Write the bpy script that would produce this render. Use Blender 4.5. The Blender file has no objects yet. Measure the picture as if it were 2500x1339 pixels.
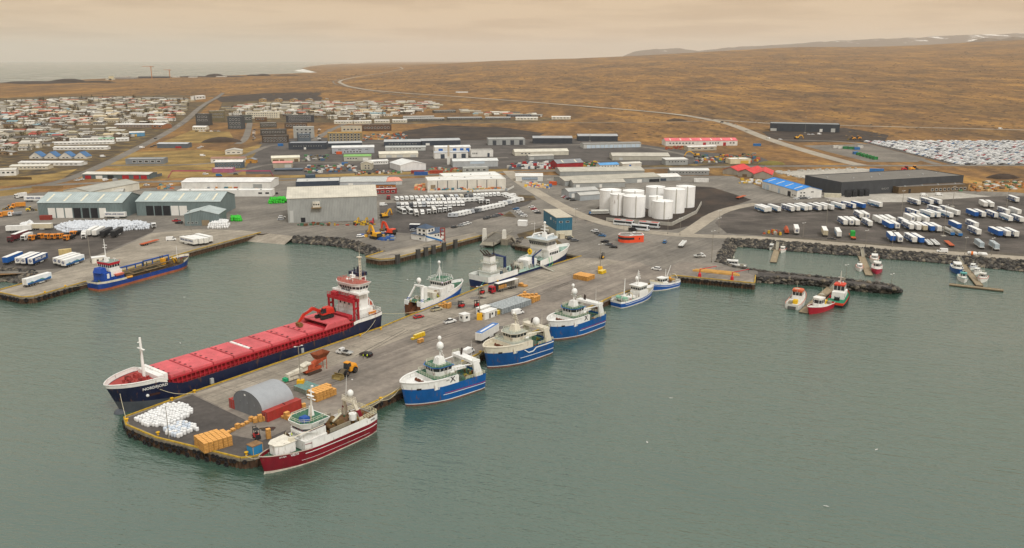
import bpy,math,random
from mathutils import Vector,Matrix,noise as mnoise
from mathutils.geometry import delaunay_2d_cdt
R=math.radians
random.seed(7)
SC=bpy.context.scene
COL=SC.collection
# ---- camera
FPX,CAMH,HORIZON,IW,IH=2050.0,99.0,147.0,2500.0,1339.0
PITCH=math.atan((IH/2-HORIZON)/FPX)
cam=bpy.data.objects.new('camera',bpy.data.cameras.new('camera'))
COL.objects.link(cam)
cam.location=(0,0,CAMH)
cam.rotation_euler=(R(90)-PITCH,0,0)
cam.data.sensor_width=36.0
cam.data.lens=36.0*FPX/IW
cam.data.clip_start=1.0
cam.data.clip_end=150000.0
SC.camera=cam
# ---- light
SUN_EL,SUN_AZ=48.0,150.0
world=bpy.data.worlds.new('World')
SC.world=world
world.use_nodes=True
wn,wl=world.node_tree.nodes,world.node_tree.links
wn.clear()
w_out=wn.new('ShaderNodeOutputWorld')
w_bg=wn.new('ShaderNodeBackground')
w_bg.inputs['Strength'].default_value=0.1
w_sky=wn.new('ShaderNodeTexSky')
w_sky.sky_type='NISHITA'
w_sky.sun_disc=False
w_sky.sun_elevation=R(SUN_EL)
w_sky.sun_rotation=R(SUN_AZ)
w_sky.air_density,w_sky.dust_density=1.5,4.0
w_tc=wn.new('ShaderNodeTexCoord')
w_sep=wn.new('ShaderNodeSeparateXYZ')
wl.new(w_tc.outputs['Generated'],w_sep.inputs[0])
w_zc=wn.new('ShaderNodeMath');w_zc.operation='MAXIMUM';w_zc.inputs[1].default_value=0.0
wl.new(w_sep.outputs['Z'],w_zc.inputs[0])
w_za=wn.new('ShaderNodeMath');w_za.operation='ADD';w_za.inputs[1].default_value=0.045
wl.new(w_zc.outputs[0],w_za.inputs[0])
w_div=wn.new('ShaderNodeVectorMath');w_div.operation='DIVIDE'
w_cmb=wn.new('ShaderNodeCombineXYZ')
for k in range(3):
 wl.new(w_za.outputs[0],w_cmb.inputs[k])
wl.new(w_tc.outputs['Generated'],w_div.inputs[0]);wl.new(w_cmb.outputs[0],w_div.inputs[1])
w_n=wn.new('ShaderNodeTexNoise');w_n.inputs['Scale'].default_value=0.6
w_n.inputs['Detail'].default_value=6;w_n.inputs['Roughness'].default_value=0.52
wl.new(w_div.outputs[0],w_n.inputs['Vector'])
w_r=wn.new('ShaderNodeValToRGB')
w_r.color_ramp.elements[0].position=0.4;w_r.color_ramp.elements[0].color=(4.95,3.45,2.1,1)
w_r.color_ramp.elements[1].position=0.56;w_r.color_ramp.elements[1].color=(6.0,4.35,2.75,1)
wl.new(w_n.outputs['Fac'],w_r.inputs[0])
w_up=wn.new('ShaderNodeMapRange')
w_up.inputs[1].default_value=0.08;w_up.inputs[2].default_value=0.5
wl.new(w_sep.outputs['Z'],w_up.inputs[0])
w_mu=wn.new('ShaderNodeMix');w_mu.data_type='RGBA'
w_mu.inputs['B'].default_value=(7.9,7.75,7.3,1)
wl.new(w_up.outputs[0],w_mu.inputs[0]);wl.new(w_r.outputs[0],w_mu.inputs['A'])
w_hz=wn.new('ShaderNodeMapRange')
w_hz.inputs[1].default_value=0.0;w_hz.inputs[2].default_value=0.03
w_hz.inputs[3].default_value=1.0;w_hz.inputs[4].default_value=0.0
wl.new(w_sep.outputs['Z'],w_hz.inputs[0])
w_mh=wn.new('ShaderNodeMix');w_mh.data_type='RGBA'
w_mh.inputs['B'].default_value=(5.15,3.9,2.65,1)
wl.new(w_hz.outputs[0],w_mh.inputs[0]);wl.new(w_mu.outputs['Result'],w_mh.inputs['A'])
w_mix=wn.new('ShaderNodeMix');w_mix.data_type='RGBA'
w_mix.inputs[0].default_value=0.9
wl.new(w_sky.outputs[0],w_mix.inputs['A']);wl.new(w_mh.outputs['Result'],w_mix.inputs['B'])
wl.new(w_mix.outputs['Result'],w_bg.inputs['Color'])
wl.new(w_bg.outputs[0],w_out.inputs[0])
sun_d=bpy.data.lights.new('sun','SUN')
sun_d.energy=1.5
sun_d.angle=R(10)
sun_d.color=(1.0,0.985,0.96)
sun=bpy.data.objects.new('sun',sun_d)
COL.objects.link(sun)
sun.location=(0,0,300)
_sd=Vector((math.sin(R(SUN_AZ))*math.cos(R(SUN_EL)),math.cos(R(SUN_AZ))*math.cos(R(SUN_EL)),math.sin(R(SUN_EL))))
sun.rotation_euler=(-_sd).to_track_quat('-Z','Y').to_euler()
SC.view_settings.view_transform='Standard'
SC.view_settings.look='None'
SC.view_settings.gamma=1.0
SC.view_settings.exposure=0.38
SC.render.engine='CYCLES'
SC.cycles.max_bounces=5
SC.cycles.diffuse_bounces=2
SC.cycles.glossy_bounces=3
SC.cycles.transmission_bounces=2
SC.cycles.volume_bounces=1
SC.cycles.use_denoising=True
# ---- survey helpers
CP,SP=math.cos(PITCH),math.sin(PITCH)
def G(px,py,z=0.0):
 """survey point of the photograph -> place on the level z"""
 u,v=px-IW/2,py-IH/2
 t=(CAMH-z)/(FPX*SP+v*CP)
 return Vector((t*u,t*(FPX*CP-v*SP),z))
def heading(a,b,z=0.0):
 d=G(*b,z)-G(*a,z)
 return math.atan2(d.y,d.x)
def ppm(py):
 return(py-HORIZON)*CP/CAMH
def hm(py,npx):
 """height in metres of npx pixels standing on ground row py"""
 dep=PITCH+math.atan((py-IH/2)/FPX)
 return npx/ppm(py)/math.cos(dep)
def azimuth_x(px):
 return(px-IW/2)/2122.0
def skyz(py,Y):
 return CAMH-Y*math.tan(PITCH+math.atan((py-IH/2)/FPX))
def lin(c):
 if isinstance(c,str):
  c=c.lstrip('#')
  c=[int(c[i:i+2],16)/255 for i in(0,2,4)]
  return tuple((x/12.92 if x<=0.04045 else((x+0.055)/1.055)**2.4)for x in c)
 return tuple(c)
MATS={}
def mat(col,rough=0.6,metal=0.0,var=0.16,scale=0.6,kind=None,spec=0.3):
 """painted / worn surface: base colour broken by two noises, optional ribs, rust or streaks"""
 key=(col,rough,metal,var,scale,kind)
 if key in MATS:
  return MATS[key]
 m=bpy.data.materials.new('paint_%s_%s'%(str(col).strip('#'),kind or 'plain'))
 MATS[key]=m
 m.use_nodes=True
 n,l=m.node_tree.nodes,m.node_tree.links
 b=n['Principled BSDF']
 b.inputs['Roughness'].default_value=rough
 b.inputs['Metallic'].default_value=metal
 b.inputs['Specular IOR Level'].default_value=spec
 rgb=lin(col)
 tc=n.new('ShaderNodeTexCoord')
 t=n.new('ShaderNodeTexNoise');t.inputs['Scale'].default_value=scale
 t.inputs['Detail'].default_value=5;t.inputs['Roughness'].default_value=0.65
 mp=n.new('ShaderNodeMapping')
 mp.inputs['Scale'].default_value=(1,1,0.45)if kind!='flat' else(1,1,1)
 oi=n.new('ShaderNodeObjectInfo')
 l.new(tc.outputs['Object'],mp.inputs[0])
 off=n.new('ShaderNodeMath');off.operation='MULTIPLY';off.inputs[1].default_value=60
 l.new(oi.outputs['Random'],off.inputs[0]);l.new(off.outputs[0],mp.inputs['Location'])
 l.new(mp.outputs[0],t.inputs['Vector'])
 r=n.new('ShaderNodeMapRange')
 r.inputs[1].default_value,r.inputs[2].default_value=0.32,0.7
 r.inputs[3].default_value,r.inputs[4].default_value=1-var*1.3,1+var*0.5
 l.new(t.outputs['Fac'],r.inputs[0])
 vm=n.new('ShaderNodeVectorMath');vm.operation='SCALE'
 vm.inputs[0].default_value=rgb
 l.new(r.outputs[0],vm.inputs['Scale'])
 last=vm.outputs[0]
 if kind=='rust':
  t2=n.new('ShaderNodeTexNoise');t2.inputs['Scale'].default_value=1.3
  t2.inputs['Detail'].default_value=6
  mp2=n.new('ShaderNodeMapping');mp2.inputs['Scale'].default_value=(1,1,0.22)
  l.new(tc.outputs['Object'],mp2.inputs[0]);l.new(mp2.outputs[0],t2.inputs['Vector'])
  r2=n.new('ShaderNodeMapRange');r2.inputs[1].default_value,r2.inputs[2].default_value=0.6,0.74
  r2.inputs[4].default_value=0.75
  l.new(t2.outputs['Fac'],r2.inputs[0])
  mx=n.new('ShaderNodeMix');mx.data_type='RGBA'
  mx.inputs['B'].default_value=(0.16,0.075,0.03,1)
  l.new(r2.outputs[0],mx.inputs[0]);l.new(last,mx.inputs['A'])
  last=mx.outputs['Result']
 if kind in('ribs','roof'):
  wv=n.new('ShaderNodeTexWave');wv.wave_type='BANDS'
  wv.bands_direction='X'
  wv.inputs['Scale'].default_value=0.32 if kind=='ribs' else 0.2
  wv.inputs['Distortion'].default_value=0.0
  l.new(tc.outputs['Object'],wv.inputs['Vector'])
  bp=n.new('ShaderNodeBump');bp.inputs['Strength'].default_value=0.5
  bp.inputs['Distance'].default_value=0.3
  l.new(wv.outputs['Fac'],bp.inputs['Height']);l.new(bp.outputs[0],b.inputs['Normal'])
 l.new(last,b.inputs['Base Color'])
 return m
def glass_mat():
 k='glass'
 if k not in MATS:
  m=bpy.data.materials.new('window_glass');MATS[k]=m
  m.use_nodes=True
  b=m.node_tree.nodes['Principled BSDF']
  b.inputs['Base Color'].default_value=(0.02,0.024,0.028,1)
  b.inputs['Roughness'].default_value=0.12
  b.inputs['Specular IOR Level'].default_value=0.6
 return MATS[k]
WHITE,OFFW,CREAM='#e6e5e0','#d3d0c6','#cfc6b0'
DARK,BLACK,STEEL,GREYM='#2d2e30','#1c1c1d','#8d9092','#85878a'
WOOD,RUST,YEL,ORANGE='#d9a764','#7a4a2c','#e0b41c','#e2592b'
RED,BLUE,NAVY,GREEN='#b3202c','#15539c','#161f3d','#2f6b4a'
# ---- mesh builder
class MB:
 def __init__(s):
  s.v,s.f,s.m=[],[],[]
 def add(s,vs,fs,m=0):
  o=len(s.v)
  s.v+=[tuple(p)for p in vs]
  s.f+=[tuple(i+o for i in f)for f in fs]
  s.m+=[m]*len(fs)
  return s
 def box(s,x0,x1,y0,y1,z0,z1,m=0):
  return s.add([(x0,y0,z0),(x1,y0,z0),(x1,y1,z0),(x0,y1,z0),(x0,y0,z1),(x1,y0,z1),(x1,y1,z1),(x0,y1,z1)],[(3,2,1,0),(4,5,6,7),(0,1,5,4),(1,2,6,5),(2,3,7,6),(3,0,4,7)],m)
 def hexa(s,lo,hi,m=0):
  return s.add(list(lo)+list(hi),[(3,2,1,0),(4,5,6,7),(0,1,5,4),(1,2,6,5),(2,3,7,6),(3,0,4,7)],m)
 def taper(s,x0,x1,y0,y1,z0,z1,dx0,dx1,dy,m=0):
  """box whose top is drawn in by dx0, dx1, dy"""
  return s.hexa([(x0,y0,z0),(x1,y0,z0),(x1,y1,z0),(x0,y1,z0)],[(x0+dx0,y0+dy,z1),(x1-dx1,y0+dy,z1),(x1-dx1,y1-dy,z1),(x0+dx0,y1-dy,z1)],m)
 def prism(s,pts,z0,z1,m=0):
  n=len(pts)
  zf=z0 if callable(z0)else(lambda x,y:z0)
  return s.add([(x,y,z0)for x,y in pts]+[(x,y,z1)for x,y in pts],[tuple(range(n-1,-1,-1)),tuple(range(n,2*n))]+[(i,(i+1)%n,n+(i+1)%n,n+i)for i in range(n)],m)
 def side(s,pts,y0,y1,m=0):
  """profile in x,z pulled along y"""
  n=len(pts)
  return s.add([(x,y0,z)for x,z in pts]+[(x,y1,z)for x,z in pts],[tuple(range(n)),tuple(range(2*n-1,n-1,-1))]+[((i+1)%n,i,n+i,n+(i+1)%n)for i in range(n)],m)
 def cyl(s,a,b,r0,r1=None,n=8,m=0):
  a,b=Vector(a),Vector(b)
  r1=r0 if r1 is None else r1
  d=(b-a).normalized()
  u=d.orthogonal().normalized();w=d.cross(u)
  vs=[]
  for p,r in((a,r0),(b,r1)):
   for i in range(n):
    t=2*math.pi*i/n
    vs.append(p+(u*math.cos(t)+w*math.sin(t))*r)
  return s.add(vs,[(i,(i+1)%n,n+(i+1)%n,n+i)for i in range(n)]+[tuple(range(n-1,-1,-1)),tuple(range(n,2*n))],m)
 def tube(s,pts,r,n=5,m=0):
  for a,b in zip(pts,pts[1:]):
   s.cyl(a,b,r,r,n,m)
  return s
 def lathe(s,prof,n=12,c=(0,0,0),m=0):
  vs=[(c[0]+r*math.cos(2*math.pi*i/n),c[1]+r*math.sin(2*math.pi*i/n),c[2]+z)for r,z in prof for i in range(n)]
  fs=[(k*n+i,k*n+(i+1)%n,(k+1)*n+(i+1)%n,(k+1)*n+i)for k in range(len(prof)-1)for i in range(n)]
  fs+=[tuple(range(n-1,-1,-1)),tuple((len(prof)-1)*n+i for i in range(n))]
  return s.add(vs,fs,m)
 def ball(s,c,r,n=10,k=6,m=0,sz=1.0):
  return s.lathe([(max(r*math.sin(math.pi*j/k),0.01*r),-r*sz*math.cos(math.pi*j/k))for j in range(k+1)],n,c,m)
 def torus(s,c,R0,r,axis='y',n=10,k=6,m=0):
  vs=[]
  for i in range(n):
   t=2*math.pi*i/n
   for j in range(k):
    q=2*math.pi*j/k
    a,b,h=(R0+r*math.cos(q))*math.cos(t),(R0+r*math.cos(q))*math.sin(t),r*math.sin(q)
    p=(a,h,b)if axis=='y' else((h,a,b)if axis=='x' else(a,b,h))
    vs.append((c[0]+p[0],c[1]+p[1],c[2]+p[2]))
  return s.add(vs,[(i*k+j,i*k+(j+1)%k,((i+1)%n)*k+(j+1)%k,((i+1)%n)*k+j)for i in range(n)for j in range(k)],m)
 def rail(s,pts,h=1.0,r=0.05,gap=2.0,rows=2,m=0):
  for a,b in zip(pts,pts[1:]):
   a,b=Vector(a),Vector(b)
   k=max(1,int((b-a).length/gap))
   for q in range(rows):
    z=Vector((0,0,h*(q+1)/rows))
    s.cyl(a+z,b+z,r,r,4,m)
   for i in range(k+1):
    p=a.lerp(b,i/k)
    s.cyl(p,p+Vector((0,0,h)),r,r,4,m)
  return s
 def mesh(s,name='mesh',mats=(),smooth=False):
  me=bpy.data.meshes.new(name)
  me.from_pydata(s.v,[],s.f)
  for q in mats:
   me.materials.append(q)
  if max(s.m,default=0)>0:
   me.polygons.foreach_set('material_index',s.m)
  if smooth:
   me.polygons.foreach_set('use_smooth',[True]*len(s.f))
  me.update()
  return me
def obj(name,me,material=None,parent=None,loc=(0,0,0),rz=0.0,scale=None):
 if isinstance(me,MB):
  me=me.mesh(name)
 if material is not None and not me.materials:
  me.materials.append(material)
 o=bpy.data.objects.new(name,me)
 COL.objects.link(o)
 if material is not None and me.materials[0]is not material:
  o.material_slots[0].link='OBJECT'
  o.material_slots[0].material=material
 if parent is not None:
  o.parent=parent
 o.location=loc
 if rz:
  o.rotation_euler=(0,0,rz)
 if scale is not None:
  o.scale=scale
 return o
def tag(o,label,cat,group=None):
 o['label']=label
 o['category']=cat
 if group:
  o['group']=group
 return o
def thing(name,label,cat,loc=(0,0,0),rz=0.0,group=None):
 o=bpy.data.objects.new(name,None)
 o.empty_display_size=1.0
 COL.objects.link(o)
 o.location=loc
 o.rotation_euler=(0,0,rz)
 return tag(o,label,cat,group)
def struct(name,me,material):
 o=obj(name,me,material)
 o['kind']='structure'
 return o
def K(name,mb,material,loc=(0,0,0),kids=(),rz=0.0):
 """one entry of a kit: part name, shared mesh, material, place, sub-parts"""
 if isinstance(mb,MB):
  mb=mb.mesh(name)
 if not mb.materials:
  mb.materials.append(material)
 return(name,mb,material,loc,kids,rz)
def put(name,kit,label,cat,loc,rz=0.0,group=None,paint=None,scale=None):
 """a thing with its own objects made from a kit; paint = {part: material}"""
 paint=paint or{}
 t=thing(name,label,cat,loc,rz,group)
 if scale:
  t.scale=scale
 def lay(entries,par):
  for nm,me,ma,lo,kids,r in entries:
   o=obj(nm,me,paint.get(nm,ma),par,lo,r)
   if nm=='windows':
    o['kind']='stuff'
   lay(kids,o)
 lay(kit,t)
 return t
TEXTS={}
def lettering(txt,size,material,parent,loc,rot,name='lettering',bold=0.02,align='CENTER',sx=1.0):
 key=(txt,bold,align)
 if key not in TEXTS:
  cu=bpy.data.curves.new('lettering','FONT')
  cu.body=txt
  cu.align_x=align
  cu.align_y='CENTER'
  cu.offset=bold
  cu.extrude=0.01
  cu.resolution_u=2
  to=bpy.data.objects.new('tmp',cu)
  TEXTS[key]=bpy.data.meshes.new_from_object(to)
  bpy.data.objects.remove(to)
 o=obj(name,TEXTS[key],material,parent,loc)
 o.rotation_euler=rot
 o.scale=(size*sx,size,size)
 return o
WZ=-3.0
SKYLINE=[(600,152),(900,151.5),(1000,150.2),(1250,147.6),(1400,143.5),(1520,138),(1650,131),(1800,122.5),(1900,117),(1960,115.2),(2060,115),(2150,114),(2250,110),(2400,102),(2500,97),(2900,80)]
def interp(tab,x):
 if x<=tab[0][0]:
  return tab[0][1]
 for(a,ya),(b,yb)in zip(tab,tab[1:]):
  if x<=b:
   return ya+(yb-ya)*(x-a)/(b-a)
 return tab[-1][1]
RIDGE_Y=9000.0
def TZ(x,y):
 """height of the land"""
 if y<1500:
  return 0.0
 px=IW/2+2122.0*x/y
 bl=min(1.0,max(0.0,(px-760)/520));bl=bl*bl*(3-2*bl)
 zr=max(0.0,skyz(interp(SKYLINE,px),RIDGE_Y))*bl
 k=(y-1500)/(RIDGE_Y-1500)
 s=k**1.35 if k<1 else max(0.2,1-(k-1)*0.5)
 n=mnoise.noise(Vector((x/900,y/900,3.1)))*5+mnoise.noise(Vector((x/260,y/260,1.7)))*1.2
 fade=min(1.0,(y-1500)/2500)*(0.12+0.88*bl)
 return max(0.0,zr*s+n*fade*0.6)
def pxs(pts,z=0.0):
 return[G(a,b,z)for a,b in pts]
LEFT_SHORE=[(0,672),(60,668),(95,672),(55,694)]
LEFT_QUAY=[(55,694),(-12,712),(54,726),(84,724),(205,689),(471,612),(636,568)]
RAMP_TOP=[(636,568),(719,577)]
ROCK_A=[(719,577),(805,580),(856,587),(907,603),(938,614)]
FERRY_QUAY=[(938,614),(894,628),(928,634),(958,632),(1173,576),(1188,577)]
BERTH=[(1188,577),(1205,566),(1250,577),(1258,588)]
INNER_QUAY=[(1257,597),(1420,626)]
PIER=[(1420,626),(1185,697.5),(930,801),(470,960),(306,1020),(311,1038),(384,1069),(589,1118.5),(617,1116),(640,1109),(960,960),(1171,863),(1342,795),(1495,724),(1646,673)]
JETTY=[(1646,673),(1841,692),(1843,673)]
BREAK_F=[(1843,673),(1900,677),(1988,684),(2065,693),(2150,702),(2187,706)]
BREAK_B=[(2187,706),(2172,697),(2039,681),(1860,664),(1790,652),(1757,640)]
MARINA_L=[(1757,640),(1776,584)]
MARINA_B=[(1776,584),(1860,586),(2098,605),(2334,626),(2500,637),(2750,662)]
SOUTH=LEFT_SHORE+LEFT_QUAY[1:]+RAMP_TOP[1:]+ROCK_A[1:]+FERRY_QUAY[1:]+BERTH[1:]+INNER_QUAY+PIER[1:]+JETTY[1:]+BREAK_F[1:]+BREAK_B[1:]+MARINA_L[1:]+MARINA_B[1:]
FARCOAST=[(960,152.0),(870,155.0),(800,158),(760,162),(736,167),(775,177),(700,180.5),(560,185),(430,188),(300,190.5),(150,197),(0,203.5),(-300,216)]
outline=[G(*p).to_2d()for p in SOUTH]
outline+=[Vector(p)for p in((700,250),(2500,150),(9000,500),(16000,12000),(16000,24000),(6000,44000))]
outline+=[G(*p).to_2d()for p in FARCOAST]
outline+=[Vector(p)for p in((-4200,2300),(-3000,900),(-900,480),(-330,420))]
def inside(p,poly):
 c,j=False,len(poly)-1
 for i in range(len(poly)):
  a,b=poly[i],poly[j]
  if(a.y>p[1])!=(b.y>p[1])and p[0]<(b.x-a.x)*(p[1]-a.y)/(b.y-a.y)+a.x:
   c=not c
  j=i
 return c
grid=[]
yy=1350.0
while yy<40000:
 st=yy*0.018
 k=int(yy*0.78/st)
 for i in range(-k,k+1):
  p=Vector((i*st+random.uniform(-.2,.2)*st,yy+random.uniform(-.2,.2)*st))
  if inside(p,outline):
   grid.append(p)
 yy*=1.03
n_o=len(outline)
cd=delaunay_2d_cdt(outline+grid,[(i,(i+1)%n_o)for i in range(n_o)],[],1,1e-4)
land=MB()
land.v=[(p.x,p.y,TZ(p.x,p.y))for p in cd[0]]
land.f=[tuple(f)for f in cd[2]]
land.m=[0]*len(land.f)
def ground_mat():
 m=bpy.data.materials.new('heath_ground');m.use_nodes=True
 n,l=m.node_tree.nodes,m.node_tree.links
 b=n['Principled BSDF'];b.inputs['Roughness'].default_value=0.95
 b.inputs['Specular IOR Level'].default_value=0.1
 tc=n.new('ShaderNodeTexCoord')
 def nz(scale,detail=6,rough=0.6,sx=1.0,sy=1.0):
  mp=n.new('ShaderNodeMapping');mp.inputs['Scale'].default_value=(sx,sy,1)
  t=n.new('ShaderNodeTexNoise');t.inputs['Scale'].default_value=scale
  t.inputs['Detail'].default_value=detail;t.inputs['Roughness'].default_value=rough
  l.new(tc.outputs['Object'],mp.inputs[0]);l.new(mp.outputs[0],t.inputs['Vector'])
  return t.outputs['Fac']
 def ramp(src,stops):
  r=n.new('ShaderNodeValToRGB')
  e=r.color_ramp.elements
  while len(e)<len(stops):
   e.new(0.5)
  for q,(p,c)in zip(e,stops):
   q.position=p;q.color=(*lin(c),1)
  l.new(src,r.inputs[0])
  return r.outputs[0]
 def mix(f,a,c,mode='MIX'):
  x=n.new('ShaderNodeMix');x.data_type='RGBA';x.blend_type=mode
  if isinstance(f,float):
   x.inputs[0].default_value=f
  else:
   l.new(f,x.inputs[0])
  l.new(a,x.inputs['A']);l.new(c,x.inputs['B'])
  return x.outputs['Result']
 heath=ramp(nz(0.03,9,0.75,1.0,0.3),[(0.36,'#3f352b'),(0.44,'#685039'),(0.52,'#8c6a42'),(0.6,'#b08649'),(0.68,'#cba05a')])
 broad=ramp(nz(0.0016,7,0.62,0.7,1.0),[(0.4,'#605346'),(0.5,'#84694a'),(0.6,'#a07b4c')])
 far=ramp(nz(0.006,8,0.7,1.0,0.35),[(0.42,'#50453a'),(0.53,'#846342'),(0.64,'#b88b4b')])
 c=mix(0.4,mix(0.28,heath,broad),far)
 r2=n.new('ShaderNodeMapRange');r2.inputs[1].default_value,r2.inputs[2].default_value=0.35,0.62
 r2.inputs[3].default_value,r2.inputs[4].default_value=0.62,1.12
 l.new(nz(0.09,6,0.7),r2.inputs[0])
 vm=n.new('ShaderNodeVectorMath');vm.operation='SCALE'
 l.new(c,vm.inputs[0]);l.new(r2.outputs[0],vm.inputs['Scale'])
 l.new(vm.outputs[0],b.inputs['Base Color'])
 bp=n.new('ShaderNodeBump');bp.inputs['Strength'].default_value=0.9;bp.inputs['Distance'].default_value=2.0
 l.new(nz(0.05,8,0.7),bp.inputs['Height']);l.new(bp.outputs[0],b.inputs['Normal'])
 return m
struct('ground',land.mesh('ground'),ground_mat())
def pave_mat(name,cols,scale=0.05,streak=None,speck=0.5,rough=0.9,gloss=None):
 """asphalt, concrete, gravel, grass: broad stains, fine grain, tyre streaks along an angle"""
 m=bpy.data.materials.new(name);m.use_nodes=True
 n,l=m.node_tree.nodes,m.node_tree.links
 b=n['Principled BSDF'];b.inputs['Roughness'].default_value=rough
 b.inputs['Specular IOR Level'].default_value=0.2
 tc=n.new('ShaderNodeTexCoord')
 def nz(sc,rot=0,sx=1.0,det=7,ro=0.62):
  mp=n.new('ShaderNodeMapping');mp.inputs['Rotation'].default_value=(0,0,-rot)
  mp.inputs['Scale'].default_value=(sx,1,1)
  mr=n.new('ShaderNodeMapping');mr.inputs['Scale'].default_value=(1,1,1)
  t=n.new('ShaderNodeTexNoise');t.inputs['Scale'].default_value=sc
  t.inputs['Detail'].default_value=det;t.inputs['Roughness'].default_value=ro
  vr=n.new('ShaderNodeVectorRotate');vr.rotation_type='Z_AXIS';vr.inputs['Angle'].default_value=-rot
  l.new(tc.outputs['Object'],vr.inputs['Vector']);l.new(vr.outputs[0],mr.inputs[0])
  mr.inputs['Scale'].default_value=(sx,1,1)
  l.new(mr.outputs[0],t.inputs['Vector'])
  return t.outputs['Fac']
 r=n.new('ShaderNodeValToRGB')
 e=r.color_ramp.elements
 while len(e)<len(cols):
  e.new(0.5)
 for i,(q,c)in enumerate(zip(e,cols)):
  q.position=0.36+0.3*i/max(1,len(cols)-1);q.color=(*lin(c),1)
 l.new(nz(scale),r.inputs[0])
 last=r.outputs[0]
 for sc,amp,rot,sx in((speck,0.16,0,1.0),(0.35,0.2 if streak is not None else 0.08,streak or 0,0.06 if streak is not None else 1.0)):
  q=n.new('ShaderNodeMapRange');q.inputs[1].default_value,q.inputs[2].default_value=0.35,0.65
  q.inputs[3].default_value,q.inputs[4].default_value=1-amp,1+amp*0.6
  l.new(nz(sc,rot,sx),q.inputs[0])
  vm=n.new('ShaderNodeVectorMath');vm.operation='SCALE'
  l.new(last,vm.inputs[0]);l.new(q.outputs[0],vm.inputs['Scale'])
  last=vm.outputs[0]
 l.new(last,b.inputs['Base Color'])
 return m
PIER_A=heading((640,1109),(1646,673))
M_ASPH=pave_mat('harbour_asphalt',['#6b665f','#7b756c','#888177'],0.03,PIER_A)
M_PIER=pave_mat('pier_asphalt',['#736c64','#847b71','#91887c'],0.05,PIER_A)
M_CONC=pave_mat('quay_concrete',['#857d70','#968d7f','#a59b8b'],0.07,PIER_A,0.8)
M_DARK=pave_mat('dark_asphalt',['#4a4643','#56514d','#625c57'],0.05,None,0.6)
M_GRAV=pave_mat('dark_gravel',['#47423e','#57514b','#68605a'],0.05,0.3,0.9)
M_SOIL=pave_mat('black_soil',['#312b28','#403832','#524439'],0.04,None,0.4)
M_ROAD=pave_mat('road_asphalt',['#948b7d','#a09686','#aca190'],0.02,None,0.3)
M_STREET=pave_mat('street_asphalt',['#6a645d','#767067','#827a70'],0.03,None,0.3)
M_GRASS=pave_mat('winter_grass',['#6c5b38','#8a7142','#a58a52'],0.03,None,0.25,0.95)
M_GREEN=pave_mat('green_grass',['#41382e','#594c39','#857043'],0.06,None,0.4,0.95)
M_SLAB=pave_mat('pale_slab',['#9c968c','#aca69b','#b9b3a8'],0.05,None,0.4)
def sheet(name,m,pts,z):
 w=pxs(pts,z)
 mb=MB();mb.add(w,[tuple(range(len(w)))])
 me=mb.mesh(name)
 if me.polygons[0].normal.z<0:
  me.flip_normals()
 return struct(name,me,m)
def walls_z(pts):
 return pts
sheet('harbour_pavement',M_ASPH,SOUTH[3:]+[(2750,500),(2480,470),(2350,466),(1870,462),(1790,430),(1400,428),(1230,428),(940,438),(660,442),(560,446),(330,462),(100,470),(0,480),(-200,520),(-200,640),(0,668),(95,668)],0.02)
sheet('pier_pavement',M_PIER,[(1420,629),(1185,699.5),(930,803),(470,963),(309,1021),(314,1037),(386,1067),(589,1116),(617,1114),(638,1107),(959,959),(1170,863),(1341,795),(1492,725),(1640,674),(1560,640)],0.03)
sheet('pier_concrete_strip',M_CONC,[(1420,630),(1185,700.5),(930,804),(474,962),(556,1002),(700,938),(985,826),(1190,744),(1400,668),(1520,640),(1480,632)],0.04)
sheet('pier_end_asphalt',M_DARK,[(309,1021),(470,964),(600,1026),(560,1062),(640,1076),(700,1050),(668,1094),(638,1107),(617,1114),(589,1116),(386,1067),(314,1037)],0.05)
sheet('left_quay_concrete',M_CONC,[(57,695),(-6,712),(55,724.5),(84,722.5),(205,687.5),(471,610.5),(634,567),(590,563),(480,560),(370,570),(330,590),(250,622),(150,660)],0.04)
sheet('left_gravel_yard',M_GRAV,[(-200,590),(-200,640),(0,662),(95,660),(150,655),(235,624),(330,586),(372,567),(380,556),(250,545),(90,548),(-200,560)],0.03)
sheet('fishmeal_yard',M_ASPH,[(560,545),(640,562),(720,573),(860,583),(940,610),(985,580),(1000,548),(640,548)],0.035)
sheet('ferry_quay_concrete',M_CONC,[(897,628),(928,632.5),(958,630.5),(1173,574.5),(1160,568),(1060,588),(940,616)],0.04)
sheet('caravan_yard',M_DARK,[(926,498),(1080,488),(1250,474),(1300,492),(1285,502),(1170,535),(1080,560),(1000,570),(930,566)],0.04)
sheet('tank_yard',M_SOIL,[(1415,536),(1470,500),(1690,455),(1740,458),(1835,488),(1712,530),(1700,548),(1640,562),(1530,560)],0.04)
sheet('trailer_yard',M_GRAV,[(1745,545),(1775,515),(1830,498),(2050,492),(2500,478),(2750,480),(2750,648),(2500,624),(2334,613),(2098,594),(1860,576),(1775,570)],0.04)
sheet('delivery_pad',M_SLAB,[(2000,478),(2160,474),(2330,470),(2420,480),(2200,494),(2050,494)],0.06)
sheet('foundation_slab',M_SLAB,[(1890,419),(2105,411),(2180,424),(2110,436),(1985,441)],0.06)
sheet('berth_grass',M_GREEN,[(1262,572),(1322,556),(1356,583),(1380,600),(1346,599),(1300,584),(1268,582)],0.05)
sheet('roundabout_grass',M_GREEN,[(1236,500),(1310,488),(1302,478),(1268,476)],0.055)
sheet('kiosk_grass',M_GREEN,[(1225,528),(1262,532),(1245,516)],0.055)
sheet('industrial_ground',M_DARK,[(560,424),(640,345),(760,335),(1000,345),(1320,340),(1460,338),(1660,366),(1860,385),(1900,404),(1500,411),(1230,416),(880,432)],0.02)
sheet('building_plot_soil',M_SOIL,[(950,330),(1000,318),(1080,306),(1230,312),(1330,326),(1300,340),(1000,346)],0.03)
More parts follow.
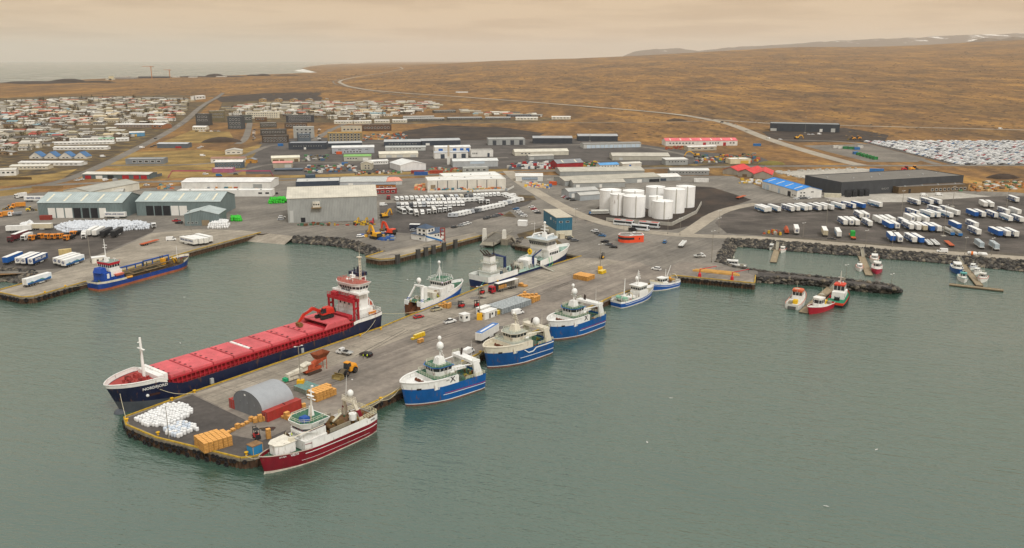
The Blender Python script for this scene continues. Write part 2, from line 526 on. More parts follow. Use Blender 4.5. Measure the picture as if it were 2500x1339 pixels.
sheet('far_construction_soil',M_SOIL,[(520,238),(640,228),(760,226),(900,232),(840,246),(650,246),(540,250)],0.05)
sheet('east_construction_soil',M_SOIL,[(1860,322),(2060,312),(2170,330),(2160,346),(1940,348),(1880,338)],0.04)
sheet('car_storage_ground',M_DARK,[(2095,345),(2600,344),(2600,404),(2330,404)],0.04)
sheet('recycling_yard',M_STREET,[(1960,356),(2120,352),(2260,388),(2240,396),(2120,396)],0.045)
sheet('town_ground',M_GREEN,[(-250,250),(100,236),(400,232),(530,236),(480,285),(400,335),(300,385),(200,430),(0,448),(-300,470)],0.02)
sheet('suburb_ground',M_GREEN,[(545,246),(760,240),(1050,244),(1090,258),(1420,288),(1300,299),(900,304),(830,300),(640,300),(520,300)],0.02)
sheet('town_meadow',M_GRASS,[(470,318),(560,322),(575,345),(520,350),(390,350)],0.03)
sheet('station_meadow',M_GRASS,[(300,372),(500,366),(560,372),(640,352),(600,408),(290,412),(240,408)],0.03)
sheet('verge_meadow',M_GRASS,[(220,428),(300,412),(600,410),(600,428),(420,436),(230,440)],0.04)
sheet('lawn',M_GRASS,[(-50,440),(130,424),(190,412),(150,438),(60,452),(-50,458)],0.04)
sheet('corner_meadow',M_GRASS,[(-50,466),(90,456),(70,472),(-50,486)],0.045)
sheet('shed_meadow',M_GRASS,[(262,452),(356,450),(330,466),(240,470)],0.05)
sheet('mid_verge',M_GRASS,[(660,430),(860,424),(1240,412),(1240,420),(900,438),(680,441)],0.045)
sheet('east_verge',M_GREEN,[(1500,406),(1880,396),(1890,403),(1500,412)],0.045)
sheet('jetty_pavement',M_PIER,[(1648,672),(1838,690),(1841,672),(1790,655),(1740,645),(1660,640),(1620,660)],0.05)
def road(name,pts,w,m,z=0.07):
 """ribbon following the land"""
 P=[]
 for a,b in zip(pts,pts[1:]):
  A,B=G(*a),G(*b)
  k=max(2,min(16,int((B-A).length/60)))
  P+=[A.lerp(B,i/k)for i in range(k)]
 P.append(G(*pts[-1]))
 for _ in range(3):
  P=[P[0]]+[(P[i-1]+P[i]*2+P[i+1])/4 for i in range(1,len(P)-1)]+[P[-1]]
 mb=MB();vs=[]
 for i,p in enumerate(P):
  d=(P[min(i+1,len(P)-1)]-P[max(i-1,0)]).normalized()
  nrm=Vector((-d.y,d.x,0))*w/2
  for q in(p+nrm,p-nrm):
   zz=TZ(q.x,q.y)
   vs.append((q.x,q.y,zz+z+(0.8 if zz>0 else 0)))
 mb.add(vs,[(2*i+1,2*i+3,2*i+2,2*i)for i in range(len(P)-1)])
 me=mb.mesh(name)
 if me.polygons[0].normal.z<0:
  me.flip_normals()
 return struct(name,me,m)
road('town_road',[(545,228),(530,240),(505,252),(478,272),(448,300),(400,330),(350,355),(300,380),(250,405),(195,428),(150,446),(90,456),(-60,470)],11,M_STREET)
road('main_street',[(60,458),(150,450),(260,446),(400,444),(600,440),(880,434),(1240,420),(1500,413),(1740,408),(1900,406),(2110,405),(2500,404),(2700,404)],11,M_STREET,0.08)
road('highway',[(945,167),(978,172),(984,176),(950,181),(870,190),(834,197),(827,202),(848,212),(900,222),(1000,232),(1250,250),(1440,264),(1640,279),(1730,290),(1790,304),(1870,340),(1960,367),(2060,396),(2100,404)],15,M_ROAD,0.09)
road('east_road',[(1740,292),(1850,303),(2050,306),(2250,312),(2500,318),(2700,322)],10,M_ROAD,0.085)
road('ring_road',[(800,318),(850,300),(1000,302),(1400,300),(1700,299),(1750,294)],8,M_STREET,0.075)
road('harbour_road',[(1240,418),(1262,444),(1330,480),(1390,520),(1470,546),(1560,566),(1640,574),(1720,578),(1860,580),(2098,600),(2334,620),(2500,630),(2700,650)],10,M_ROAD,0.09)
road('tank_road',[(1670,574),(1712,548),(1740,522),(1790,506),(1850,498)],9,M_ROAD,0.085)
road('suburb_street',[(850,300),(800,318),(770,345),(730,360)],9,M_STREET,0.072)
road('apartment_street',[(610,300),(600,345),(580,352)],9,M_STREET,0.073)
road('station_street',[(240,404),(330,405),(500,404),(580,395),(640,360),(660,350),(800,350),(1000,347)],8,M_STREET,0.074)
road('works_street',[(560,426),(640,400),(700,398),(860,398),(1000,392),(1240,385)],7,M_STREET,0.074)
road('depot_street',[(1290,358),(1420,352),(1560,352),(1640,372),(1700,385)],8,M_STREET,0.074)
road('car_storage_road',[(1880,342),(2060,344),(2110,350),(2200,376),(2290,402)],9,M_STREET,0.08)
road('track_road',[(830,195),(812,200),(818,207),(860,216),(1000,240),(1180,258)],6,M_STREET,0.07)
def water_mat():
 m=bpy.data.materials.new('harbour_water');m.use_nodes=True
 n,l=m.node_tree.nodes,m.node_tree.links
 b=n['Principled BSDF']
 b.inputs['IOR'].default_value=1.85
 b.inputs['Roughness'].default_value=0.1
 tc=n.new('ShaderNodeTexCoord')
 def nz(sc,rot,sx,det,ro):
  vr=n.new('ShaderNodeVectorRotate');vr.rotation_type='Z_AXIS';vr.inputs['Angle'].default_value=rot
  mp=n.new('ShaderNodeMapping');mp.inputs['Scale'].default_value=(sx,1,1)
  t=n.new('ShaderNodeTexNoise');t.inputs['Scale'].default_value=sc
  t.inputs['Detail'].default_value=det;t.inputs['Roughness'].default_value=ro
  l.new(tc.outputs['Object'],vr.inputs['Vector']);l.new(vr.outputs[0],mp.inputs[0]);l.new(mp.outputs[0],t.inputs['Vector'])
  return t.outputs['Fac']
 gust=nz(0.011,0.3,0.45,5,0.6)
 r=n.new('ShaderNodeValToRGB')
 r.color_ramp.elements[0].position=0.3;r.color_ramp.elements[0].color=(0.028,0.068,0.049,1)
 r.color_ramp.elements[1].position=0.72;r.color_ramp.elements[1].color=(0.068,0.114,0.084,1)
 l.new(gust,r.inputs[0]);l.new(r.outputs[0],b.inputs['Base Color'])
 a1,a2=nz(0.5,0.35,0.3,4,0.6),nz(1.7,0.1,0.45,2,0.5)
 ad=n.new('ShaderNodeMath');ad.operation='MULTIPLY_ADD'
 ad.inputs[1].default_value=0.3
 l.new(a2,ad.inputs[0]);l.new(a1,ad.inputs[2])
 st=n.new('ShaderNodeMapRange');st.inputs[1].default_value,st.inputs[2].default_value=0.3,0.7
 st.inputs[3].default_value,st.inputs[4].default_value=0.18,0.95
 l.new(gust,st.inputs[0])
 bp=n.new('ShaderNodeBump')
 rg=n.new('ShaderNodeMapRange');rg.inputs[1].default_value,rg.inputs[2].default_value=0.35,0.65
 rg.inputs[3].default_value,rg.inputs[4].default_value=0.05,0.22
 l.new(gust,rg.inputs[0]);l.new(rg.outputs[0],b.inputs['Roughness'])
 sy=n.new('ShaderNodeSeparateXYZ');l.new(tc.outputs['Object'],sy.inputs[0])
 op=n.new('ShaderNodeMapRange');op.inputs[1].default_value,op.inputs[2].default_value=1200,4000
 op.inputs[3].default_value,op.inputs[4].default_value=0.85,7.0
 l.new(sy.outputs['Y'],op.inputs[0]);l.new(op.outputs[0],bp.inputs['Distance'])
 l.new(st.outputs[0],bp.inputs['Strength'])
 l.new(ad.outputs[0],bp.inputs['Height']);l.new(bp.outputs[0],b.inputs['Normal'])
 return m
wmb=MB()
for x0,x1,y0,y1 in((-55000,55000,-400,58000),):
 wmb.add([(x0,y0,WZ),(x1,y0,WZ),(x1,y1,WZ),(x0,y1,WZ)],[(0,1,2,3)])
struct('sea',wmb.mesh('sea'),water_mat())
def ridge(name,tab,Y,depth,m,rough_amp,below=260,step=None):
 vs,fs,rows,xs=[],[],9,[]
 x=tab[0][0]
 while x<=tab[-1][0]:
  xs.append(x);x+=step or 8
 for r in range(rows):
  k=r/(rows-1)
  for x in xs:
   zt=skyz(interp(tab,x),Y)
   yy=Y-depth*(1-k)*1.0
   amp=rough_amp*(0.3+k)*mnoise.fractal(Vector((x/60,k*3.1,Y/1000)),0.9,2.1,5)
   z=-20+(zt+20)*(k**0.7)+amp*(1 if k<1 else 0.6)
   vs.append(((x-IW/2)/2122.0*yy,yy,z))
 n=len(xs)
 for x in xs:
  vs.append(((x-IW/2)/2122.0*(Y+depth),Y+depth,-20))
 fs=[(r*n+i,r*n+i+1,(r+1)*n+i+1,(r+1)*n+i)for r in range(rows)for i in range(n-1)]
 mb=MB();mb.add(vs,fs)
 return struct(name,mb.mesh(name,smooth=True),m)
def mountain_mat():
 m=bpy.data.materials.new('mountain');m.use_nodes=True
 n,l=m.node_tree.nodes,m.node_tree.links
 b=n['Principled BSDF'];b.inputs['Roughness'].default_value=0.95
 tc=n.new('ShaderNodeTexCoord')
 mp=n.new('ShaderNodeMapping');mp.inputs['Scale'].default_value=(1,0.5,3)
 t=n.new('ShaderNodeTexNoise');t.inputs['Scale'].default_value=0.0026
 t.inputs['Detail'].default_value=7;t.inputs['Roughness'].default_value=0.65
 l.new(tc.outputs['Object'],mp.inputs[0]);l.new(mp.outputs[0],t.inputs['Vector'])
 sp=n.new('ShaderNodeSeparateXYZ');l.new(tc.outputs['Object'],sp.inputs[0])
 zr=n.new('ShaderNodeMapRange');zr.inputs[1].default_value,zr.inputs[2].default_value=380,800
 zr.inputs[3].default_value,zr.inputs[4].default_value=-0.16,0.1
 l.new(sp.outputs['Z'],zr.inputs[0])
 ad=n.new('ShaderNodeMath');l.new(t.outputs['Fac'],ad.inputs[0]);l.new(zr.outputs[0],ad.inputs[1])
 r=n.new('ShaderNodeValToRGB')
 r.color_ramp.elements[0].position=0.5;r.color_ramp.elements[0].color=(*lin('#6b5c4e'),1)
 r.color_ramp.elements[1].position=0.56;r.color_ramp.elements[1].color=(*lin('#e8e4dc'),1)
 l.new(ad.outputs[0],r.inputs[0]);l.new(r.outputs[0],b.inputs['Base Color'])
 return m
M_MOUNT=mountain_mat()
ridge('mountains',[(1515,146),(1522,136),(1545,127),(1600,120),(1660,119),(1705,124),(1780,117),(1900,110),(2000,102),(2200,93),(2350,86),(2500,81),(2900,74)],19000,3500,M_MOUNT,26)
ridge('hills',[(2330,110),(2370,101),(2400,93),(2425,94),(2440,97),(2470,90),(2500,93),(2560,90),(2650,100)],12500,1200,mat('#6a5a49',0.95,var=0.25,scale=0.004,kind='flat'),6,step=5)
# ---- quay walls
M_PILE=mat('#55402f',0.85,var=0.5,scale=0.9,kind='rust')
M_CAP=mat('#8a8171',0.9,var=0.3,scale=0.7)
M_KERB=mat('#b9962f',0.7,var=0.35,scale=0.8)
M_TYRE=mat('#202022',0.85,var=0.2)
def quay_wall(label,pts,kerb=True,deep=4.6):
 w=[p for p in pxs(pts)]
 t=thing('quay_wall',label,'quay wall',w[0])
 o=w[0].copy()
 pile,cap,kb=MB(),MB(),MB()
 for a,b in zip(w,w[1:]):
  a,b=a-o,b-o
  d=b-a;L=d.length;d.normalize();out=Vector((d.y,-d.x,0))
  n=max(1,int(L/1.25));st=L/n
  prof=[]
  for i in range(n):
   for q,off in((0.0,0.05),(0.28,0.05),(0.5,0.42),(0.78,0.42)):
    prof.append(a+d*(i+q)*st+out*off)
  prof.append(b+out*0.05)
  k=len(prof)
  pile.add([(p.x,p.y,-0.75)for p in prof]+[(p.x,p.y,-deep)for p in prof],[(i,i+1,k+i+1,k+i)for i in range(k-1)])
  c=[a-out*0.5,b-out*0.5,b+out*0.55,a+out*0.55]
  cap.hexa([(p.x,p.y,-0.8)for p in c],[(p.x,p.y,0.06)for p in c])
  c=[a+out*0.05,b+out*0.05,b+out*0.5,a+out*0.5]
  kb.hexa([(p.x,p.y,0.061)for p in c],[(p.x,p.y,0.38)for p in c])
 obj('sheet_piling',pile,M_PILE,t)
 obj('cap_beam',cap,M_CAP,t)
 if kerb:
  obj('kerb',kb,M_KERB,t)
 return t
quay_wall('brown sheet pile wall with yellow kerb round the long pier',PIER)
quay_wall('brown sheet pile wall with yellow kerb along the left quay behind the dredger',LEFT_QUAY)
quay_wall('sheet pile wall of the ferry quay below the white control building',FERRY_QUAY)
quay_wall('dark wall of the short jetty under the red hose cranes',JETTY)
quay_wall('short quay wall behind the bow of the navy and white ship',INNER_QUAY,kerb=False)
quay_wall('dark berth wall under the vehicle ramp',BERTH,kerb=False)
TYRE_KIT=MB().torus((0,0,0),0.46,0.2,'y',10,5).mesh('tyre')
def tyres(pts,gap,z,label,group,jit=0.25,skip=0.0,sc=1.0,off=0.85):
 w=pxs(pts)
 for a,b in zip(w,w[1:]):
  d=b-a;L=d.length;d.normalize();out=Vector((d.y,-d.x,0))
  for i in range(int(L/gap)):
   if random.random()<skip:
    continue
   p=a+d*(i+0.5+random.uniform(-jit,jit))*gap+out*off
   o=obj('tyre_fender',TYRE_KIT,M_TYRE,None,(p.x,p.y,z+random.uniform(-.12,.12)),math.atan2(d.y,d.x),(sc,sc,sc))
   tag(o,label,'tyre',group)
tyres(PIER[4:9],1.5,-0.95,'black tyre fender in the row round the outer end of the pier','tyres on the pier end',skip=0.25)
tyres(PIER[5:8],3.4,-2.3,'black tyre fender hung low at the waterline of the pier end','low tyres on the pier end',sc=1.15,off=0.95)
tyres([(640,1109),(960,960)],2.4,-1.2,'black tyre fender on the pier side beside the red trawler','tyres beside the red trawler',skip=0.3)
tyres([(960,960),(1171,863),(1342,795),(1495,724),(1646,673)],4.5,-1.2,'black tyre fender on the pier side behind the blue trawlers','tyres behind the blue trawlers',skip=0.3)
tyres(LEFT_QUAY[1:5],2.6,-1.2,'black tyre fender on the near corner of the left quay','tyres on the left quay',sc=1.4)
tyres(JETTY[:2],1.9,-1.1,'black tyre fender along the short jetty','tyres on the short jetty',sc=1.1)
# ---- boulder slopes
ICO=None
def rock_meshes():
 t=(1+5**.5)/2
 V=[(-1,t,0),(1,t,0),(-1,-t,0),(1,-t,0),(0,-1,t),(0,1,t),(0,-1,-t),(0,1,-t),(t,0,-1),(t,0,1),(-t,0,-1),(-t,0,1)]
 Fc=[(0,11,5),(0,5,1),(0,1,7),(0,7,10),(0,10,11),(1,5,9),(5,11,4),(11,10,2),(10,7,6),(7,1,8),(3,9,4),(3,4,2),(3,2,6),(3,6,8),(3,8,9),(4,9,5),(2,4,11),(6,2,10),(8,6,7),(9,8,1)]
 out=[]
 for k in range(6):
  s=(random.uniform(.8,1.25),random.uniform(.7,1.1),random.uniform(.5,.8))
  out.append(([tuple(c/1.9*s[i]*random.uniform(.72,1.2)for i,c in enumerate(v))for v in V],Fc))
 return out
ROCKS=rock_meshes()
ROCK_ME=[]
for vs,fs in ROCKS:
 q=MB();q.add(vs,fs);ROCK_ME.append(q.mesh('rock'))
M_ROCKS=[mat(c,0.95,var=0.35,scale=0.5)for c in('#3c3a38','#57534c','#6a6358','#47423d','#7b7263','#2f2e2d')]
M_BANK=mat('#322f2b',0.95,var=0.4,scale=0.3)
def revetment(label,top,bot,single=50,size=1.2,dens=0.95,low=None):
 a,b=pxs(top),pxs(bot,WZ)
 t=thing('boulder_revetment',label,'rock revetment',a[0])
 o=a[0].copy()
 lo=low or-0.2
 def at(P,u):
  d=[0]
  for p,q in zip(P,P[1:]):
   d.append(d[-1]+(q-p).length)
  x=u*d[-1]
  for i in range(len(P)-1):
   if x<=d[i+1]or i==len(P)-2:
    return P[i].lerp(P[i+1],(x-d[i])/max(1e-6,d[i+1]-d[i]))
 N=24
 bank=MB()
 vs=[]
 for i in range(N+1):
  p,q=at(a,i/N)-o,at(b,i/N)-o
  q=q+(q-p)*0.35
  vs+=[(p.x,p.y,-0.05),(q.x,q.y,WZ-1.2)]
 bank.add(vs,[(2*i,2*i+2,2*i+3,2*i+1)for i in range(N)])
 obj('bank',bank,M_BANK,t)
 L=sum((q-p).length for p,q in zip(a,a[1:]))
 W=(at(a,.5)-at(b,.5)).length
 n=int(L*W*dens/(size*size*0.55))
 rest=[MB()for _ in M_ROCKS]
 sp=[]
 for i in range(n):
  u,w=random.random(),random.uniform(-0.02,1.02)
  p=at(a,u).lerp(at(b,u),w)-o
  p.z+=0.12
  sp.append((p,size*random.choice((0.55,0.7,0.85,1.0,1.15,1.3)),random.uniform(0,6.3),random.randrange(6),random.choice((0,0,1,1,2,3,3,4,5))))
 sp.sort(key=lambda e:-e[1])
 for j,(p,s,r,k,c)in enumerate(sp):
  if j<single:
   q=obj('rock',ROCK_ME[k],M_ROCKS[c],t,p,r,(s,s,s))
  else:
   ca,sa=math.cos(r)*s,math.sin(r)*s
   rest[c].add([(p.x+x*ca-y*sa,p.y+x*sa+y*ca,p.z+z*s)for x,y,z in ROCKS[k][0]],ROCKS[k][1])
 allm=MB()
 for c,q in enumerate(rest):
  allm.add(q.v,q.f,c)
 r=obj('rocks',allm.mesh('rocks',M_ROCKS),None,t)
 r['kind']='stuff'
 return t
revetment('boulder slope along the back of the marina below the trailer yard',MARINA_B[:5],[(1796,602),(1862,608),(2100,627),(2321,645),(2500,664)],120,1.15)
revetment('boulder slope on the left side of the marina',[(1750,640),(1757,620),(1776,584)],[(1777,644),(1786,624),(1797,602)],40,1.15)
revetment('seaward boulder face of the breakwater with the pointed tip',BREAK_F,[(1843,690),(1900,693),(1988,698),(2065,708),(2150,716),(2203,714)],120,1.3)
revetment('marina side boulder face of the breakwater',BREAK_B,[(2203,712),(2174,700),(2039,685),(1860,667),(1790,655),(1776,645)],30,1.15)
revetment('boulder slope below the fishmeal plant beside the slipway',ROCK_A,[(716,593),(800,600),(856,607),(894,622),(905,630)],60,1.2)
revetment('small boulder corner beside the vehicle ramp',[(1258,586),(1275,582),(1262,597)],[(1240,596),(1250,599),(1254,604)],12,1.3)
revetment('boulder bank on the far left beside the parked trailers',[(-60,662),(0,655),(60,658),(95,668)],[(-60,700),(0,688),(40,690),(55,693)],50,1.4)
mb=MB();w=pxs([(1850,664),(1990,677),(2100,688),(2165,697),(2180,703),(2150,701),(2065,691),(1988,683),(1900,676),(1850,672)],0.06)
mb.add(w,[tuple(range(len(w)))]);me=mb.mesh('breakwater_track')
if me.polygons[0].normal.z<0:me.flip_normals()
struct('breakwater_track',me,M_DARK)
mb=MB();q=[G(634,568,.01),G(719,577,.01),G(690,602,WZ-.6),G(596,594,WZ-.6)]
mb.add(q,[(3,2,1,0)]);me=mb.mesh('slipway')
if me.polygons[0].normal.z<0:me.flip_normals()
struct('slipway',me,M_CONC)
# ---- the air
def haze_box():
 mb=MB().box(-60000,60000,-450,60000,-9,1150)
 m=bpy.data.materials.new('haze');m.use_nodes=True
 n,l=m.node_tree.nodes,m.node_tree.links
 n.clear()
 out=n.new('ShaderNodeOutputMaterial')
 v=n.new('ShaderNodeVolumePrincipled')
 v.inputs['Color'].default_value=(1.0,0.96,0.89,1)
 v.inputs['Density'].default_value=0.000026
 v.inputs['Anisotropy'].default_value=0.2
 l.new(v.outputs[0],out.inputs['Volume'])
 o=obj('haze',mb,m)
 o['kind']='stuff'
 return o
HAZE=haze_box()
# ---- ships
GL=glass_mat()
class Hull:
 def __init__(s,L,B,hb=6.0,s1=0.6,rake=2.0,a=1.5,b=1.8,st=0.9,r=0.12,c=0.75):
  s.L,s.B,s.hb,s.s1,s.rake,s.a,s.b,s.st,s.r,s.c=L,B,hb,s1,rake,a,b,st,r,c
 def pt(s,u,z,side):
  k=max(-0.3,min(1.35,z/s.hb))
  w=max(0.0,(u-s.s1)/(1-s.s1))
  f=max(0.0,1-w**(s.a+s.b*max(k,0)))**s.c if w>0 else 1.0
  q=min(1.0,u/s.r)
  g=s.st+(1-s.st)*math.sin(q*math.pi/2)
  if k<0.25 and u<0.3:
   g*=1-0.25*(0.25-k)*(1-u/0.3)
  x=-s.L/2+u*s.L+s.rake*k*max(0,(u-0.6)/0.4)**2-0.03*s.L*max(0,k)*max(0,0.1-u)/0.1*0.5
  return Vector((x,side*s.B/2*f*g,z))
 def us(s,u0,u1,n):
  return[u0+(u1-u0)*(1-(1-i/n)**1.6 if u1>=0.98 else i/n)for i in range(n+1)]
 def band(s,u0,u1,lo,hi,n=26,rows=3,back=True,off=0.0):
  """hull plating between two sheer lines"""
  lo=lo if callable(lo)else(lambda u,v=lo:v)
  hi=hi if callable(hi)else(lambda u,v=hi:v)
  mb=MB();U=s.us(u0,u1,n)
  grid=[]
  for side in(1,-1):
   g=[]
   for u in U:
    col=[]
    for j in range(rows+1):
     p=s.pt(u,lo(u)+(hi(u)-lo(u))*j/rows,side)
     if off:
      p.y+=side*off
     col.append(p)
    g.append(col)
   grid.append(g)
   mb.add([p for c in g for p in c],[(i*(rows+1)+j,(i+1)*(rows+1)+j,(i+1)*(rows+1)+j+1,i*(rows+1)+j+1)for i in range(n)for j in range(rows)])
  if back:
   a,b=grid[0][0],grid[1][0]
   k=rows+1
   mb.add(a+b,[(j,j+1,k+j+1,k+j)for j in range(rows)])
  return mb
 def deck(s,u0,u1,z,n=22,inset=0.1):
  z=z if callable(z)else(lambda u,v=z:v)
  mb=MB();U=s.us(u0,u1,n);vs=[]
  for u in U:
   for side in(1,-1):
    p=s.pt(u,z(u),side)
    vs.append((p.x,p.y-side*min(inset,abs(p.y)),z(u)))
  mb.add(vs,[(2*i,2*i+1,2*i+3,2*i+2)for i in range(n)])
  return mb
 def edge(s,u0,u1,z,r=0.12,n=22,sides=(1,-1),inset=0.0):
  z=z if callable(z)else(lambda u,v=z:v)
  mb=MB();U=s.us(u0,u1,n)
  for side in sides:
   mb.tube([s.pt(u,z(u),side)-Vector((0,side*inset,0))for u in U],r,5)
  return mb
 def sheer_pts(s,u0,u1,z,side,n=12,inset=0.15):
  z=z if callable(z)else(lambda u,v=z:v)
  return[s.pt(u,z(u),side)-Vector((0,side*inset,0))for u in s.us(u0,u1,n)]
 def side_text(s,txt,u,z,size,m,parent,side,bold=0.03,sx=1.0,name='lettering'):
  """lettering lying on the plating"""
  p,q=s.pt(u-0.015,z,side),s.pt(u+0.015,z,side)
  up=(s.pt(u,z+0.4,side)-s.pt(u,z-0.4,side)).normalized()
  d=(q-p).normalized()*(1 if side<0 else-1)
  nrm=d.cross(up).normalized()
  up=nrm.cross(d)
  rot=Matrix((d,up,nrm)).transposed().to_euler()
  c=s.pt(u,z,side)+nrm*0.06
  return lettering(txt,size,m,parent,c,rot,name,bold,sx=sx)
def wheelhouse(t,x0,x1,w,z0,h,wall,roofm,nose=1.0,flare=0.35,visor=None,glass_h=(0.5,0.86),over=0.35,name='wheelhouse'):
 """bridge with a faceted front (towards +x), window band, visor and roof"""
 def ring(e,z):
  hw=w/2+e
  return[(x0-e,-hw,z),(x1-nose,-hw,z),(x1+e,-hw*0.55,z),(x1+e,hw*0.55,z),(x1-nose,hw,z),(x0-e,hw,z)]
 def shell(za,zb,ea,eb):
  mb=MB()
  mb.add(ring(ea,za)+ring(eb,zb),[(i,(i+1)%6,6+(i+1)%6,6+i)for i in range(6)]+[(6,7,8,9,10,11),(5,4,3,2,1,0)])
  return mb
 g0,g1=z0+h*glass_h[0],z0+h*glass_h[1]
 o=obj(name,shell(z0,g0,0,flare*0.3),wall,t)
 obj('window_band',shell(g0,g1,flare*0.3-0.04,flare*0.6-0.04),GL,o)
 mu=MB()
 ra,rb=ring(flare*0.3,g0),ring(flare*0.6,g1)
 for i in range(6):
  a0,a1,b0,b1=Vector(ra[i]),Vector(ra[(i+1)%6]),Vector(rb[i]),Vector(rb[(i+1)%6])
  k=max(1,int((a1-a0).length/1.15))
  for j in range(k):
   mu.cyl(a0.lerp(a1,j/k),b0.lerp(b1,j/k),0.09,0.09,4)
 obj('window_mullions',mu,wall,o)
 obj('roof',shell(g1,z0+h,flare*0.6,flare+over),visor or wall,o)
 rf=MB();rr=ring(flare+over-0.25,z0+h+0.02);rf.add(rr,[(0,1,2,3,4,5)])
 obj('roof_deck',rf,roofm,o)
 return o
def dome(t,c,r,m):
 mb=MB().ball((c[0],c[1],c[2]+r*0.75),r,12,7,sz=1.15).cyl((c[0],c[1],c[2]-0.7),(c[0],c[1],c[2]+0.3),r*0.35,r*0.5,8)
 return obj('radar_dome',mb.mesh('radar_dome',smooth=True),m,t)
def tripod(t,x,y,z0,z1,m,spread=1.2,arms=3):
 mb=MB().cyl((x,y,z0),(x,y,z1),0.28,0.12,7)
 for dx,dy in((-spread,spread*.7),(-spread,-spread*.7)):
  mb.cyl((x+dx,y+dy,z0),(x,y,z0+(z1-z0)*0.55),0.1,0.08,5)
 for k in range(arms):
  z=z0+(z1-z0)*(0.45+0.5*k/max(1,arms))
  mb.box(x-.12,x+.12,y-1.3+k*.3,y+1.3-k*.3,z,z+.14)
  mb.box(x+.1,x+.5,y-1.0+k*.2,y+1.0-k*.2,z+.3,z+.45)
 o=obj('mast',mb,m,t)
 return o
def winch(t,x,y,z,m,r=0.6,w=1.6,name='winch'):
 mb=MB().cyl((x,y-w/2,z+r),(x,y+w/2,z+r),r*0.6,None,10)
 for k in(-1,1):
  mb.cyl((x,y+k*w/2,z+r),(x,y+k*(w/2+.12),z+r),r,None,10)
 mb.box(x-r,x+r,y-w/2-.2,y+w/2+.2,z,z+.25)
 return obj(name,mb,m,t)
def clutter(t,x0,x1,y0,y1,z,n,cols,name='deck_gear',hmax=1.2):
 """ropes, tubs and fittings lying on a deck"""
 mb=MB()
 for i in range(n):
  x,y=random.uniform(x0,x1),random.uniform(y0,y1)
  s,h,k=random.uniform(.2,.7),random.uniform(.2,hmax),random.randrange(len(cols))
  if i%3==0:
   mb.cyl((x,y,z),(x,y,z+h),s*.6,None,7,k)
  elif i%3==1:
   mb.taper(x-s,x+s,y-s*.7,y+s*.7,z,z+h,.05,.05,.05,k)
  else:
   mb.cyl((x-s,y,z+.25),(x+s,y+s,z+.25),.2,None,6,k)
 o=obj(name,mb.mesh(name,[mat(c,.7,var=.3)for c in cols]),None,t)
 o['kind']='stuff'
 return o
W_=mat(WHITE,0.5,var=0.12,scale=0.4,kind='rust')
W_CLEAN=mat(WHITE,0.45,var=0.1,scale=0.4)
DECKG=mat('#3f6a52',0.8,var=0.3,scale=0.7)
DECKR=mat('#8a3a34',0.8,var=0.35,scale=0.5)
ANTIF=mat('#7a4f45',0.75,var=0.3,scale=0.5)
LETW=mat('#dcdcd8',0.6,var=0.05)
def smooth(mb,name):
 return mb.mesh(name,smooth=True)
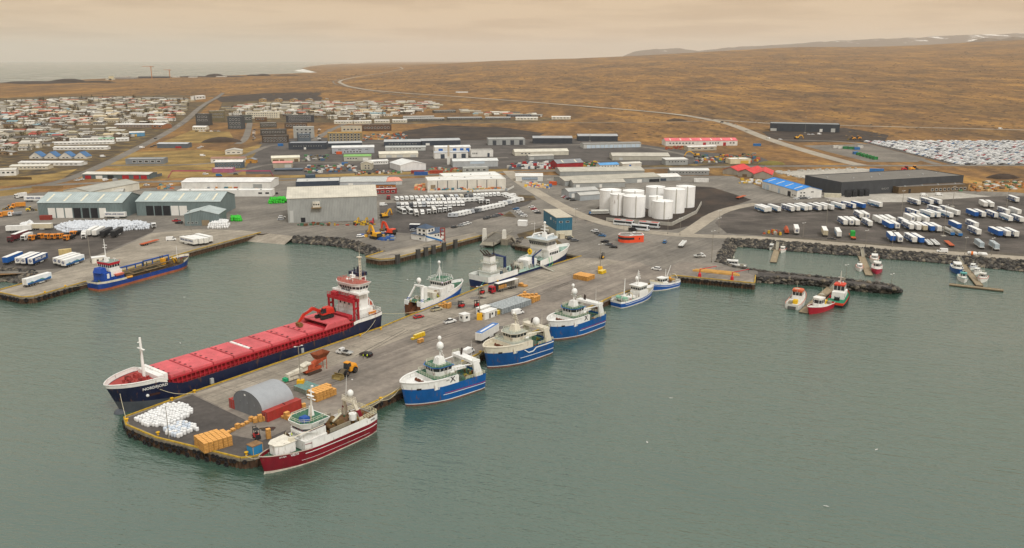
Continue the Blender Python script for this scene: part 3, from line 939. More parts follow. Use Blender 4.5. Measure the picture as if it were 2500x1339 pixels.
def blue_trawler(label,cx,cy,hd,var):
 cream=var==2
 wall=mat('#d8d0bd' if cream else WHITE,0.5,var=0.14,scale=0.4,kind='rust')
 hullm=mat('#0a5698' if not cream else '#0c4c86',0.42,var=0.2,scale=0.3,kind='rust')
 t=thing('blue_trawler',label,'fishing boat',(cx,cy,WZ),R(hd),'blue trawlers moored along the pier')
 H=Hull(27.0,11.4,hb=8,s1=0.5,rake=1.6,a=1.5,b=1.7,st=0.94,r=0.06)
 main=lambda u:5.3+0.5*max(0,(u-0.55)/0.45)**1.5
 fore=lambda u:main(u)+2.6*min(1,max(0,(u-0.42)/0.03))if u>0.42 else main(u)
 obj('bottom_paint',smooth(H.band(0,1,-1.2,lambda u:.35+.25*u),'bottom_paint'),ANTIF,t)
 h=obj('hull',smooth(H.band(0,1,lambda u:.35+.25*u,main,rows=5),'hull'),hullm,t)
 obj('waterline_stripe',smooth(H.band(0,1,lambda u:.36+.25*u,lambda u:.6+.25*u,rows=1,off=.02),'waterline_stripe'),LETW,h)
 obj('forecastle',smooth(H.band(0.4,1,main,lambda u:main(u)+(2.4 if u<.66 else 2.3),rows=3,back=False),'forecastle'),wall,t)
 obj('bow_rail',H.edge(0.58,1,lambda u:main(u)+2.35,0.26),wall,t)
 obj('deck',H.deck(0.01,0.62,4.6),DECKG,t)
 obj('foredeck',H.deck(0.6,1,lambda u:main(u)+1.0),mat('#c9bfa6',.8,var=.25)if cream else wall,t)
 st=MB()
 for sd in(1,-1):
  st.tube(H.sheer_pts(0.01,0.62,lambda u:2.3+.35*u,sd,14,-.06),0.09,4)
 obj('rubbing_strake',st,LETW,h)
 if cream:
  zg=MB()
  for sd in(1,-1):
   for u0,u1,z0,z1 in((0.02,0.34,4.7,4.7),(0.34,0.40,4.7,3.7),(0.40,0.48,3.7,3.7),(0.48,0.55,3.7,5.0)):
    zg.tube(H.sheer_pts(u0,u1,lambda u,a=z0,b=z1,c=u0,d=u1:a+(b-a)*(u-c)/(d-c),sd,4,-.06),0.2,4)
  obj('zigzag_stripe',zg,LETW,h)
 else:
  st=MB()
  for sd in(1,-1):
   st.tube(H.sheer_pts(0.01,0.6,lambda u:2.75+.35*u,sd,14,-.05),0.07,4)
  obj('red_stripe',st,mat(RED,.5),h)
 b=MB().box(-2.6,6.2,-5.35,5.35,4.7,7.75)
 obj('shelter_house',b,wall,t)
 mb=MB().box(-2.5,6.1,-5.2,5.2,7.751,7.8)
 obj('bridge_deck',mb,DECKG if not cream else mat('#a9aca2',.8),t)
 rl=MB()
 rl.rail([(-2.4,-5.1,7.8),(5.0,-5.1,7.8),(6.0,-3.0,7.8),(6.0,3.0,7.8),(5.0,5.1,7.8),(-2.4,5.1,7.8)],1.1,0.05,1.1,3)
 obj('bridge_railing',rl,mat('#c8cbb4',.6),t)
 wh=wheelhouse(t,-1.4,4.2,6.6,7.8,2.9,wall,DECKG if not cream else mat('#a9aca2',.8),1.3,.5,mat('#1d62b8',.45)if not cream else wall)
 rl=MB().rail([(-1.6,-3.2,10.72),(3.0,-3.2,10.72),(4.4,-1.7,10.72),(4.4,1.7,10.72),(3.0,3.2,10.72),(-1.6,3.2,10.72)],1.1,0.05,1.1,3)
 obj('roof_railing',rl,mat('#c8cbb4',.6),t)
 obj('mast_house',MB().taper(-1.0,2.0,-1.5,1.5,10.72,12.9,.5,.6,.45),wall,t)
 tripod(t,0.2,0,12.9,17.0,wall,1.0)
 if cream:
  dome(t,(0.2,-1.0,16.2),0.55,W_CLEAN)
 else:
  dome(t,(0.4,0.4,15.6),1.15,W_CLEAN);dome(t,(-0.5,-1.0,18.0),0.6,W_CLEAN)
 obj('signal_mast',MB().cyl((3.6,2.2,10.7),(3.6,2.2,14.2),.1,.06,5).box(3.5,3.7,1.5,2.9,13.4,13.5).ball((3.6,2.2,13.8),.3,6,4),wall,t)
 obj('whip_aerial',MB().cyl((-9.6,3.2,10.4),(-9.9,3.0,16.5),.07,.03,5),wall,t)
 g=MB()
 for sd in(1,-1):
  g.side([(-12.6,4.7),(-9.4,4.7),(-8.6,9.6),(-10.8,9.9)],sd*5.2-.35,sd*5.2+.35)
 g.box(-11.3,-8.5,-5.5,5.5,9.6,10.5)
 obj('stern_gantry',g,wall,t)
 g=MB()
 for sd in(1,-1):
  g.hexa([(-9.2,sd*4.9-.3,9.5),(-8.2,sd*4.9-.3,9.5),(-8.2,sd*4.9+.3,9.5),(-9.2,sd*4.9+.3,9.5)],[(-3.0,sd*3.6-.3,9.7),(-2.2,sd*3.6-.3,9.7),(-2.2,sd*3.6+.3,9.7),(-3.0,sd*3.6+.3,9.7)])
 g.box(-9.0,-3.0,-1.6,1.6,7.3,7.6)
 obj('catwalk',g,wall,t)
 obj('catwalk_railing',MB().rail([(-9,-1.5,7.6),(-3,-1.5,7.6)],1.0,.05,1.2).rail([(-9,1.5,7.6),(-3,1.5,7.6)],1.0,.05,1.2).rail([(-11.2,-5.2,10.5),(-8.6,-5.2,10.5)],.9).rail([(-11.2,5.2,10.5),(-8.6,5.2,10.5)],.9),mat('#c8cbb4',.6),t)
 if cream:
  dome(t,(-9.4,0.6,10.9),1.35,W_CLEAN)
  obj('exhaust_pipe',MB().cyl((-10.6,-1.6,10.4),(-11.4,-1.8,12.0),.3).cyl((-10.2,-2.6,10.4),(-11.0,-2.8,12.0),.3),mat('#3a302a',.8),t)
 else:
  obj('exhaust_pipe',MB().cyl((-9.8,-2.2,10.4),(-10.3,-2.3,12.2),.28).cyl((-10.5,-3.2,10.4),(-11.0,-3.3,12.2),.28),mat('#3a302a',.8),t)
 winch(t,-5.5,-2.6,4.6,mat('#9a8f5e',.8),.9,2.0);winch(t,-5.5,2.6,4.6,mat('#5f6f62',.8),.9,2.0)
 winch(t,8.2,0.9,6.4,mat('#6b3f2b',.8),.5,1.3);winch(t,8.2,-1.2,6.4,mat('#6b3f2b',.8),.5,1.1)
 clutter(t,-12.2,-3.4,-4.6,4.6,4.6,34,['#4f6f5c','#8b7b52','#3e5f8a','#b9a53a','#7b756a','#9f4a34'])
 obj('stern_railing',MB().rail([H.pt(.30,5.35,-1),H.pt(.02,5.35,-1),H.pt(.02,5.35,1),H.pt(.30,5.35,1)],1.0,.06,1.2,3),mat('#cfcbb2',.6),t)
 for y in(-4.3,4.3):
  obj('life_raft',MB().cyl((-1.8,y,8.5),(-.4,y,8.5),.42,None,9),W_CLEAN,t)
 obj('anchor_recess',MB().box(9.3,10.3,-5.0,-4.5,5.3,6.0)if False else MB().add([H.pt(.86,5.4,-1)+Vector((0,-.05,0)),H.pt(.9,5.4,-1)+Vector((.05,-.05,0)),H.pt(.9,6.0,-1)+Vector((.05,-.05,0)),H.pt(.86,6.0,-1)+Vector((0,-.05,0))],[(0,1,2,3)]).add([H.pt(.86,5.4,1)+Vector((0,.05,0)),H.pt(.9,5.4,1)+Vector((.05,.05,0)),H.pt(.9,6.0,1)+Vector((.05,.05,0)),H.pt(.86,6.0,1)+Vector((0,.05,0))],[(0,1,2,3)]),mat(BLACK,.8),t)
 reg={1:'SF 25',2:'EA 3',3:'SF 70'}[var]
 for sd in(1,-1):
  H.side_text(reg,0.70,5.0,0.85,LETW,t,sd)
  if var==1:
   H.side_text('2970',0.56,6.9,0.6,mat('#6b6b6b',.6),t,sd)
  e=MB();c=H.pt(.49,6.8,sd)
  for k in(-1,1):
   e.tube([c+Vector((-.9*k,sd*.08,-.8)),c+Vector((-.1*k,sd*.1,.1)),c+Vector((.7*k,sd*.08,.9))],.13,4)
  if not cream:
   obj('emblem',e,mat('#25282d',.6),t)
 return t
T1=blue_trawler('blue trawler with blue wheelhouse visor nearest the camera, moored behind the red trawler',-22.2,246.5,221.4,1)
T2=blue_trawler('blue trawler with cream upperworks and white zigzag stripe, middle of the three',1.4,279.3,223.9,2)
T3=blue_trawler('blue trawler with blue wheelhouse visor, farthest of the three large ones',23.8,309.3,227.7,3)
def red_trawler():
 t=thing('red_trawler','dark red and white trawler marked VE75 at the outer end of the pier','fishing boat',(-51.9,208.1,WZ),R(231.5))
 H=Hull(35.0,8.8,hb=7,s1=0.58,rake=1.8,a=1.5,b=1.5,st=0.8,r=0.12)
 hm_=mat('#7c1424',.42,var=.25,scale=.3,kind='rust')
 top=lambda u:3.7+1.6*max(0,(u-.55)/.45)**1.4
 obj('bottom_paint',smooth(H.band(0,1,-1.2,lambda u:.25+.5*max(0,(u-.7)/.3)),'bottom_paint'),mat('#cfc7b8',.6,var=.25),t)
 h=obj('hull',smooth(H.band(0,1,lambda u:.25+.5*max(0,(u-.7)/.3),top,rows=5),'hull'),hm_,t)
 obj('stem_foot',MB().hexa([(16.2,-.25,-1.0),(18.4,-.1,-1.0),(18.4,.1,-1.0),(16.2,.25,-1.0)],[(16.6,-.2,1.6),(17.4,-.1,.9),(17.4,.1,.9),(16.6,.2,1.6)]),mat('#cfc7b8',.6,var=.25),h)
 s=MB()
 for sd in(1,-1):
  s.tube(H.sheer_pts(.01,.72,lambda u:2.6+1.1*u*u,sd,16,-.06),.1,4)
  s.tube(H.sheer_pts(.1,.75,lambda u:1.1+.7*u*u,sd,16,-.05),.04,4)
 obj('white_stripe',s,LETW,h)
 up=lambda u:top(u)+2.3
 obj('upper_side',smooth(H.band(0,.66,top,lambda u:top(u)+(2.2 if u>.12 else 1.6),rows=3),'upper_side'),W_,t)
 obj('working_deck',H.deck(.01,.5,5.0),mat('#6f5238',.85,var=.4),t)
 obj('foredeck',H.deck(.6,1,lambda u:top(u)-.9),DECKG,t)
 obj('bow_rail',H.edge(.66,1,top,.14),mat('#b7a79a',.6),t)
 obj('deck_house',MB().box(.3,7.6,-3.9,3.9,3.6,6.2),W_,t)
 b=obj('bridge_front',MB().prism([(0.4,-3.6),(6.2,-3.6),(7.4,-2.0),(7.4,2.0),(6.2,3.6),(.4,3.6)],6.2,8.2),W_,t)
 wheelhouse(t,0.6,6.6,6.6,8.2,2.5,mat('#6d1726',.5),DECKG,1.3,.5,W_,(.05,.3),.7)
 obj('roof_railing',MB().rail([(0,-3.6,10.7),(5.6,-3.6,10.7),(7.4,-1.8,10.7),(7.4,1.8,10.7),(5.6,3.6,10.7),(0,3.6,10.7)],1.0,.05,1.2),mat('#d7d4bb',.6),t)
 obj('blue_canopy',MB().taper(4.2,6.6,.2,2.6,10.75,11.9,.3,.3,.3),mat('#1f4f9c',.6),t)
 obj('mast',MB().taper(1.5,2.7,-.6,.6,10.7,13.4,.3,.3,.2).cyl((2.0,0,13),(1.6,0,19.0),.3,.12,7).box(1.5,1.9,-1.5,1.5,15.2,15.4).box(1.4,1.8,-1.0,1.0,17.2,17.35).box(1.7,2.4,-1.2,1.2,16.2,16.4).ball((1.6,.5,18.9),.35,7,5),W_,t)
 for y in(2.6,3.0):
  obj('aerial',MB().cyl((4.4,y,10.7),(4.0,y,17.0),.09,.05,5),mat('#b9a98c',.6),t)
 obj('bow_house',MB().prism([(9.6,-2.6),(13.2,-2.4),(14.8,-1.2),(14.8,1.2),(13.2,2.4),(9.6,2.6)],4.2,6.9),W_,t)
 obj('bow_house_roof',MB().prism([(9.2,-2.8),(13.4,-2.6),(15.1,-1.3),(15.1,1.3),(13.4,2.6),(9.2,2.8)],6.9,7.1),mat('#e0dacb',.6,kind='rust'),t)
 obj('ladder',MB().rail([(8.9,-3.4,4.2),(8.9,-2.2,6.8)],.8,.07,.5),mat('#d7d4bb',.6),t)
 obj('crane_jib',MB().taper(9.6,11.0,1.4,2.6,7.1,8.0,.2,.2,.1).hexa([(9.6,1.8,7.8),(10.2,1.8,7.8),(10.2,2.3,7.8),(9.6,2.3,7.8)],[(3.6,6.8,10.6),(4.0,6.8,10.6),(4.0,7.2,10.6),(3.6,7.2,10.6)]),mat('#d6cdb9',.6),t)
 g=MB()
 for sd in(1,-1):
  g.hexa([(-12.8,sd*3.6-.35,5),(-11.6,sd*3.6-.35,5),(-11.6,sd*3.6+.35,5),(-12.8,sd*3.6+.35,5)],[(-11.2,sd*2.0-.3,10.6),(-10.4,sd*2.0-.3,10.6),(-10.4,sd*2.0+.3,10.6),(-11.2,sd*2.0+.3,10.6)])
 g.box(-11.6,-10.2,-2.4,2.4,10.4,11.0)
 go=obj('stern_gantry',g,mat('#d8cfbb',.6,kind='rust'),t)
 g=MB()
 for sd in(1,-1):
  g.hexa([(-12.55,sd*3.3-.42,6.4),(-11.35,sd*3.3-.42,6.4),(-11.35,sd*3.3+.42,6.4),(-12.55,sd*3.3+.42,6.4)],[(-12.0,sd*2.75-.4,8.4),(-10.85,sd*2.75-.4,8.4),(-10.85,sd*2.75+.4,8.4),(-12.0,sd*2.75+.4,8.4)])
 obj('red_band',g,hm_,go)
 obj('gantry_railing',MB().rail([(-11.4,-2.3,11),(-10.3,-2.3,11),(-10.3,2.3,11),(-11.4,2.3,11),(-11.4,-2.3,11)],.9,.06,.9),mat('#d8cfbb',.6),t)
 dome(t,(-10.8,.8,12.4),.9,W_CLEAN)
 obj('whip_aerial',MB().cyl((-10.8,-1.2,11),(-11.6,-1.4,17.5),.07,.04,5),W_,t)
 winch(t,-2.6,1.6,5.0,mat('#6d5132',.85),1.1,2.2,'net_drum');winch(t,-2.6,-1.8,5.0,mat('#6d5132',.85),.9,1.8)
 obj('net_reel',MB().cyl((-6.0,-1.8,6.0),(-6.0,1.8,6.0),.9,None,10).cyl((-6,-1.9,6.0),(-6,-1.8,6.0),1.3,None,12).cyl((-6,1.8,6.0),(-6,1.9,6.0),1.3,None,12),mat('#7c6440',.85),t)
 obj('hydraulic_unit',MB().box(-.9,.1,-1.4,1.0,5.0,7.4),mat('#1e6a52',.7),t)
 obj('boiler_tub',MB().lathe([(1.0,0),(1.1,1.8),(.8,1.8),(.8,1.5)],12,(-9.4,3.0,6.4)),W_,t)
 obj('trawl_beam',MB().cyl((-8.8,-1.2,7.2),(-4.0,1.2,7.2),.3,None,8),mat('#c7c3ae',.6),t)
 obj('side_grating',MB().box(-7.5,-.5,-4.3,-4.0,6.0,7.0).box(-7.5,-.5,4.0,4.3,6.0,7.0),mat('#8b8474',.8),t)
 obj('stern_railing',MB().rail([H.pt(.2,5.4,-1),H.pt(.01,5.4,-1),H.pt(.01,5.4,1),H.pt(.2,5.4,1)],1.4,.07,1.1,3),mat('#d7cfae',.6),t)
 obj('trawl_door',MB().box(7.8,8.0,-4.1,-2.2,4.4,6.8),mat('#5f4a30',.8),t)
 clutter(t,-15.5,-.5,-3.2,3.2,5.0,40,['#6d5132','#4a5a48','#8b5a30','#b58a3a','#7a7468','#35593f'])
 clutter(t,12.0,15.8,-1.6,1.6,3.9,9,['#3f6a52','#b58a3a','#7a7468'])
 for sd in(1,-1):
  H.side_text('VE75',.80,3.9,1.0,LETW,t,sd,.03,1.1)
  H.side_text('BYLGJA',.88,4.1,.55,LETW,t,sd)
  H.side_text('2025',.46,7.4,.9,mat('#5c6064',.6),t,sd)if False else None
  H.side_text('BYLGJA',.06,4.6,.55,mat('#45484c',.6),t,sd)
 lettering('2025',.9,mat('#6d7072',.6),t,(2.2,-4.22,10.1),(R(90),0,0),bold=.02)
 lettering('2025',.9,mat('#6d7072',.6),t,(2.2,4.22,10.1),(R(90),0,R(180)),bold=.02)
 lettering('BYLGJA',.9,mat('#6d7072',.6),t,(7.43,0,7.2),(R(90),0,R(90)),bold=.02)
 st=MB()
 for y in(-3.96,3.96):
  st.tube([(0.3,y,5.2),(5.2,y,5.2),(7.6,y*.98,5.5)],.09,4)
 obj('house_stripe',st,hm_,t)
 return t
RT=red_trawler()
def bulk_carrier():
 t=thing('cargo_ship','long cargo ship with red hatch covers and dark navy hull marked NORDFJORD','cargo ship',(-86.3,272.3,WZ),R(232.1))
 H=Hull(99.5,15.0,hb=10,s1=.84,rake=4.0,a=1.6,b=1.3,st=.86,r=.07)
 navy=mat('#1a2340',.45,var=.3,scale=.2,kind='rust')
 redp=mat('#cf5d62',.6,var=.24,scale=.15,kind='rust')
 redd=mat('#b02631',.6,var=.28,scale=.3,kind='rust')
 main=lambda u:6.0+(.0 if u<.86 else 2.6*min(1,(u-.86)/.02))
 top=lambda u:6.0+max(0,min(1,(u-.83)/.06))*2.6+max(0,min(1,(.17-u)/.04))*1.3
 obj('bottom_paint',smooth(H.band(0,1,-1.5,lambda u:.8+3.2*max(0,(u-.72)/.28),n=40),'bottom_paint'),mat('#51565c',.6,var=.25,scale=.3),t)
 h=obj('hull',smooth(H.band(0,1,lambda u:.8+3.2*max(0,(u-.72)/.28),top,n=40,rows=5),'hull'),navy,t)
 obj('bulbous_bow',smooth(MB().ball((50.0,0,-.6),2.0,10,8,sz=.9),'bulbous_bow'),mat('#51565c',.6),h)
 obj('bow_bulwark',smooth(H.band(.87,1,top,lambda u:top(u)+1.3,n=18,rows=2,back=False),'bow_bulwark'),W_,t)
 obj('bow_bulwark_rail',H.edge(.87,1,lambda u:top(u)+1.3,.16),W_,t)
 obj('forecastle_deck',H.deck(.87,1,8.5),mat('#a8453f',.8,var=.3),t)
 obj('forecastle_screen',MB().box(37.4,38.4,-6.3,6.3,8.0,10.2).box(38.4,40.2,-5.8,5.8,8.0,9.8),W_,t)
 obj('main_deck',H.deck(.0,.875,5.9,n=30),DECKR,t)
 for x,y in((43,1.8),(43,-1.8),(46,0)):
  winch(t,x,y,8.5,mat('#9c3a36',.7),.7,1.4)
 obj('foremast',MB().cyl((41.5,0,8.5),(41.5,0,20.5),.5,.35,8).box(41.2,41.8,-1.8,1.8,17.6,17.8).box(41.3,42.4,-.15,.15,19.8,20.0).cyl((41.5,0,20.5),(41.5,0,21.3),.35,.3,6),W_,t)
 clutter(t,40.5,48,-3.5,3.5,8.5,20,['#9c3a36','#b5453f','#7d2f2c'])
 c=MB().box(-36.0,37.2,-6.4,6.4,5.9,8.5)
 obj('hatch_coaming',c,redd,t)
 st=MB()
 for i in range(48):
  x=-35.5+i*1.53
  for sd in(1,-1):
   st.side([(x-.14,5.9),(x+.14,5.9),(x+.14,8.3),(x-.14,8.3)],sd*6.4,sd*7.25)
 for sd in(1,-1):
  st.box(-36,37.2,sd*7.1-.3,sd*7.1+.3,8.1,8.45)
  st.box(-36,37.2,sd*7.25-.08,sd*7.25+.08,6.7,6.85)
 obj('coaming_stays',st,redd,t)
 x=37.0
 widths=[7.4,7.4,7.4,7.4,7.4,7.4,7.4,7.4]
 for i,wd in enumerate(widths):
  cv=MB().box(x-wd+.24,x-.24,-6.9,6.9,8.5,9.25)
  cv.box(x-wd+.35,x-.35,-6.6,6.6,9.25,9.34)
  o=obj('hatch_cover',cv,redp,t)
  hd=MB()
  for k in range(4):
   yy=-4.5+3*k
   hd.box(x-1.2,x-.6,yy-.4,yy+.4,9.34,9.42)
  obj('cover_fittings',hd,mat('#4a1d20',.8),o)['kind']='stuff'
  x-=wd
  if i==3:
   for k in range(3):
    obj('white_locker',MB().box(x-.35,x+.55,-5.5+k*3.6,-2.4+k*3.6,9.36,9.7),W_CLEAN,t)
 tr=MB()
 for y in(-7.1,7.1):
  tr.side([(-34.5,8.5),(-22.6,8.5),(-24.2,10.2),(-32.9,10.2)],y-.4,y+.4)
 tr.box(-33.2,-24.4,-7.2,7.2,9.9,10.3)
 obj('traverse_bridge',tr,redp,t)
 obj('stacked_covers',MB().box(-36.0,-33.8,-6.7,6.7,9.26,10.8),redd,t)
 g=MB()
 for y in(-7.0,7.0):
  for xx in(-38.6,-36.6):
   g.box(xx-.3,xx+.3,y-.3,y+.3,6,15.4)
  g.box(-38.9,-36.3,y-.35,y+.35,12.6,13.2)
  g.cyl((-38.6,y,9),(-36.6,y,12.6),.12)
 for xx in(-38.7,-36.5):
  g.box(xx-.35,xx+.35,-7.4,7.4,15.2,16.4)
 g.box(-38.4,-36.8,-6.0,-3.4,16.4,17.6).box(-38.4,-36.8,3.4,5.6,16.4,17.4)
 g.rail([(-38.9,-7.2,16.4),(-38.9,7.2,16.4)],1.1,.08,1.4).rail([(-36.2,-7.2,16.4),(-36.2,7.2,16.4)],1.1,.08,1.4)
 obj('hatch_gantry',g,redd,t)
 obj('poop_bulwark',smooth(H.band(0,.14,top,lambda u:top(u)+1.2,n=8,rows=1),'poop_bulwark'),W_,t)
 obj('poop_deck',H.deck(0,.14,7.3,n=8),DECKR,t)
 obj('lower_house',MB().box(-46.5,-39.6,-6.4,6.4,6,11.5),W_,t)
 obj('accommodation',MB().box(-45.4,-39.4,-5.2,5.2,11.5,18.2),W_,t)
 for z in(13.0,15.6):
  for y in(-3.6,-1.2,1.2,3.6):
   obj('porthole',MB().box(-39.38,-39.3,y-.35,y+.35,z,z+.8),GL,t)
 obj('bridge_wing',MB().box(-44.2,-38.9,-7.4,7.4,17.6,18.3),W_,t)
 wheelhouse(t,-44.6,-39.6,11.6,18.3,3.2,W_,mat('#a86a5c',.8),1.0,.7,W_,(.3,.62),.5)
 lettering('PEAK',1.7,mat('#4c4f57',.5),t,(-39.25,0,18.6),(R(90),0,R(90)),'lettering',.02,sx=1.3)
 obj('monkey_island_railing',MB().rail([(-44.6,-5.4,21.5),(-40,-5.4,21.5),(-39.4,0,21.5),(-40,5.4,21.5),(-44.6,5.4,21.5)],1.0,.06,1.4),mat('#c9514b',.6),t)
 obj('funnel',MB().box(-48.6,-45.4,-4.6,1.0,11.5,22.6),W_,t)
 obj('funnel_top',MB().box(-48.9,-45.1,-4.9,1.3,22.6,24.0).cyl((-46.6,-1,24),(-47.6,-1,27),.45,.4,8).cyl((-47.6,-2.6,24),(-47.6,-2.6,25.6),.2).cyl((-46.4,-3,24),(-46.4,-3,25.6),.2),navy,t)
 obj('funnel_mark',MB().box(-47.9,-46.3,1.0,1.06,19.4,22.0).box(-47.9,-46.3,-4.66,-4.6,19.4,22.0),mat('#8c3a36',.6),t)
 lm=MB()
 for k in range(8):
  z=21.5+k*1.1
  for a,b in(((-45.2,.4),(-45.2,-.4)),((-44.6,0),(-45.2,.4)),((-44.6,0),(-45.2,-.4))):
   lm.cyl((a[0],a[1]+1.8,z),(b[0],b[1]+1.8,z+1.1),.07,None,4)
 for a in((-45.2,2.2),(-45.2,1.4),(-44.6,1.8)):
  lm.cyl((*a,21.4),(*a,30.4),.09,None,4)
 lm.box(-45.6,-44.2,1.0,2.6,30.3,30.5).cyl((-45,1.8,30.4),(-45,1.8,34.5),.1,.05,5)
 obj('lattice_mast',lm,mat('#d9cdb6',.6),t)
 obj('radar_post',MB().cyl((-41.5,1.5,21.4),(-41.5,1.5,25.4),.18).box(-41.9,-41.1,.2,2.8,24.0,24.25).cyl((-40.3,3.0,21.4),(-40.6,2.4,24.4),.12).box(-41.4,-39.6,2.6,3.4,23.6,23.75).ball((-42.5,-1.2,21.9),.5,8,5).ball((-42.0,-2.2,21.9),.5,8,5),W_CLEAN,t)
 fr=MB()
 for y in(-1.8,1.8):
  fr.tube([(-46.0,y,15.5),(-50.2,y,12.0),(-51.6,y,8.4)],.22,5)
  fr.tube([(-46.8,y,11.0),(-50.8,y,10.2)],.2,5)
  fr.cyl((-49,y,7.3),(-49,y,13),.2)
 fr.box(-46.2,-45.8,-2,2,15.3,15.8)
 obj('lifeboat_ramp',fr,W_CLEAN,t)
 lb=MB().side([(-51.0,9.6),(-46.9,12.8),(-46.2,13.9),(-47.0,14.4),(-49.2,13.6),(-51.4,11.0)],-1.2,1.2)
 obj('lifeboat',lb,mat('#e0562a',.5),t)
 obj('rescue_boat',MB().taper(-47.2,-44.0,5.4,7.0,9.0,10.0,-.3,-.3,-.15),mat('#d98a3c',.5),t)
 obj('poop_railing',MB().rail([(-39.4,7.0,8.5),(-46.5,7.0,8.5),(-50.8,6.0,8.5),(-51,-6,8.5),(-46,-7,8.5),(-39.4,-7,8.5)],1.6,.09,1.7,3),W_CLEAN,t)
 for sd in(1,-1):
  H.side_text('NORDFJORD',.905,7.3,1.2,LETW,t,sd,.02,1.05)
  e=MB();c=H.pt(.93,5.0,sd);e.ball(c+Vector((0,sd*.1,0)),.5,8,5)
  obj('thruster_mark',e,LETW,t)
  e=MB();a=[H.pt(u,z,sd)+Vector((0,sd*.05,0))for u,z in((.898,4.6),(.925,4.6),(.925,5.4),(.898,5.4))]
  e.add(a,[(0,1,2,3)])
  obj('anchor_recess',e,mat('#3b2320',.8),t)
 obj('draught_marks',MB().box(47.5,47.9,-.9,-.7,0.4,3.2).box(47.5,47.9,.7,.9,.4,3.2),mat('#9aa0a6',.7),t)
 return t
NORD=bulk_carrier()
def seiner():
 t=thing('purse_seiner','large white and navy fishing ship with funnel tower, moored beyond the red truck','fishing ship',(6.2,399.4,WZ),R(51.4))
 H=Hull(68.0,13.0,hb=10,s1=.66,rake=3.6,a=1.5,b=1.5,st=.9,r=.05)
 navy=mat('#1b2b55',.42,var=.15,scale=.2)
 nv=lambda u:3.9+2.2*max(0,(u-.5)/.5)**1.3-.4*max(0,.3-u)
 tp=lambda u:(6.4 if u<.3 else(4.3 if u<.36 else 4.9))if u<.58 else 7.4+1.8*(u-.58)/.42
 obj('bottom_paint',smooth(H.band(0,1,-1.5,.5,n=36),'bottom_paint'),ANTIF,t)
 h=obj('hull',smooth(H.band(0,1,.5,nv,n=36,rows=4),'hull'),navy,t)
 obj('white_topside',H.band(0,.3,nv,6.4,n=10,rows=2),W_CLEAN,t)
 obj('white_forward_side',H.band(.56,1,nv,lambda u:7.0+2.2*max(0,(u-.56)/.44),n=26,rows=3,back=False),W_CLEAN,t)
 obj('bow_rail',H.edge(.7,1,lambda u:7.0+2.2*(u-.56)/.44,.2),W_CLEAN,t)
 obj('main_deck',H.deck(0,.62,4.2,n=22),mat('#9db3a6',.8,var=.25),t)
 obj('foredeck',H.deck(.6,1,lambda u:6.3+1.6*(u-.6)/.4),mat('#8fa79a',.8,var=.25),t)
 obj('tower_base',MB().box(-30.0,-23.5,-3.6,3.6,4.2,7.0),W_CLEAN,t)
 obj('tower_platform',MB().box(-30.6,-22.8,-4.3,4.3,7.0,7.2),mat('#b3b5ae',.7),t)
 obj('funnel_tower',MB().taper(-29.0,-24.4,-2.6,2.6,7.2,11.0,.4,.4,.3),W_CLEAN,t)
 obj('upper_platform',MB().box(-29.6,-23.8,-3.2,3.2,11.0,11.2),mat('#b3b5ae',.7),t)
 obj('funnel',MB().taper(-28.6,-24.8,-2.1,2.1,11.2,14.4,.1,.1,.05),W_CLEAN,t)
 obj('funnel_cap',MB().box(-28.8,-24.6,-2.3,2.3,14.4,14.7),mat('#3d3a38',.7),t)
 ex=MB()
 for y,x in((1.4,-28.4),(.5,-27.4),(-.6,-26.6)):
  ex.cyl((x,y,14.7),(x-1.6,y+1.4,17.1),.32,.28,7)
 obj('exhaust_pipe',ex,mat('#40332c',.8),t)
 obj('black_mast',MB().cyl((-25.2,-1.4,14.7),(-25.2,-1.4,20.6),.3,.15,7),mat('#2b2724',.8),t)
 for z,w in((7.2,4.2),(11.2,3.1)):
  obj('tower_railing',MB().rail([(-29.5,-w,z),(-23.9,-w,z),(-23.9,w,z),(-29.5,w,z),(-29.5,-w,z)],1.0,.06,1.5),mat('#c8c6b2',.6),t)
 obj('deck_crane',MB().cyl((-11.5,3.2,4.2),(-11.5,3.2,10.8),.8,.7,8).hexa([(-12.3,2.6,10.4),(-10.7,2.6,10.4),(-10.7,3.8,10.4),(-12.3,3.8,10.4)],[(-18.6,4.6,12.2),(-18.2,4.6,13.4),(-18.2,5.4,13.4),(-18.6,5.4,12.2)]).cyl((-18.4,5,12.8),(-21.6,5.2,11.0),.5,.35,7),mat('#22315c',.5),t)
 obj('second_crane',MB().cyl((2.0,-3.6,4.2),(2.0,-3.6,9.4),.7,.6,8).cyl((2,-3.6,9.2),(7.5,-4.6,11.8),.4,.3,7),mat('#22315c',.5),t)
 for x,y,r in((-17.5,0,1.5),(-6,-1,1.7),(-3,2.4,1.4),(9.6,0,1.8)):
  winch(t,x,y,4.2,mat(random.choice(['#9a958a','#7f8b86','#b9b4a6']),.6),r,3.2,'net_drum')
 obj('fish_pump_house',MB().box(-1.5,5.5,-3.4,3.2,4.2,7.6),W_CLEAN,t)
 obj('yellow_power_block',MB().torus((6.8,2.0,10.2),.9,.55,'x',10,6).box(6.2,7.4,1.4,2.6,8.6,9.6),mat(YEL,.5),t)
 pp=MB()
 for k in range(5):
  pp.cyl((-8+k*3.4,-2.5+k*.7,6.2+(k%2)),(-2+k*3.4,3.4-k*.5,6.8),.32,None,7)
 pp.cyl((10.5,-4,6),(13.2,-1,11.5),.3).cyl((10.5,4,6),(13.2,1,11.5),.3)
 obj('pipework',pp,mat('#a5a39a',.5,.2),t)
 clutter(t,-20,12,-5.4,5.4,4.2,90,['#9a958a','#53606a','#c4bfb2','#6b6258','#3f5a4f','#22315c'],hmax=2.0)
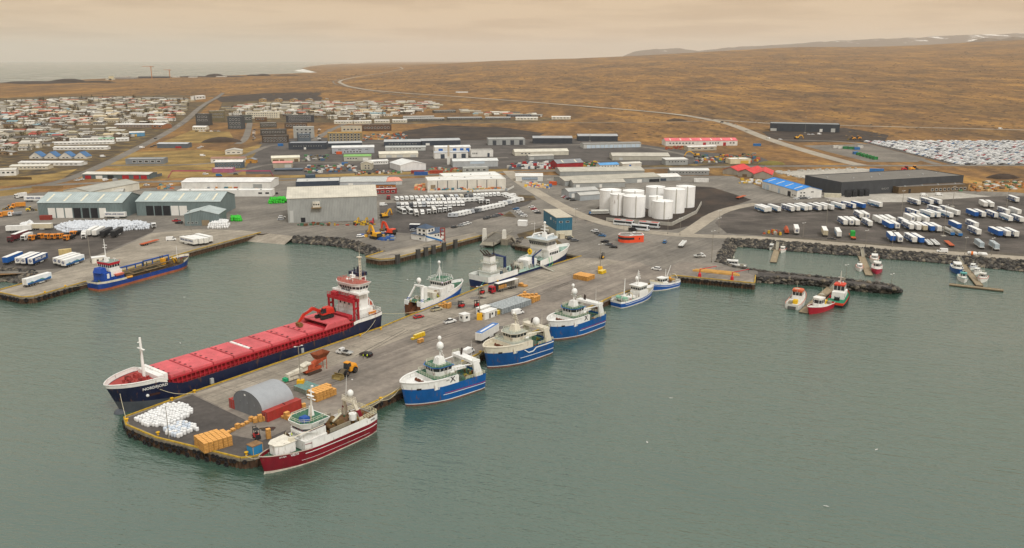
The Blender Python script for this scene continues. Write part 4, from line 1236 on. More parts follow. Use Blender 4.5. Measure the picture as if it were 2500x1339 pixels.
 obj('deck_house',MB().prism([(12.0,-5.8),(20.0,-5.6),(23.0,-4.2),(23,4.2),(20,5.6),(12,5.8)],6.2,10.6),W_CLEAN,t)
 wn_=MB()
 for k in range(5):
  for sd in(1,-1):
   wn_.box(12.8+k*1.5,13.8+k*1.5,sd*5.82-.05,sd*5.82+.05,8.2,9.4)
 obj('house_windows',wn_,GL,t)
 obj('upper_house',MB().prism([(11.4,-5.2),(19.0,-5.2),(21.6,-3.6),(21.6,3.6),(19,5.2),(11.4,5.2)],10.6,12.6),W_CLEAN,t)
 wheelhouse(t,11.2,20.2,10.2,12.6,3.6,W_CLEAN,mat('#b9c2c4',.6),2.2,.9,W_CLEAN,(.12,.62),.8)
 arch=MB()
 for sd in(1,-1):
  arch.tube([(11.6,sd*4.4,16.2),(12.6,sd*4.0,17.8),(18.8,sd*3.4,17.8),(20.4,sd*3.0,16.2)],.4,6)
 obj('roof_arch',arch,W_CLEAN,t)
 obj('radar_mast',MB().taper(15.0,17.4,-1.0,1.0,16.2,18.6,.3,.3,.2).cyl((16.2,0,18.6),(16.2,0,23.6),.5,.25,8).box(15.9,16.5,-2.4,2.4,19.8,20.1).box(16.4,16.9,-1.8,1.8,21.4,21.7).ball((16.2,0,23.4),.7,8,5).ball((14.4,2.2,17.0),.7,8,5),W_CLEAN,t)
 for y in(-3,3.4):
  obj('whip_aerial',MB().cyl((12.2,y,16.2),(12.2,y,24.0),.08,.04,5),W_CLEAN,t)
 for x,y in((27.0,0),(24.8,2.6),(24.8,-2.6)):
  winch(t,x,y,7.0,mat('#7d8a84',.6),.8,1.6,'anchor_winch')
 ho=MB()
 for k in range(2):
  ho.tube([H.pt(.66+k*.03,7.6,-1)+Vector((0,-.2,0)),H.pt(.66+k*.03,4,-1)+Vector((0,-.9,0)),H.pt(.62+k*.03,3.2,-1)+Vector((0,-1.8,0))],.09,5)
 obj('green_rope',ho,mat('#37c06c',.6),t)
 return t
SEINER=seiner()
def white_trawler():
 e0=G(1034,758.5)
 d=Vector((math.cos(R(57.2)),math.sin(R(57.2)),0));n=Vector((-d.y,d.x,0))
 c=e0+d*16.0+n*5.6
 t=thing('stern_trawler','white trawler with rusty stern ramp unloading crates at the pier','fishing boat',(c.x,c.y,WZ),R(57.2))
 H=Hull(32.0,9.0,hb=8,s1=.58,rake=2.6,a=1.5,b=1.6,st=.95,r=.05)
 blue=mat('#1b57a8',.42,var=.15)
 bl=lambda u:3.4+2.6*max(0,(u-.3)/.7)**1.3
 obj('bottom_paint',smooth(H.band(0,1,-1.2,.5),'bottom_paint'),ANTIF,t)
 obj('hull',smooth(H.band(0,1,.5,bl,rows=4,back=False),'hull'),blue,t)
 wt=lambda u:5.6+2.2*max(0,(u-.4)/.6)
 obj('white_topside',smooth(H.band(0,1,bl,wt,rows=3,back=False),'white_topside'),W_,t)
 obj('bow_rail',H.edge(.6,1,wt,.2),W_,t)
 obj('main_deck',H.deck(.06,.6,5.0),mat('#8fa08c',.8,var=.35),t)
 obj('foredeck',H.deck(.58,1,lambda u:wt(u)-1.0),DECKG,t)
 rp=MB().add([(-16.2,-2.2,.4),(-16.2,2.2,.4),(-10.5,2.2,5.0),(-10.5,-2.2,5.0)],[(0,1,2,3)])
 for sd in(1,-1):
  rp.add([(-16.2,sd*2.2,.4),(-10.5,sd*2.2,5.0),(-16.0,sd*2.2,5.0)],[(0,1,2)])
  rp.add([(-16.05,sd*2.2,-1),(-16.05,sd*4.2,-1),(-16.05,sd*4.3,5.0),(-16.05,sd*2.2,5.0)],[(0,1,2,3)])
 obj('stern_ramp',rp,mat('#6b4026',.8,var=.5,scale=.7,kind='rust'),t)
 obj('stern_bulwark',MB().box(-16.1,-15.5,-4.35,-2.3,4.2,6.2).box(-16.1,-15.5,2.3,4.35,4.2,6.2),W_,t)
 g=MB()
 for sd in(1,-1):
  g.hexa([(-15.4,sd*4.0-.3,5),(-14.2,sd*4.0-.3,5),(-14.2,sd*4.0+.3,5),(-15.4,sd*4.0+.3,5)],[(-12.0,sd*1.9-.25,11.6),(-11.2,sd*1.9-.25,11.6),(-11.2,sd*1.9+.25,11.6),(-12.0,sd*1.9+.25,11.6)])
 g.box(-12.2,-11.0,-2.2,2.2,11.4,12.0)
 go=obj('stern_gantry',g,W_,t)
 g=MB()
 for sd in(1,-1):
  for z in(6.0,6.6):
   x=-14.9+(z-5)*.5;y=4.0-(z-5)*.318
   g.box(x-.68,x+.68,sd*y-.36,sd*y+.36,z,z+.22)
 obj('blue_band',g,blue,go)
 dome(t,(-11.6,0,13.2),1.0,W_CLEAN)
 obj('exhaust_house',MB().box(-9.6,-7.6,-1.1,1.1,5,10.6),W_,t)
 obj('trawl_winch_house',MB().box(-6.0,-2.2,-3.0,3.0,5,7.6),mat('#cfcabb',.6,kind='rust'),t)
 obj('net_heap',smooth(MB().ball((-3.0,-1.8,6.2),1.5,9,6,sz=1.2),'net_heap'),mat('#7b6242',.9),t)
 obj('deck_house',MB().box(-1.8,7.8,-3.6,3.6,5,8.4),W_,t)
 wheelhouse(t,.4,7.2,6.8,8.4,3.0,W_,DECKG,1.4,.3,W_,(.3,.68),.9)
 obj('roof_railing',MB().rail([(-.6,-3.9,11.4),(6.0,-3.9,11.4),(8,-2,11.4),(8,2,11.4),(6,3.9,11.4),(-.6,3.9,11.4),(-.6,-3.9,11.4)],1.1,.06,1.3),W_CLEAN,t)
 m_=tripod(t,2.2,0,11.4,17.6,W_,1.8,5)
 dome(t,(2.2,0,18.4),.62,W_CLEAN)
 for y in(-3.8,3.8):
  obj('whip_aerial',MB().cyl((-.6+y*.2+1,y,11.4),(-.6+y*.2+1,y,20.5),.07,.03,5),mat('#b9bba8',.6),t)
 for y in(-3.7,):
  obj('deck_floodlight',MB().ball((-.7,y,11.0),.4,7,5).ball((1.8,y-.5,11.0),.4,7,5),mat('#e7d6ea',.3),t)
 winch(t,11.0,0,6.0,mat('#3d6a55',.8),.7,2.0);winch(t,-13,1.5,5,mat('#4f7a62',.8),.6,1.4)
 clutter(t,-14.5,-2,-3.8,3.8,5.0,46,['#d9d2c2','#7b756a','#3f6a52','#b9a53a','#5a4a3a','#c9c4b4'])
 clutter(t,8.5,13.0,-2.0,2.0,6.2,12,['#3f6a52','#a9a596','#6b6258'])
 return t
WT=white_trawler()
def dredger():
 t=thing('dredger','blue dredger with rusty pipe deck and red trimmed wheelhouse at the left quay','dredger',(-178.6,393.4,WZ),R(63.2))
 H=Hull(54.0,10.4,hb=7,s1=.8,rake=2.0,a=1.7,b=1.6,st=.7,r=.08)
 blue=mat('#173f88',.45,var=.25,scale=.3,kind='rust')
 top=lambda u:3.0+1.9*max(0,(u-.86)/.14)**.7+.5*max(0,(.2-u)/.2)
 obj('bottom_paint',smooth(H.band(0,1,-1.2,1.1,n=36),'bottom_paint'),mat('#a35c3e',.7,var=.3,scale=.3),t)
 obj('hull',smooth(H.band(0,1,1.1,top,n=36,rows=3),'hull'),blue,t)
 obj('stern_bulwark',smooth(H.band(0,.27,top,lambda u:top(u)+.95,n=14,rows=1),'stern_bulwark'),mat('#d5cdb8',.6,kind='rust'),t)
 obj('bow_bulwark',smooth(H.band(.88,1,top,lambda u:top(u)+1.1,n=12,rows=1,back=False),'bow_bulwark'),mat('#d5cdb8',.6,kind='rust'),t)
 obj('deck',H.deck(0,1,lambda u:top(u)-.25,n=30),mat('#5d4a36',.9,var=.5,scale=.4,kind='rust'),t)
 obj('hopper_coaming',MB().box(-11,15.5,-3.9,-3.5,2.8,4.3).box(-11,15.5,3.5,3.9,2.8,4.3).box(-11,-10.6,-3.5,3.5,2.8,4.3).box(15.1,15.5,-3.5,3.5,2.8,4.3),mat('#5e4a33',.85,var=.4,kind='rust'),t)
 obj('hopper_cargo',MB().box(-10.6,15.1,-3.5,3.5,2.8,3.4),mat('#4a4632',.95,var=.5,scale=.5),t)
 pp=MB()
 pp.cyl((-12,-1.0,4.7),(17,-1.0,4.9),.32).cyl((-12,1.4,4.7),(12,1.4,4.8),.3).cyl((-12.5,-4.3,4.2),(10,-4.3,4.2),.26)
 for x in(-8,0,8):
  pp.box(x-.3,x+.3,-3.6,3.6,4.2,4.5)
 obj('discharge_pipe',pp,mat('#7c6a4e',.8,var=.4,kind='rust'),t)
 bp_=MB().cyl((-11,4.4,6.2),(4,4.4,6.2),.4).cyl((4.5,4.4,6.6),(20,4.4,6.6),.4)
 for x in(-10.8,-5,0,4,10,15,19.8):
  bp_.cyl((x,4.4,2.8),(x,4.4,6.6),.28)
 obj('suction_pipe',bp_,mat('#2a4f95',.6),t)
 for x,y in((2.5,-.6),(4,3.6),(14.5,4.0),(16.0,4.2)):
  obj('valve_post',MB().cyl((x,y,3),(x,y,7.2),.35,.25,7),mat('#3a3f3a',.8),t)
 obj('yellow_pump',MB().box(13.2,15.0,.8,2.8,3.2,6.4),mat('#d99a24',.6),t)
 obj('yellow_pipe',MB().cyl((19.2,-.5,3.4),(17.6,-.9,6.4),.4).cyl((20.4,-1.2,3.4),(18.6,-1.6,6.0),.4),mat('#d9a924',.6),t)
 clutter(t,16,25,-3.4,3.4,3.6,34,['#3f5a34','#6b4a32','#8a3a34','#4a5a3a','#7b6a4a'],hmax=2.2)
 clutter(t,-11,14,-4.6,4.6,2.8,40,['#5d4a36','#3f4a34','#7b5a3a','#4a4038'])
 obj('bow_mast',MB().cyl((21.5,0,4),(21.5,0,11.5),.16,.1,6),W_CLEAN,t)
 obj('engine_casing',MB().box(-23.5,-19.0,-3.8,3.8,2.8,7.6).taper(-24.6,-21.0,-2.6,2.6,7.6,9.8,.8,.2,.5),mat('#1c4aa0',.5,var=.15),t)
 obj('lower_house',MB().box(-19.0,-13.6,-4.4,4.4,2.8,5.4),mat('#1c4aa0',.5),t)
 obj('upper_house',MB().box(-20.0,-14.2,-4.0,4.0,5.4,8.0),W_,t)
 wheelhouse(t,-20.4,-13.6,7.6,8.0,3.9,W_,mat('#7f8f86',.7),1.4,.2,mat('#c62a36',.5),(.42,.72),.2)
 obj('mast',MB().taper(-19.6,-17.8,-.9,.9,11.9,14.0,.4,.5,.3).cyl((-18.8,0,14),(-18.8,0,22.5),.25,.12,7).box(-19,-18.6,-1.2,1.2,18.4,18.6).box(-18.7,-18.2,-1.1,1.1,19.6,19.75),W_CLEAN,t)
 obj('radar_scanner',MB().cyl((-16,-2,11.2),(-16,-2,13),.1).box(-16.2,-15.8,-2.8,-1.2,13,13.2).ball((-15.4,2.4,12.6),.5,7,5).cyl((-15.4,2.4,11.2),(-15.4,2.4,12.4),.1),W_CLEAN,t)
 obj('lifeboat',MB().taper(-18.4,-14.6,-5.2,-3.9,5.5,6.4,-.4,-.4,-.2),mat('#d2705a',.6),t)
 obj('lifebuoy_locker',MB().box(-22.2,-21.0,-3.9,-3.82,5.0,7.2),W_CLEAN,t)
 clutter(t,-26,-24,-2.4,2.4,3.3,10,['#3f5a34','#2a4f95','#7b6a4a'])
 obj('yellow_fender',MB().cyl((-10,-5.2,3.5),(-13,-5.2,3.6),.5),mat('#d99a44',.7),t)
 return t
DR=dredger()
def small_trawler(label,cx,cy,hd,L,B,hullc,kind):
 t=thing('small_trawler',label,'fishing boat',(cx,cy,WZ),R(hd))
 H=Hull(L,B,hb=4.6,s1=.5,rake=1.6,a=1.5,b=1.3,st=.72,r=.14)
 bl=lambda u:2.0+1.5*max(0,(u-.45)/.55)**1.6
 tp=lambda u:bl(u)+.9+.5*max(0,(u-.7)/.3)
 hm_=mat(hullc,.42,var=.15)
 obj('bottom_paint',smooth(H.band(0,1,-1,.35),'bottom_paint'),mat('#d8d2c6',.6),t)
 h=obj('hull',smooth(H.band(0,1,.35,bl,rows=4),'hull'),hm_,t)
 st=MB()
 for sd in(1,-1):
  st.tube(H.sheer_pts(.08,1,lambda u:bl(u)-.55,sd,16,-.06),.09,4)
 obj('white_stripe',st,LETW,h)
 obj('bulwark',smooth(H.band(0,1,bl,tp,rows=2),'bulwark'),W_,t)
 obj('deck',H.deck(.02,1,lambda u:bl(u)+.05),mat('#a39d8c',.8,var=.3),t)
 if kind=='fwd':
  obj('deck_house',MB().box(L*.02,L*.26,-B*.34,B*.34,2.0,4.4),W_,t)
  wheelhouse(t,L*.03,L*.25,B*.62,4.4,2.6,W_,W_CLEAN,.8,.25,W_,(.28,.66),.5)
  tripod(t,L*.1,0,7.0,13.5,W_,1.0,4)
  dome(t,(L*.1-.4,0.5,9.4),.7,W_CLEAN)
  obj('derrick_mast',MB().taper(-L*.33,-L*.24,-.8,.8,2,4.2,.3,.3,.3).cyl((-L*.285,0,4),(-L*.27,0,11.5),.3,.12,7),W_CLEAN,t)
  for y in(-B*.22,B*.22):
   obj('net_drum',MB().cyl((-L*.33-.2,y-.9,3.1),(-L*.33-.2,y+.9,3.1),1.0,None,12),mat('#7fae93',.6),t)
  obj('hoop',MB().torus((-L*.12,0,3.0),1.6,.15,'x',14,5),mat('#c9b98e',.6),t)
  obj('hatch',MB().box(-L*.2,-L*.02,-1.4,1.4,2.1,2.9),W_,t)
  clutter(t,-L*.45,L*.3,-B*.33,B*.33,2.1,30,['#cfc9bb','#7b756a','#3f6a52','#a05040','#5a5348'])
 else:
  obj('whaleback',smooth(H.band(.72,1,tp,lambda u:tp(u)+.5,rows=1,back=False),'whaleback'),mat('#d9cfb2',.6),t)
  obj('deck_house',MB().box(-L*.02,L*.24,-B*.32,B*.32,1.8,3.2),W_,t)
  wheelhouse(t,L*.02,L*.24,B*.56,3.2,2.2,W_,W_CLEAN,.6,.15,W_,(.3,.75),.2)
  obj('mast',MB().cyl((-L*.02,0,3),(-L*.02,0,9),.16,.1,6).cyl((-L*.03,0,4),(-L*.16,.8,10.5),.2,.12,6),W_CLEAN,t)
  obj('stern_hoop',MB().tube([(-L*.36,-B*.38,2),(-L*.36,-B*.34,4.8),(-L*.36,-B*.14,5.8),(-L*.36,B*.14,5.8),(-L*.36,B*.34,4.8),(-L*.36,B*.38,2)],.16,6),mat('#d6ccb2',.6),t)
  obj('net_drum',MB().cyl((-L*.3,-1.3,3.0),(-L*.3,1.3,3.0),.95,None,10),mat('#b08a4a',.8),t)
  obj('orange_buoy',MB().ball((-L*.12,1.2,4.6),.6,8,6),mat('#e2952b',.5),t)
  obj('buoy',MB().ball((-L*.2,-1.4,4.0),.7,8,6),mat('#d8d4c8',.5),t)
  clutter(t,-L*.42,-L*.05,-B*.33,B*.33,2.0,18,['#b08a4a','#7b756a','#a05040','#3a3a3a'])
 obj('railing',MB().rail([H.pt(.4,tp(.4),-1),H.pt(.05,tp(.05),-1),H.pt(.05,tp(.05),1),H.pt(.4,tp(.4),1)],.8,.05,1.2),W_CLEAN,t)
 return t
small_trawler('small blue and white trawler with two pale green net drums on its stern',53.2,352.2,46,26.0,7.6,'#17549f','fwd')
small_trawler('smallest blue fishing boat with hooped stern, moored in the corner by the jetty',70.4,374.0,218,17.0,5.6,'#1a55a3','aft')
def marina_boat(label,px,py,hd,L,hullc,trim='#b33a35',kind='cabin',top=None):
 c=G(px,py,WZ)
 t=thing('motor_boat',label,'boat',(c.x,c.y,WZ),R(hd))
 L*=1.22
 B=L*.33
 H=Hull(L,B,hb=2.6,s1=.45,rake=L*.05,a=1.6,b=1.2,st=.8,r=.1)
 tp=lambda u:1.15*L/10+.75*L/10*max(0,(u-.4)/.6)**1.5
 obj('hull',smooth(H.band(0,1,-.4,tp,rows=4,n=18),'hull'),mat(hullc,.4,var=.08),t)
 obj('gunwale',H.edge(0,1,tp,.1,16),mat(trim,.5),t)
 obj('deck',H.deck(.02,1,lambda u:tp(u)-.25*L/10,n=14),mat('#d3d1c6',.6,var=.15),t)
 k=L/10
 if kind=='fishing':
  wheelhouse(t,-L*.02,L*.18,B*.62,.9*k,2.3*k,W_CLEAN,mat(top or trim,.5),.4*k,.1,mat(top or trim,.5),(.45,.8),.1,'cabin')
  obj('fish_tub',MB().box(-L*.36,-L*.24,-B*.22,B*.06,.9*k,1.7*k),mat(YEL,.6),t)
 else:
  wheelhouse(t,-L*.22,L*.16,B*.68,.9*k,1.7*k,W_CLEAN,mat(top or WHITE,.5),.8*k,-.1,mat(top or WHITE,.5),(.45,.8),.1,'cabin')
 obj('mast',MB().cyl((-L*.06,0,2.6*k),(-L*.08,0,5.2*k),.09,.05,5).box(-L*.09,-L*.05,-.5*k,.5*k,3.6*k,3.7*k),mat('#c9c4b4',.5),t)
 obj('outboard_platform',MB().box(-L*.53,-L*.49,-B*.25,B*.25,.1,.7*k),mat('#5a5a58',.7),t)
 obj('engine_box',MB().box(-L*.42,-L*.3,B*.08,B*.3,.9*k,1.5*k),mat('#8d8878',.7),t)
 return t
PB=math.degrees(heading((2098,605),(2334,626)))
marina_boat('white cabin boat moored left of the first short pontoon',1883,607,PB+90+180,7.5,'#dcdad2','#6e6e68')
marina_boat('white cabin boat with orange trim right of the first short pontoon',1910,614,PB+90+180,8.0,'#e0ded6','#d2553a',top='#e2dfd6')
marina_boat('white boat with orange cabin trim left of the second pontoon',2098,658,PB+95+180,8.5,'#e4e2da','#d2553a')
marina_boat('white fishing boat with red hull band at the second pontoon',2140,662,PB+92+180,12.5,'#b02a44','#e4e2da','fishing','#e4e2da')
marina_boat('white boat with orange railing behind the red banded fishing boat',2134,638,PB+92+180,11.0,'#e2e0d8','#c9664a')
marina_boat('blue and white cabin boat left of the third pontoon',2336,662,PB+95+180,13.0,'#1f4f8d','#e4e2da')
marina_boat('open white boat with teal awning beside the third pontoon',2350,684,PB+95+180,10.0,'#e2e0d8','#3c8a86','fishing','#5aa39c')
marina_boat('small white cruiser nearest the bank right of the third pontoon',2374,656,PB+75+180,7.5,'#e4e2da','#385f94')
marina_boat('small white cruiser between two others right of the third pontoon',2384,667,PB+75+180,7.8,'#e6e4dc','#8a8a84')
marina_boat('white boat with red trim right of the third pontoon, outermost',2398,685,PB+80+180,10.0,'#e2e0d8','#c04a3a','fishing','#e0ddd4')
marina_boat('white motor yacht moored by the rocks in the marina corner',1785,653,160,12.0,'#e6e4dc','#a9a79e')
marina_boat('white workboat with yellow tub beside the floating pontoon',1945,742,60,16.0,'#dedcd4','#c9664a','fishing','#d0633c')
marina_boat('red fishing boat with white stripe and white deck at the pontoon head',2000,757,225,15.0,'#a41f2e','#e0ded6','fishing','#e6e2da')
def tug():
 t=thing('tugboat','orange tugboat with green deck and black fender moored at the breakwater pontoon','tugboat',(142.3,352.0,WZ),R(60))
 H=Hull(21.0,7.8,hb=4,s1=.55,rake=1.0,a=1.8,b=1.2,st=.92,r=.06)
 tp=lambda u:1.6+1.5*max(0,(u-.4)/.6)**1.4
 obj('hull',smooth(H.band(0,1,-1,lambda u:tp(u)-.5,rows=3),'hull'),mat('#1f2124',.6),t)
 obj('orange_bulwark',smooth(H.band(0,1,lambda u:tp(u)-.5,lambda u:tp(u)+.6,rows=2),'orange_bulwark'),mat('#d8452a',.5),t)
 obj('fender',H.edge(0,1,lambda u:tp(u)-.5,.3),mat(BLACK,.9),t)
 obj('deck',H.deck(.02,1,tp),mat('#1f7a58',.7,var=.15),t)
 obj('deck_house',MB().box(-2.6,5.6,-2.6,2.6,1.6,4.6),W_CLEAN,t)
 for y in(-2.62,2.62):
  obj('door',MB().box(-1.6,-.8,y-.04,y+.04,2.2,4.2),mat('#3b4a4a',.6),t)
 wheelhouse(t,-1.4,4.0,4.6,4.6,3.2,W_CLEAN,mat('#d8452a',.5),1.0,-.2,mat('#d8452a',.5),(.2,.82),.2)
 obj('mast',MB().cyl((1.0,0,7.8),(1.0,0,13.5),.22,.1,6).box(.8,1.2,-1,1,10.5,10.7).ball((1,.6,8.6),.45,7,5).ball((1.6,-1,8.4),.4,7,5),mat('#d9d3c8',.5),t)
 winch(t,-4.6,0,1.6,mat('#2b3030',.7),.9,1.8,'tow_winch')
 obj('red_locker',MB().box(-2.5,-1.0,2.8,3.5,1.6,2.8),mat(RED,.6),t)
 return t
tug()
# ---- kits for vehicles and cargo
M_TYR,M_RIM=mat('#1b1b1c',.9),mat('#9a9a98',.4,.5)
def wheel_me(r,w):
 return MB().cyl((0,-w/2,r),(0,w/2,r),r,None,12,0).cyl((0,-w/2-.02,r),(0,w/2+.02,r),r*.55,None,8,1).mesh('wheel',[M_TYR,M_RIM])
WH_CAR,WH_TRK,WH_BIG,WH_SM=wheel_me(.34,.24),wheel_me(.5,.32),wheel_me(.95,.7),wheel_me(.28,.2)
def wheels(me,xs,y,name='wheel'):
 return[(name,me,None,(x,s*y,0),(),0.0)for x in xs for s in(1,-1)]
M_BLK,M_CHAS=mat('#242526',.6),mat('#3b3a3a',.8)
M_LAMP,M_TAIL=mat('#d8d8d2',.2),mat('#7d1a1a',.4)
def car_kit(L=4.4,W=1.78,H=1.5,kind='hatch',wheel=WH_CAR):
 h2=.88 if kind!='van' else 1.05
 f,b=L/2,-L/2
 if kind=='pickup':
  L=5.2;f,b=2.6,-2.6;H=1.78;h2=1.0
  body=MB().side([(b,.35),(f,.35),(f+.02,.7),(f-.15,.98),(f-1.3,1.08),(f-1.5,1.1),(b,1.1)],-W/2,W/2)
  gl=MB().taper(-.75,1.35,-W/2+.05,W/2-.05,1.1,1.72,.25,.6,.18)
  rf=MB().taper(-.5,.75,-W/2+.24,W/2-.24,1.72,1.8,.05,.05,.05)
  extra=[K('load_bed',MB().box(b+.1,-.85,-W/2+.12,W/2-.12,1.101,1.13),M_BLK)]
 elif kind=='van':
  L=5.3;f,b=2.65,-2.65;H=2.2
  body=MB().side([(b,.35),(f,.35),(f,.95),(f-.75,1.2),(f-1.5,2.1),(f-1.8,2.2),(b+.1,2.2),(b,2.0)],-W/2,W/2)
  gl=MB().add([(f-.72,-W/2+.1,1.26),(f-.72,W/2-.1,1.26),(f-1.43,W/2-.15,2.06),(f-1.43,-W/2+.15,2.06)],[(0,1,2,3)])
  for s in(1,-1):
   gl.box(f-1.9,f-1.15,s*W/2-.02,s*W/2+.02,1.25,1.75)
  rf=MB().box(b+.15,f-1.85,-W/2+.1,W/2-.1,2.2,2.24)
  extra=[]
 elif kind=='suv':
  L=4.7;f,b=2.35,-2.35
  body=MB().side([(b,.35),(f,.35),(f,.75),(f-.2,.95),(f-1.25,1.08),(b,1.1)],-W/2,W/2)
  gl=MB().taper(b+.05,f-1.2,-W/2+.04,W/2-.04,1.09,1.62,.35,.7,.2)
  rf=MB().taper(b+.38,f-1.85,-W/2+.22,W/2-.22,1.62,1.7,.05,.05,.05)
  extra=[]
 else:
  body=MB().side([(b,.32),(f,.32),(f,.62),(f-.2,.78),(f-1.15,.92),(b+.1,.95),(b,.85)],-W/2,W/2)
  gl=MB().taper(b+.3,f-1.0,-W/2+.04,W/2-.04,.92,1.4,.45,.75,.2)
  rf=MB().taper(b+.75,f-1.75,-W/2+.24,W/2-.24,1.4,1.47,.05,.05,.05)
  extra=[]
 d=mat('#888888',.35)
 ext=[K('body',body,d),K('glasshouse',gl,GL),K('roof',rf,d)]+extra
 ext+=wheels(wheel,(f-.85,b+.85),W/2-.1)
 lm=MB().box(f-.02,f+.03,-.18,.18,.62,.76)
 tm=MB().box(b-.03,b+.02,-.14,.14,.7,.86)
 hl,tl=lm.mesh('headlight'),tm.mesh('tail_light')
 for s in(1,-1):
  ext.append(K('headlight',hl,M_LAMP,(0,s*(W/2-.28),0)))
  ext.append(K('tail_light',tl,M_TAIL,(0,s*(W/2-.24),0)))
 return ext
CARS={k:car_kit(kind=k)for k in('hatch','suv','pickup','van')}
CAR_C={'white':'#ebebe8','black':'#1d1e21','grey':'#5b5e61','silver':'#a3a6a8','red':'#b01e28','blue':'#2d6fa3','navy':'#1f2f55','beige':'#b3aa8e','green':'#2f5a3c','dark grey':'#33363a'}
def car(px,py,hd,col,kind,label,group=None):
 p=G(px,py)
 cm=mat(CAR_C[col],.28,.1,var=.05,spec=.5)
 return put({'hatch':'car','suv':'car','pickup':'pickup_truck','van':'van'}[kind],CARS[kind],label,{'pickup':'pickup','van':'van'}.get(kind,'car'),(p.x,p.y,.06),R(hd),group,{'body':cm,'roof':cm})
def trailer_kit(L=13.6,style='w'):
 f,b=L/2,-L/2
 side={'w':'#dddcd6','m':'#dfe6ea','wb':'#dcdcd8','b':'#1f5ea8','B':'#1c4a86','c':'#c9bea2','k':'#232427','g':'#b9bdbc','r':'#6d2b31'}[style]
 ms=mat(side,.45,var=.1)
 kit=[K('body',MB().box(b,f,-1.275,1.275,1.2,3.92),ms),K('roof',MB().box(b-.02,f+.02,-1.29,1.29,3.92,4.0),mat('#e9e8e3' if style not in('k',)else '#2c2d2f',.5,var=.12)),K('rear_doors',MB().box(b-.07,b-.001,-1.22,-.02,1.28,3.86).box(b-.07,b-.001,.02,1.22,1.28,3.86),mat({'b':'#1d58a0','k':'#2a2b2d','c':'#b8ad92'}.get(style,'#dcd9d0'),.5)),K('chassis',MB().box(b,f-.3,-.55,.55,.85,1.199).box(b-.1,b+.1,-1.2,1.2,.45,.7),M_CHAS),K('pallet_box',MB().box(-.2,2.6,-1.2,-.7,.5,1.05).box(-.2,2.6,.7,1.2,.5,1.05),mat('#c9c9c4',.6))]
 kit+=wheels(WH_TRK,(b+1.8,b+3.1,b+4.4),1.05)
 leg=MB().box(-.1,.1,-.1,.1,0,1.2).mesh('landing_leg')
 kit+=[K('landing_leg',leg,M_CHAS,(f-3.0,s*.8,0))for s in(1,-1)]
 if style in('wb',):
  band=MB()
  for s in(1,-1):
   band.box(b+.05,f-.05,s*1.275+(-.02 if s<0 else 0),s*1.275+(.02 if s>0 else 0),1.22,2.0)
   band.box(b+.05,f-.05,s*1.275+(-.02 if s<0 else 0),s*1.275+(.02 if s>0 else 0),3.62,3.9)
  kit.append(K('blue_band',band,mat('#274d80',.5)))
 if style=='m':
  mu=MB()
  for s in(1,-1):
   y=s*1.29
   xs=[b+.4+i*(L-.8)/16 for i in range(17)]
   for k,(lo,amp,ph)in enumerate(((1.25,.9,0),(1.25,.55,1.7),(1.25,.3,3.2))):
    top=[1.75+amp*(.5+.5*math.sin(i*.83+ph))*(1 if i>2 else.4)+(.0,.1,.0)[k]for i in range(17)]
    yy=y+s*.006*(k+1)
    mu.add([(x,yy,1.25)for x in xs]+[(x,yy,t)for x,t in zip(xs,top)],[(i,i+1,18+i,17+i)for i in range(16)],k)
  kit.append(K('mural',mu.mesh('mural',[mat('#5b8f86',.5),mat('#3f7fb0',.5),mat('#245a94',.5)]),mat('#5b8f86',.5)))
 return kit
TRAILERS={k:trailer_kit(style=k)for k in('w','m','wb','b','B','c','k','r')}
TR_NAME={'w':'plain white trailer','m':'mural painted white trailer','wb':'navy banded white trailer','b':'blue curtain trailer','B':'navy lettered trailer','c':'cream box trailer','k':'black curtain trailer','r':'maroon trailer'}
M_LETB,M_LETW=mat('#263f6e',.5,var=.05),mat('#e3e3df',.5,var=.05)
def trailer(px,py,hd,style,where,text=None,group=None,emblem=False,centre=False):
 """px,py = ground under the middle of the rear doors; hd = way the front points"""
 p=G(px,py)
 if not centre:
  p=p+Vector((math.cos(hd),math.sin(hd),0))*6.8
 t=put('semi_trailer',TRAILERS[style],(TR_NAME[style]+' '+where)[:120],'trailer',(p.x,p.y,.05),hd,group)
 if text:
  mt=M_LETW if style in('b','B')else M_LETB
  for s in(1,-1):
   lettering(text,1.75 if len(text)<12 else 1.3,mt,t,(0,s*1.32,2.75),(R(90),0,0 if s<0 else R(180)),'lettering',.03,sx=1.0)
 if emblem:
  e=MB().torus((-6.9,0,2.7),.62,.13,'x',14,4).tube([(-6.9,-.4,2.4),(-6.9,.1,2.9),(-6.9,.45,2.75)],.14,4)
  obj('emblem',e,M_LETB,t)
 return t
A_ROW=heading((1930.4,508),(1900,498.4),4)
A_MID=heading((2058.5,541.5),(2042.8,531.6),4)
A_BOT=heading((2176,579),(2161.6,563.9),4)
A_FAR=heading((2242,498),(2212,489),4)
A_RT=heading((2390,522),(2356,508),4)
ROW1=[(1870,522,'m'),(1879,521,'w'),(1902,520.5,'m'),(1935,520.5,'wb'),(1949,519,'w'),(1968,518.5,'m'),(1978,517.5,'w'),(2001,518,'wb'),(2015,516.5,'w'),(2032,516.5,'w'),(2059,514.5,'m'),(2085,513,'B'),(2109,512.5,'b'),(2150,510,'m')]
ORD=['first','second','third','fourth','fifth','sixth','seventh','eighth','ninth','tenth','eleventh','twelfth','thirteenth','fourteenth','fifteenth','sixteenth','seventeenth','eighteenth']
for i,(x,y,s)in enumerate(ROW1):
 trailer(x,y,A_ROW,s,'%s from the left in the back row of the yard'%ORD[i],'SMYRIL LINE' if s in('wb','B')else None,'trailers in the yard')
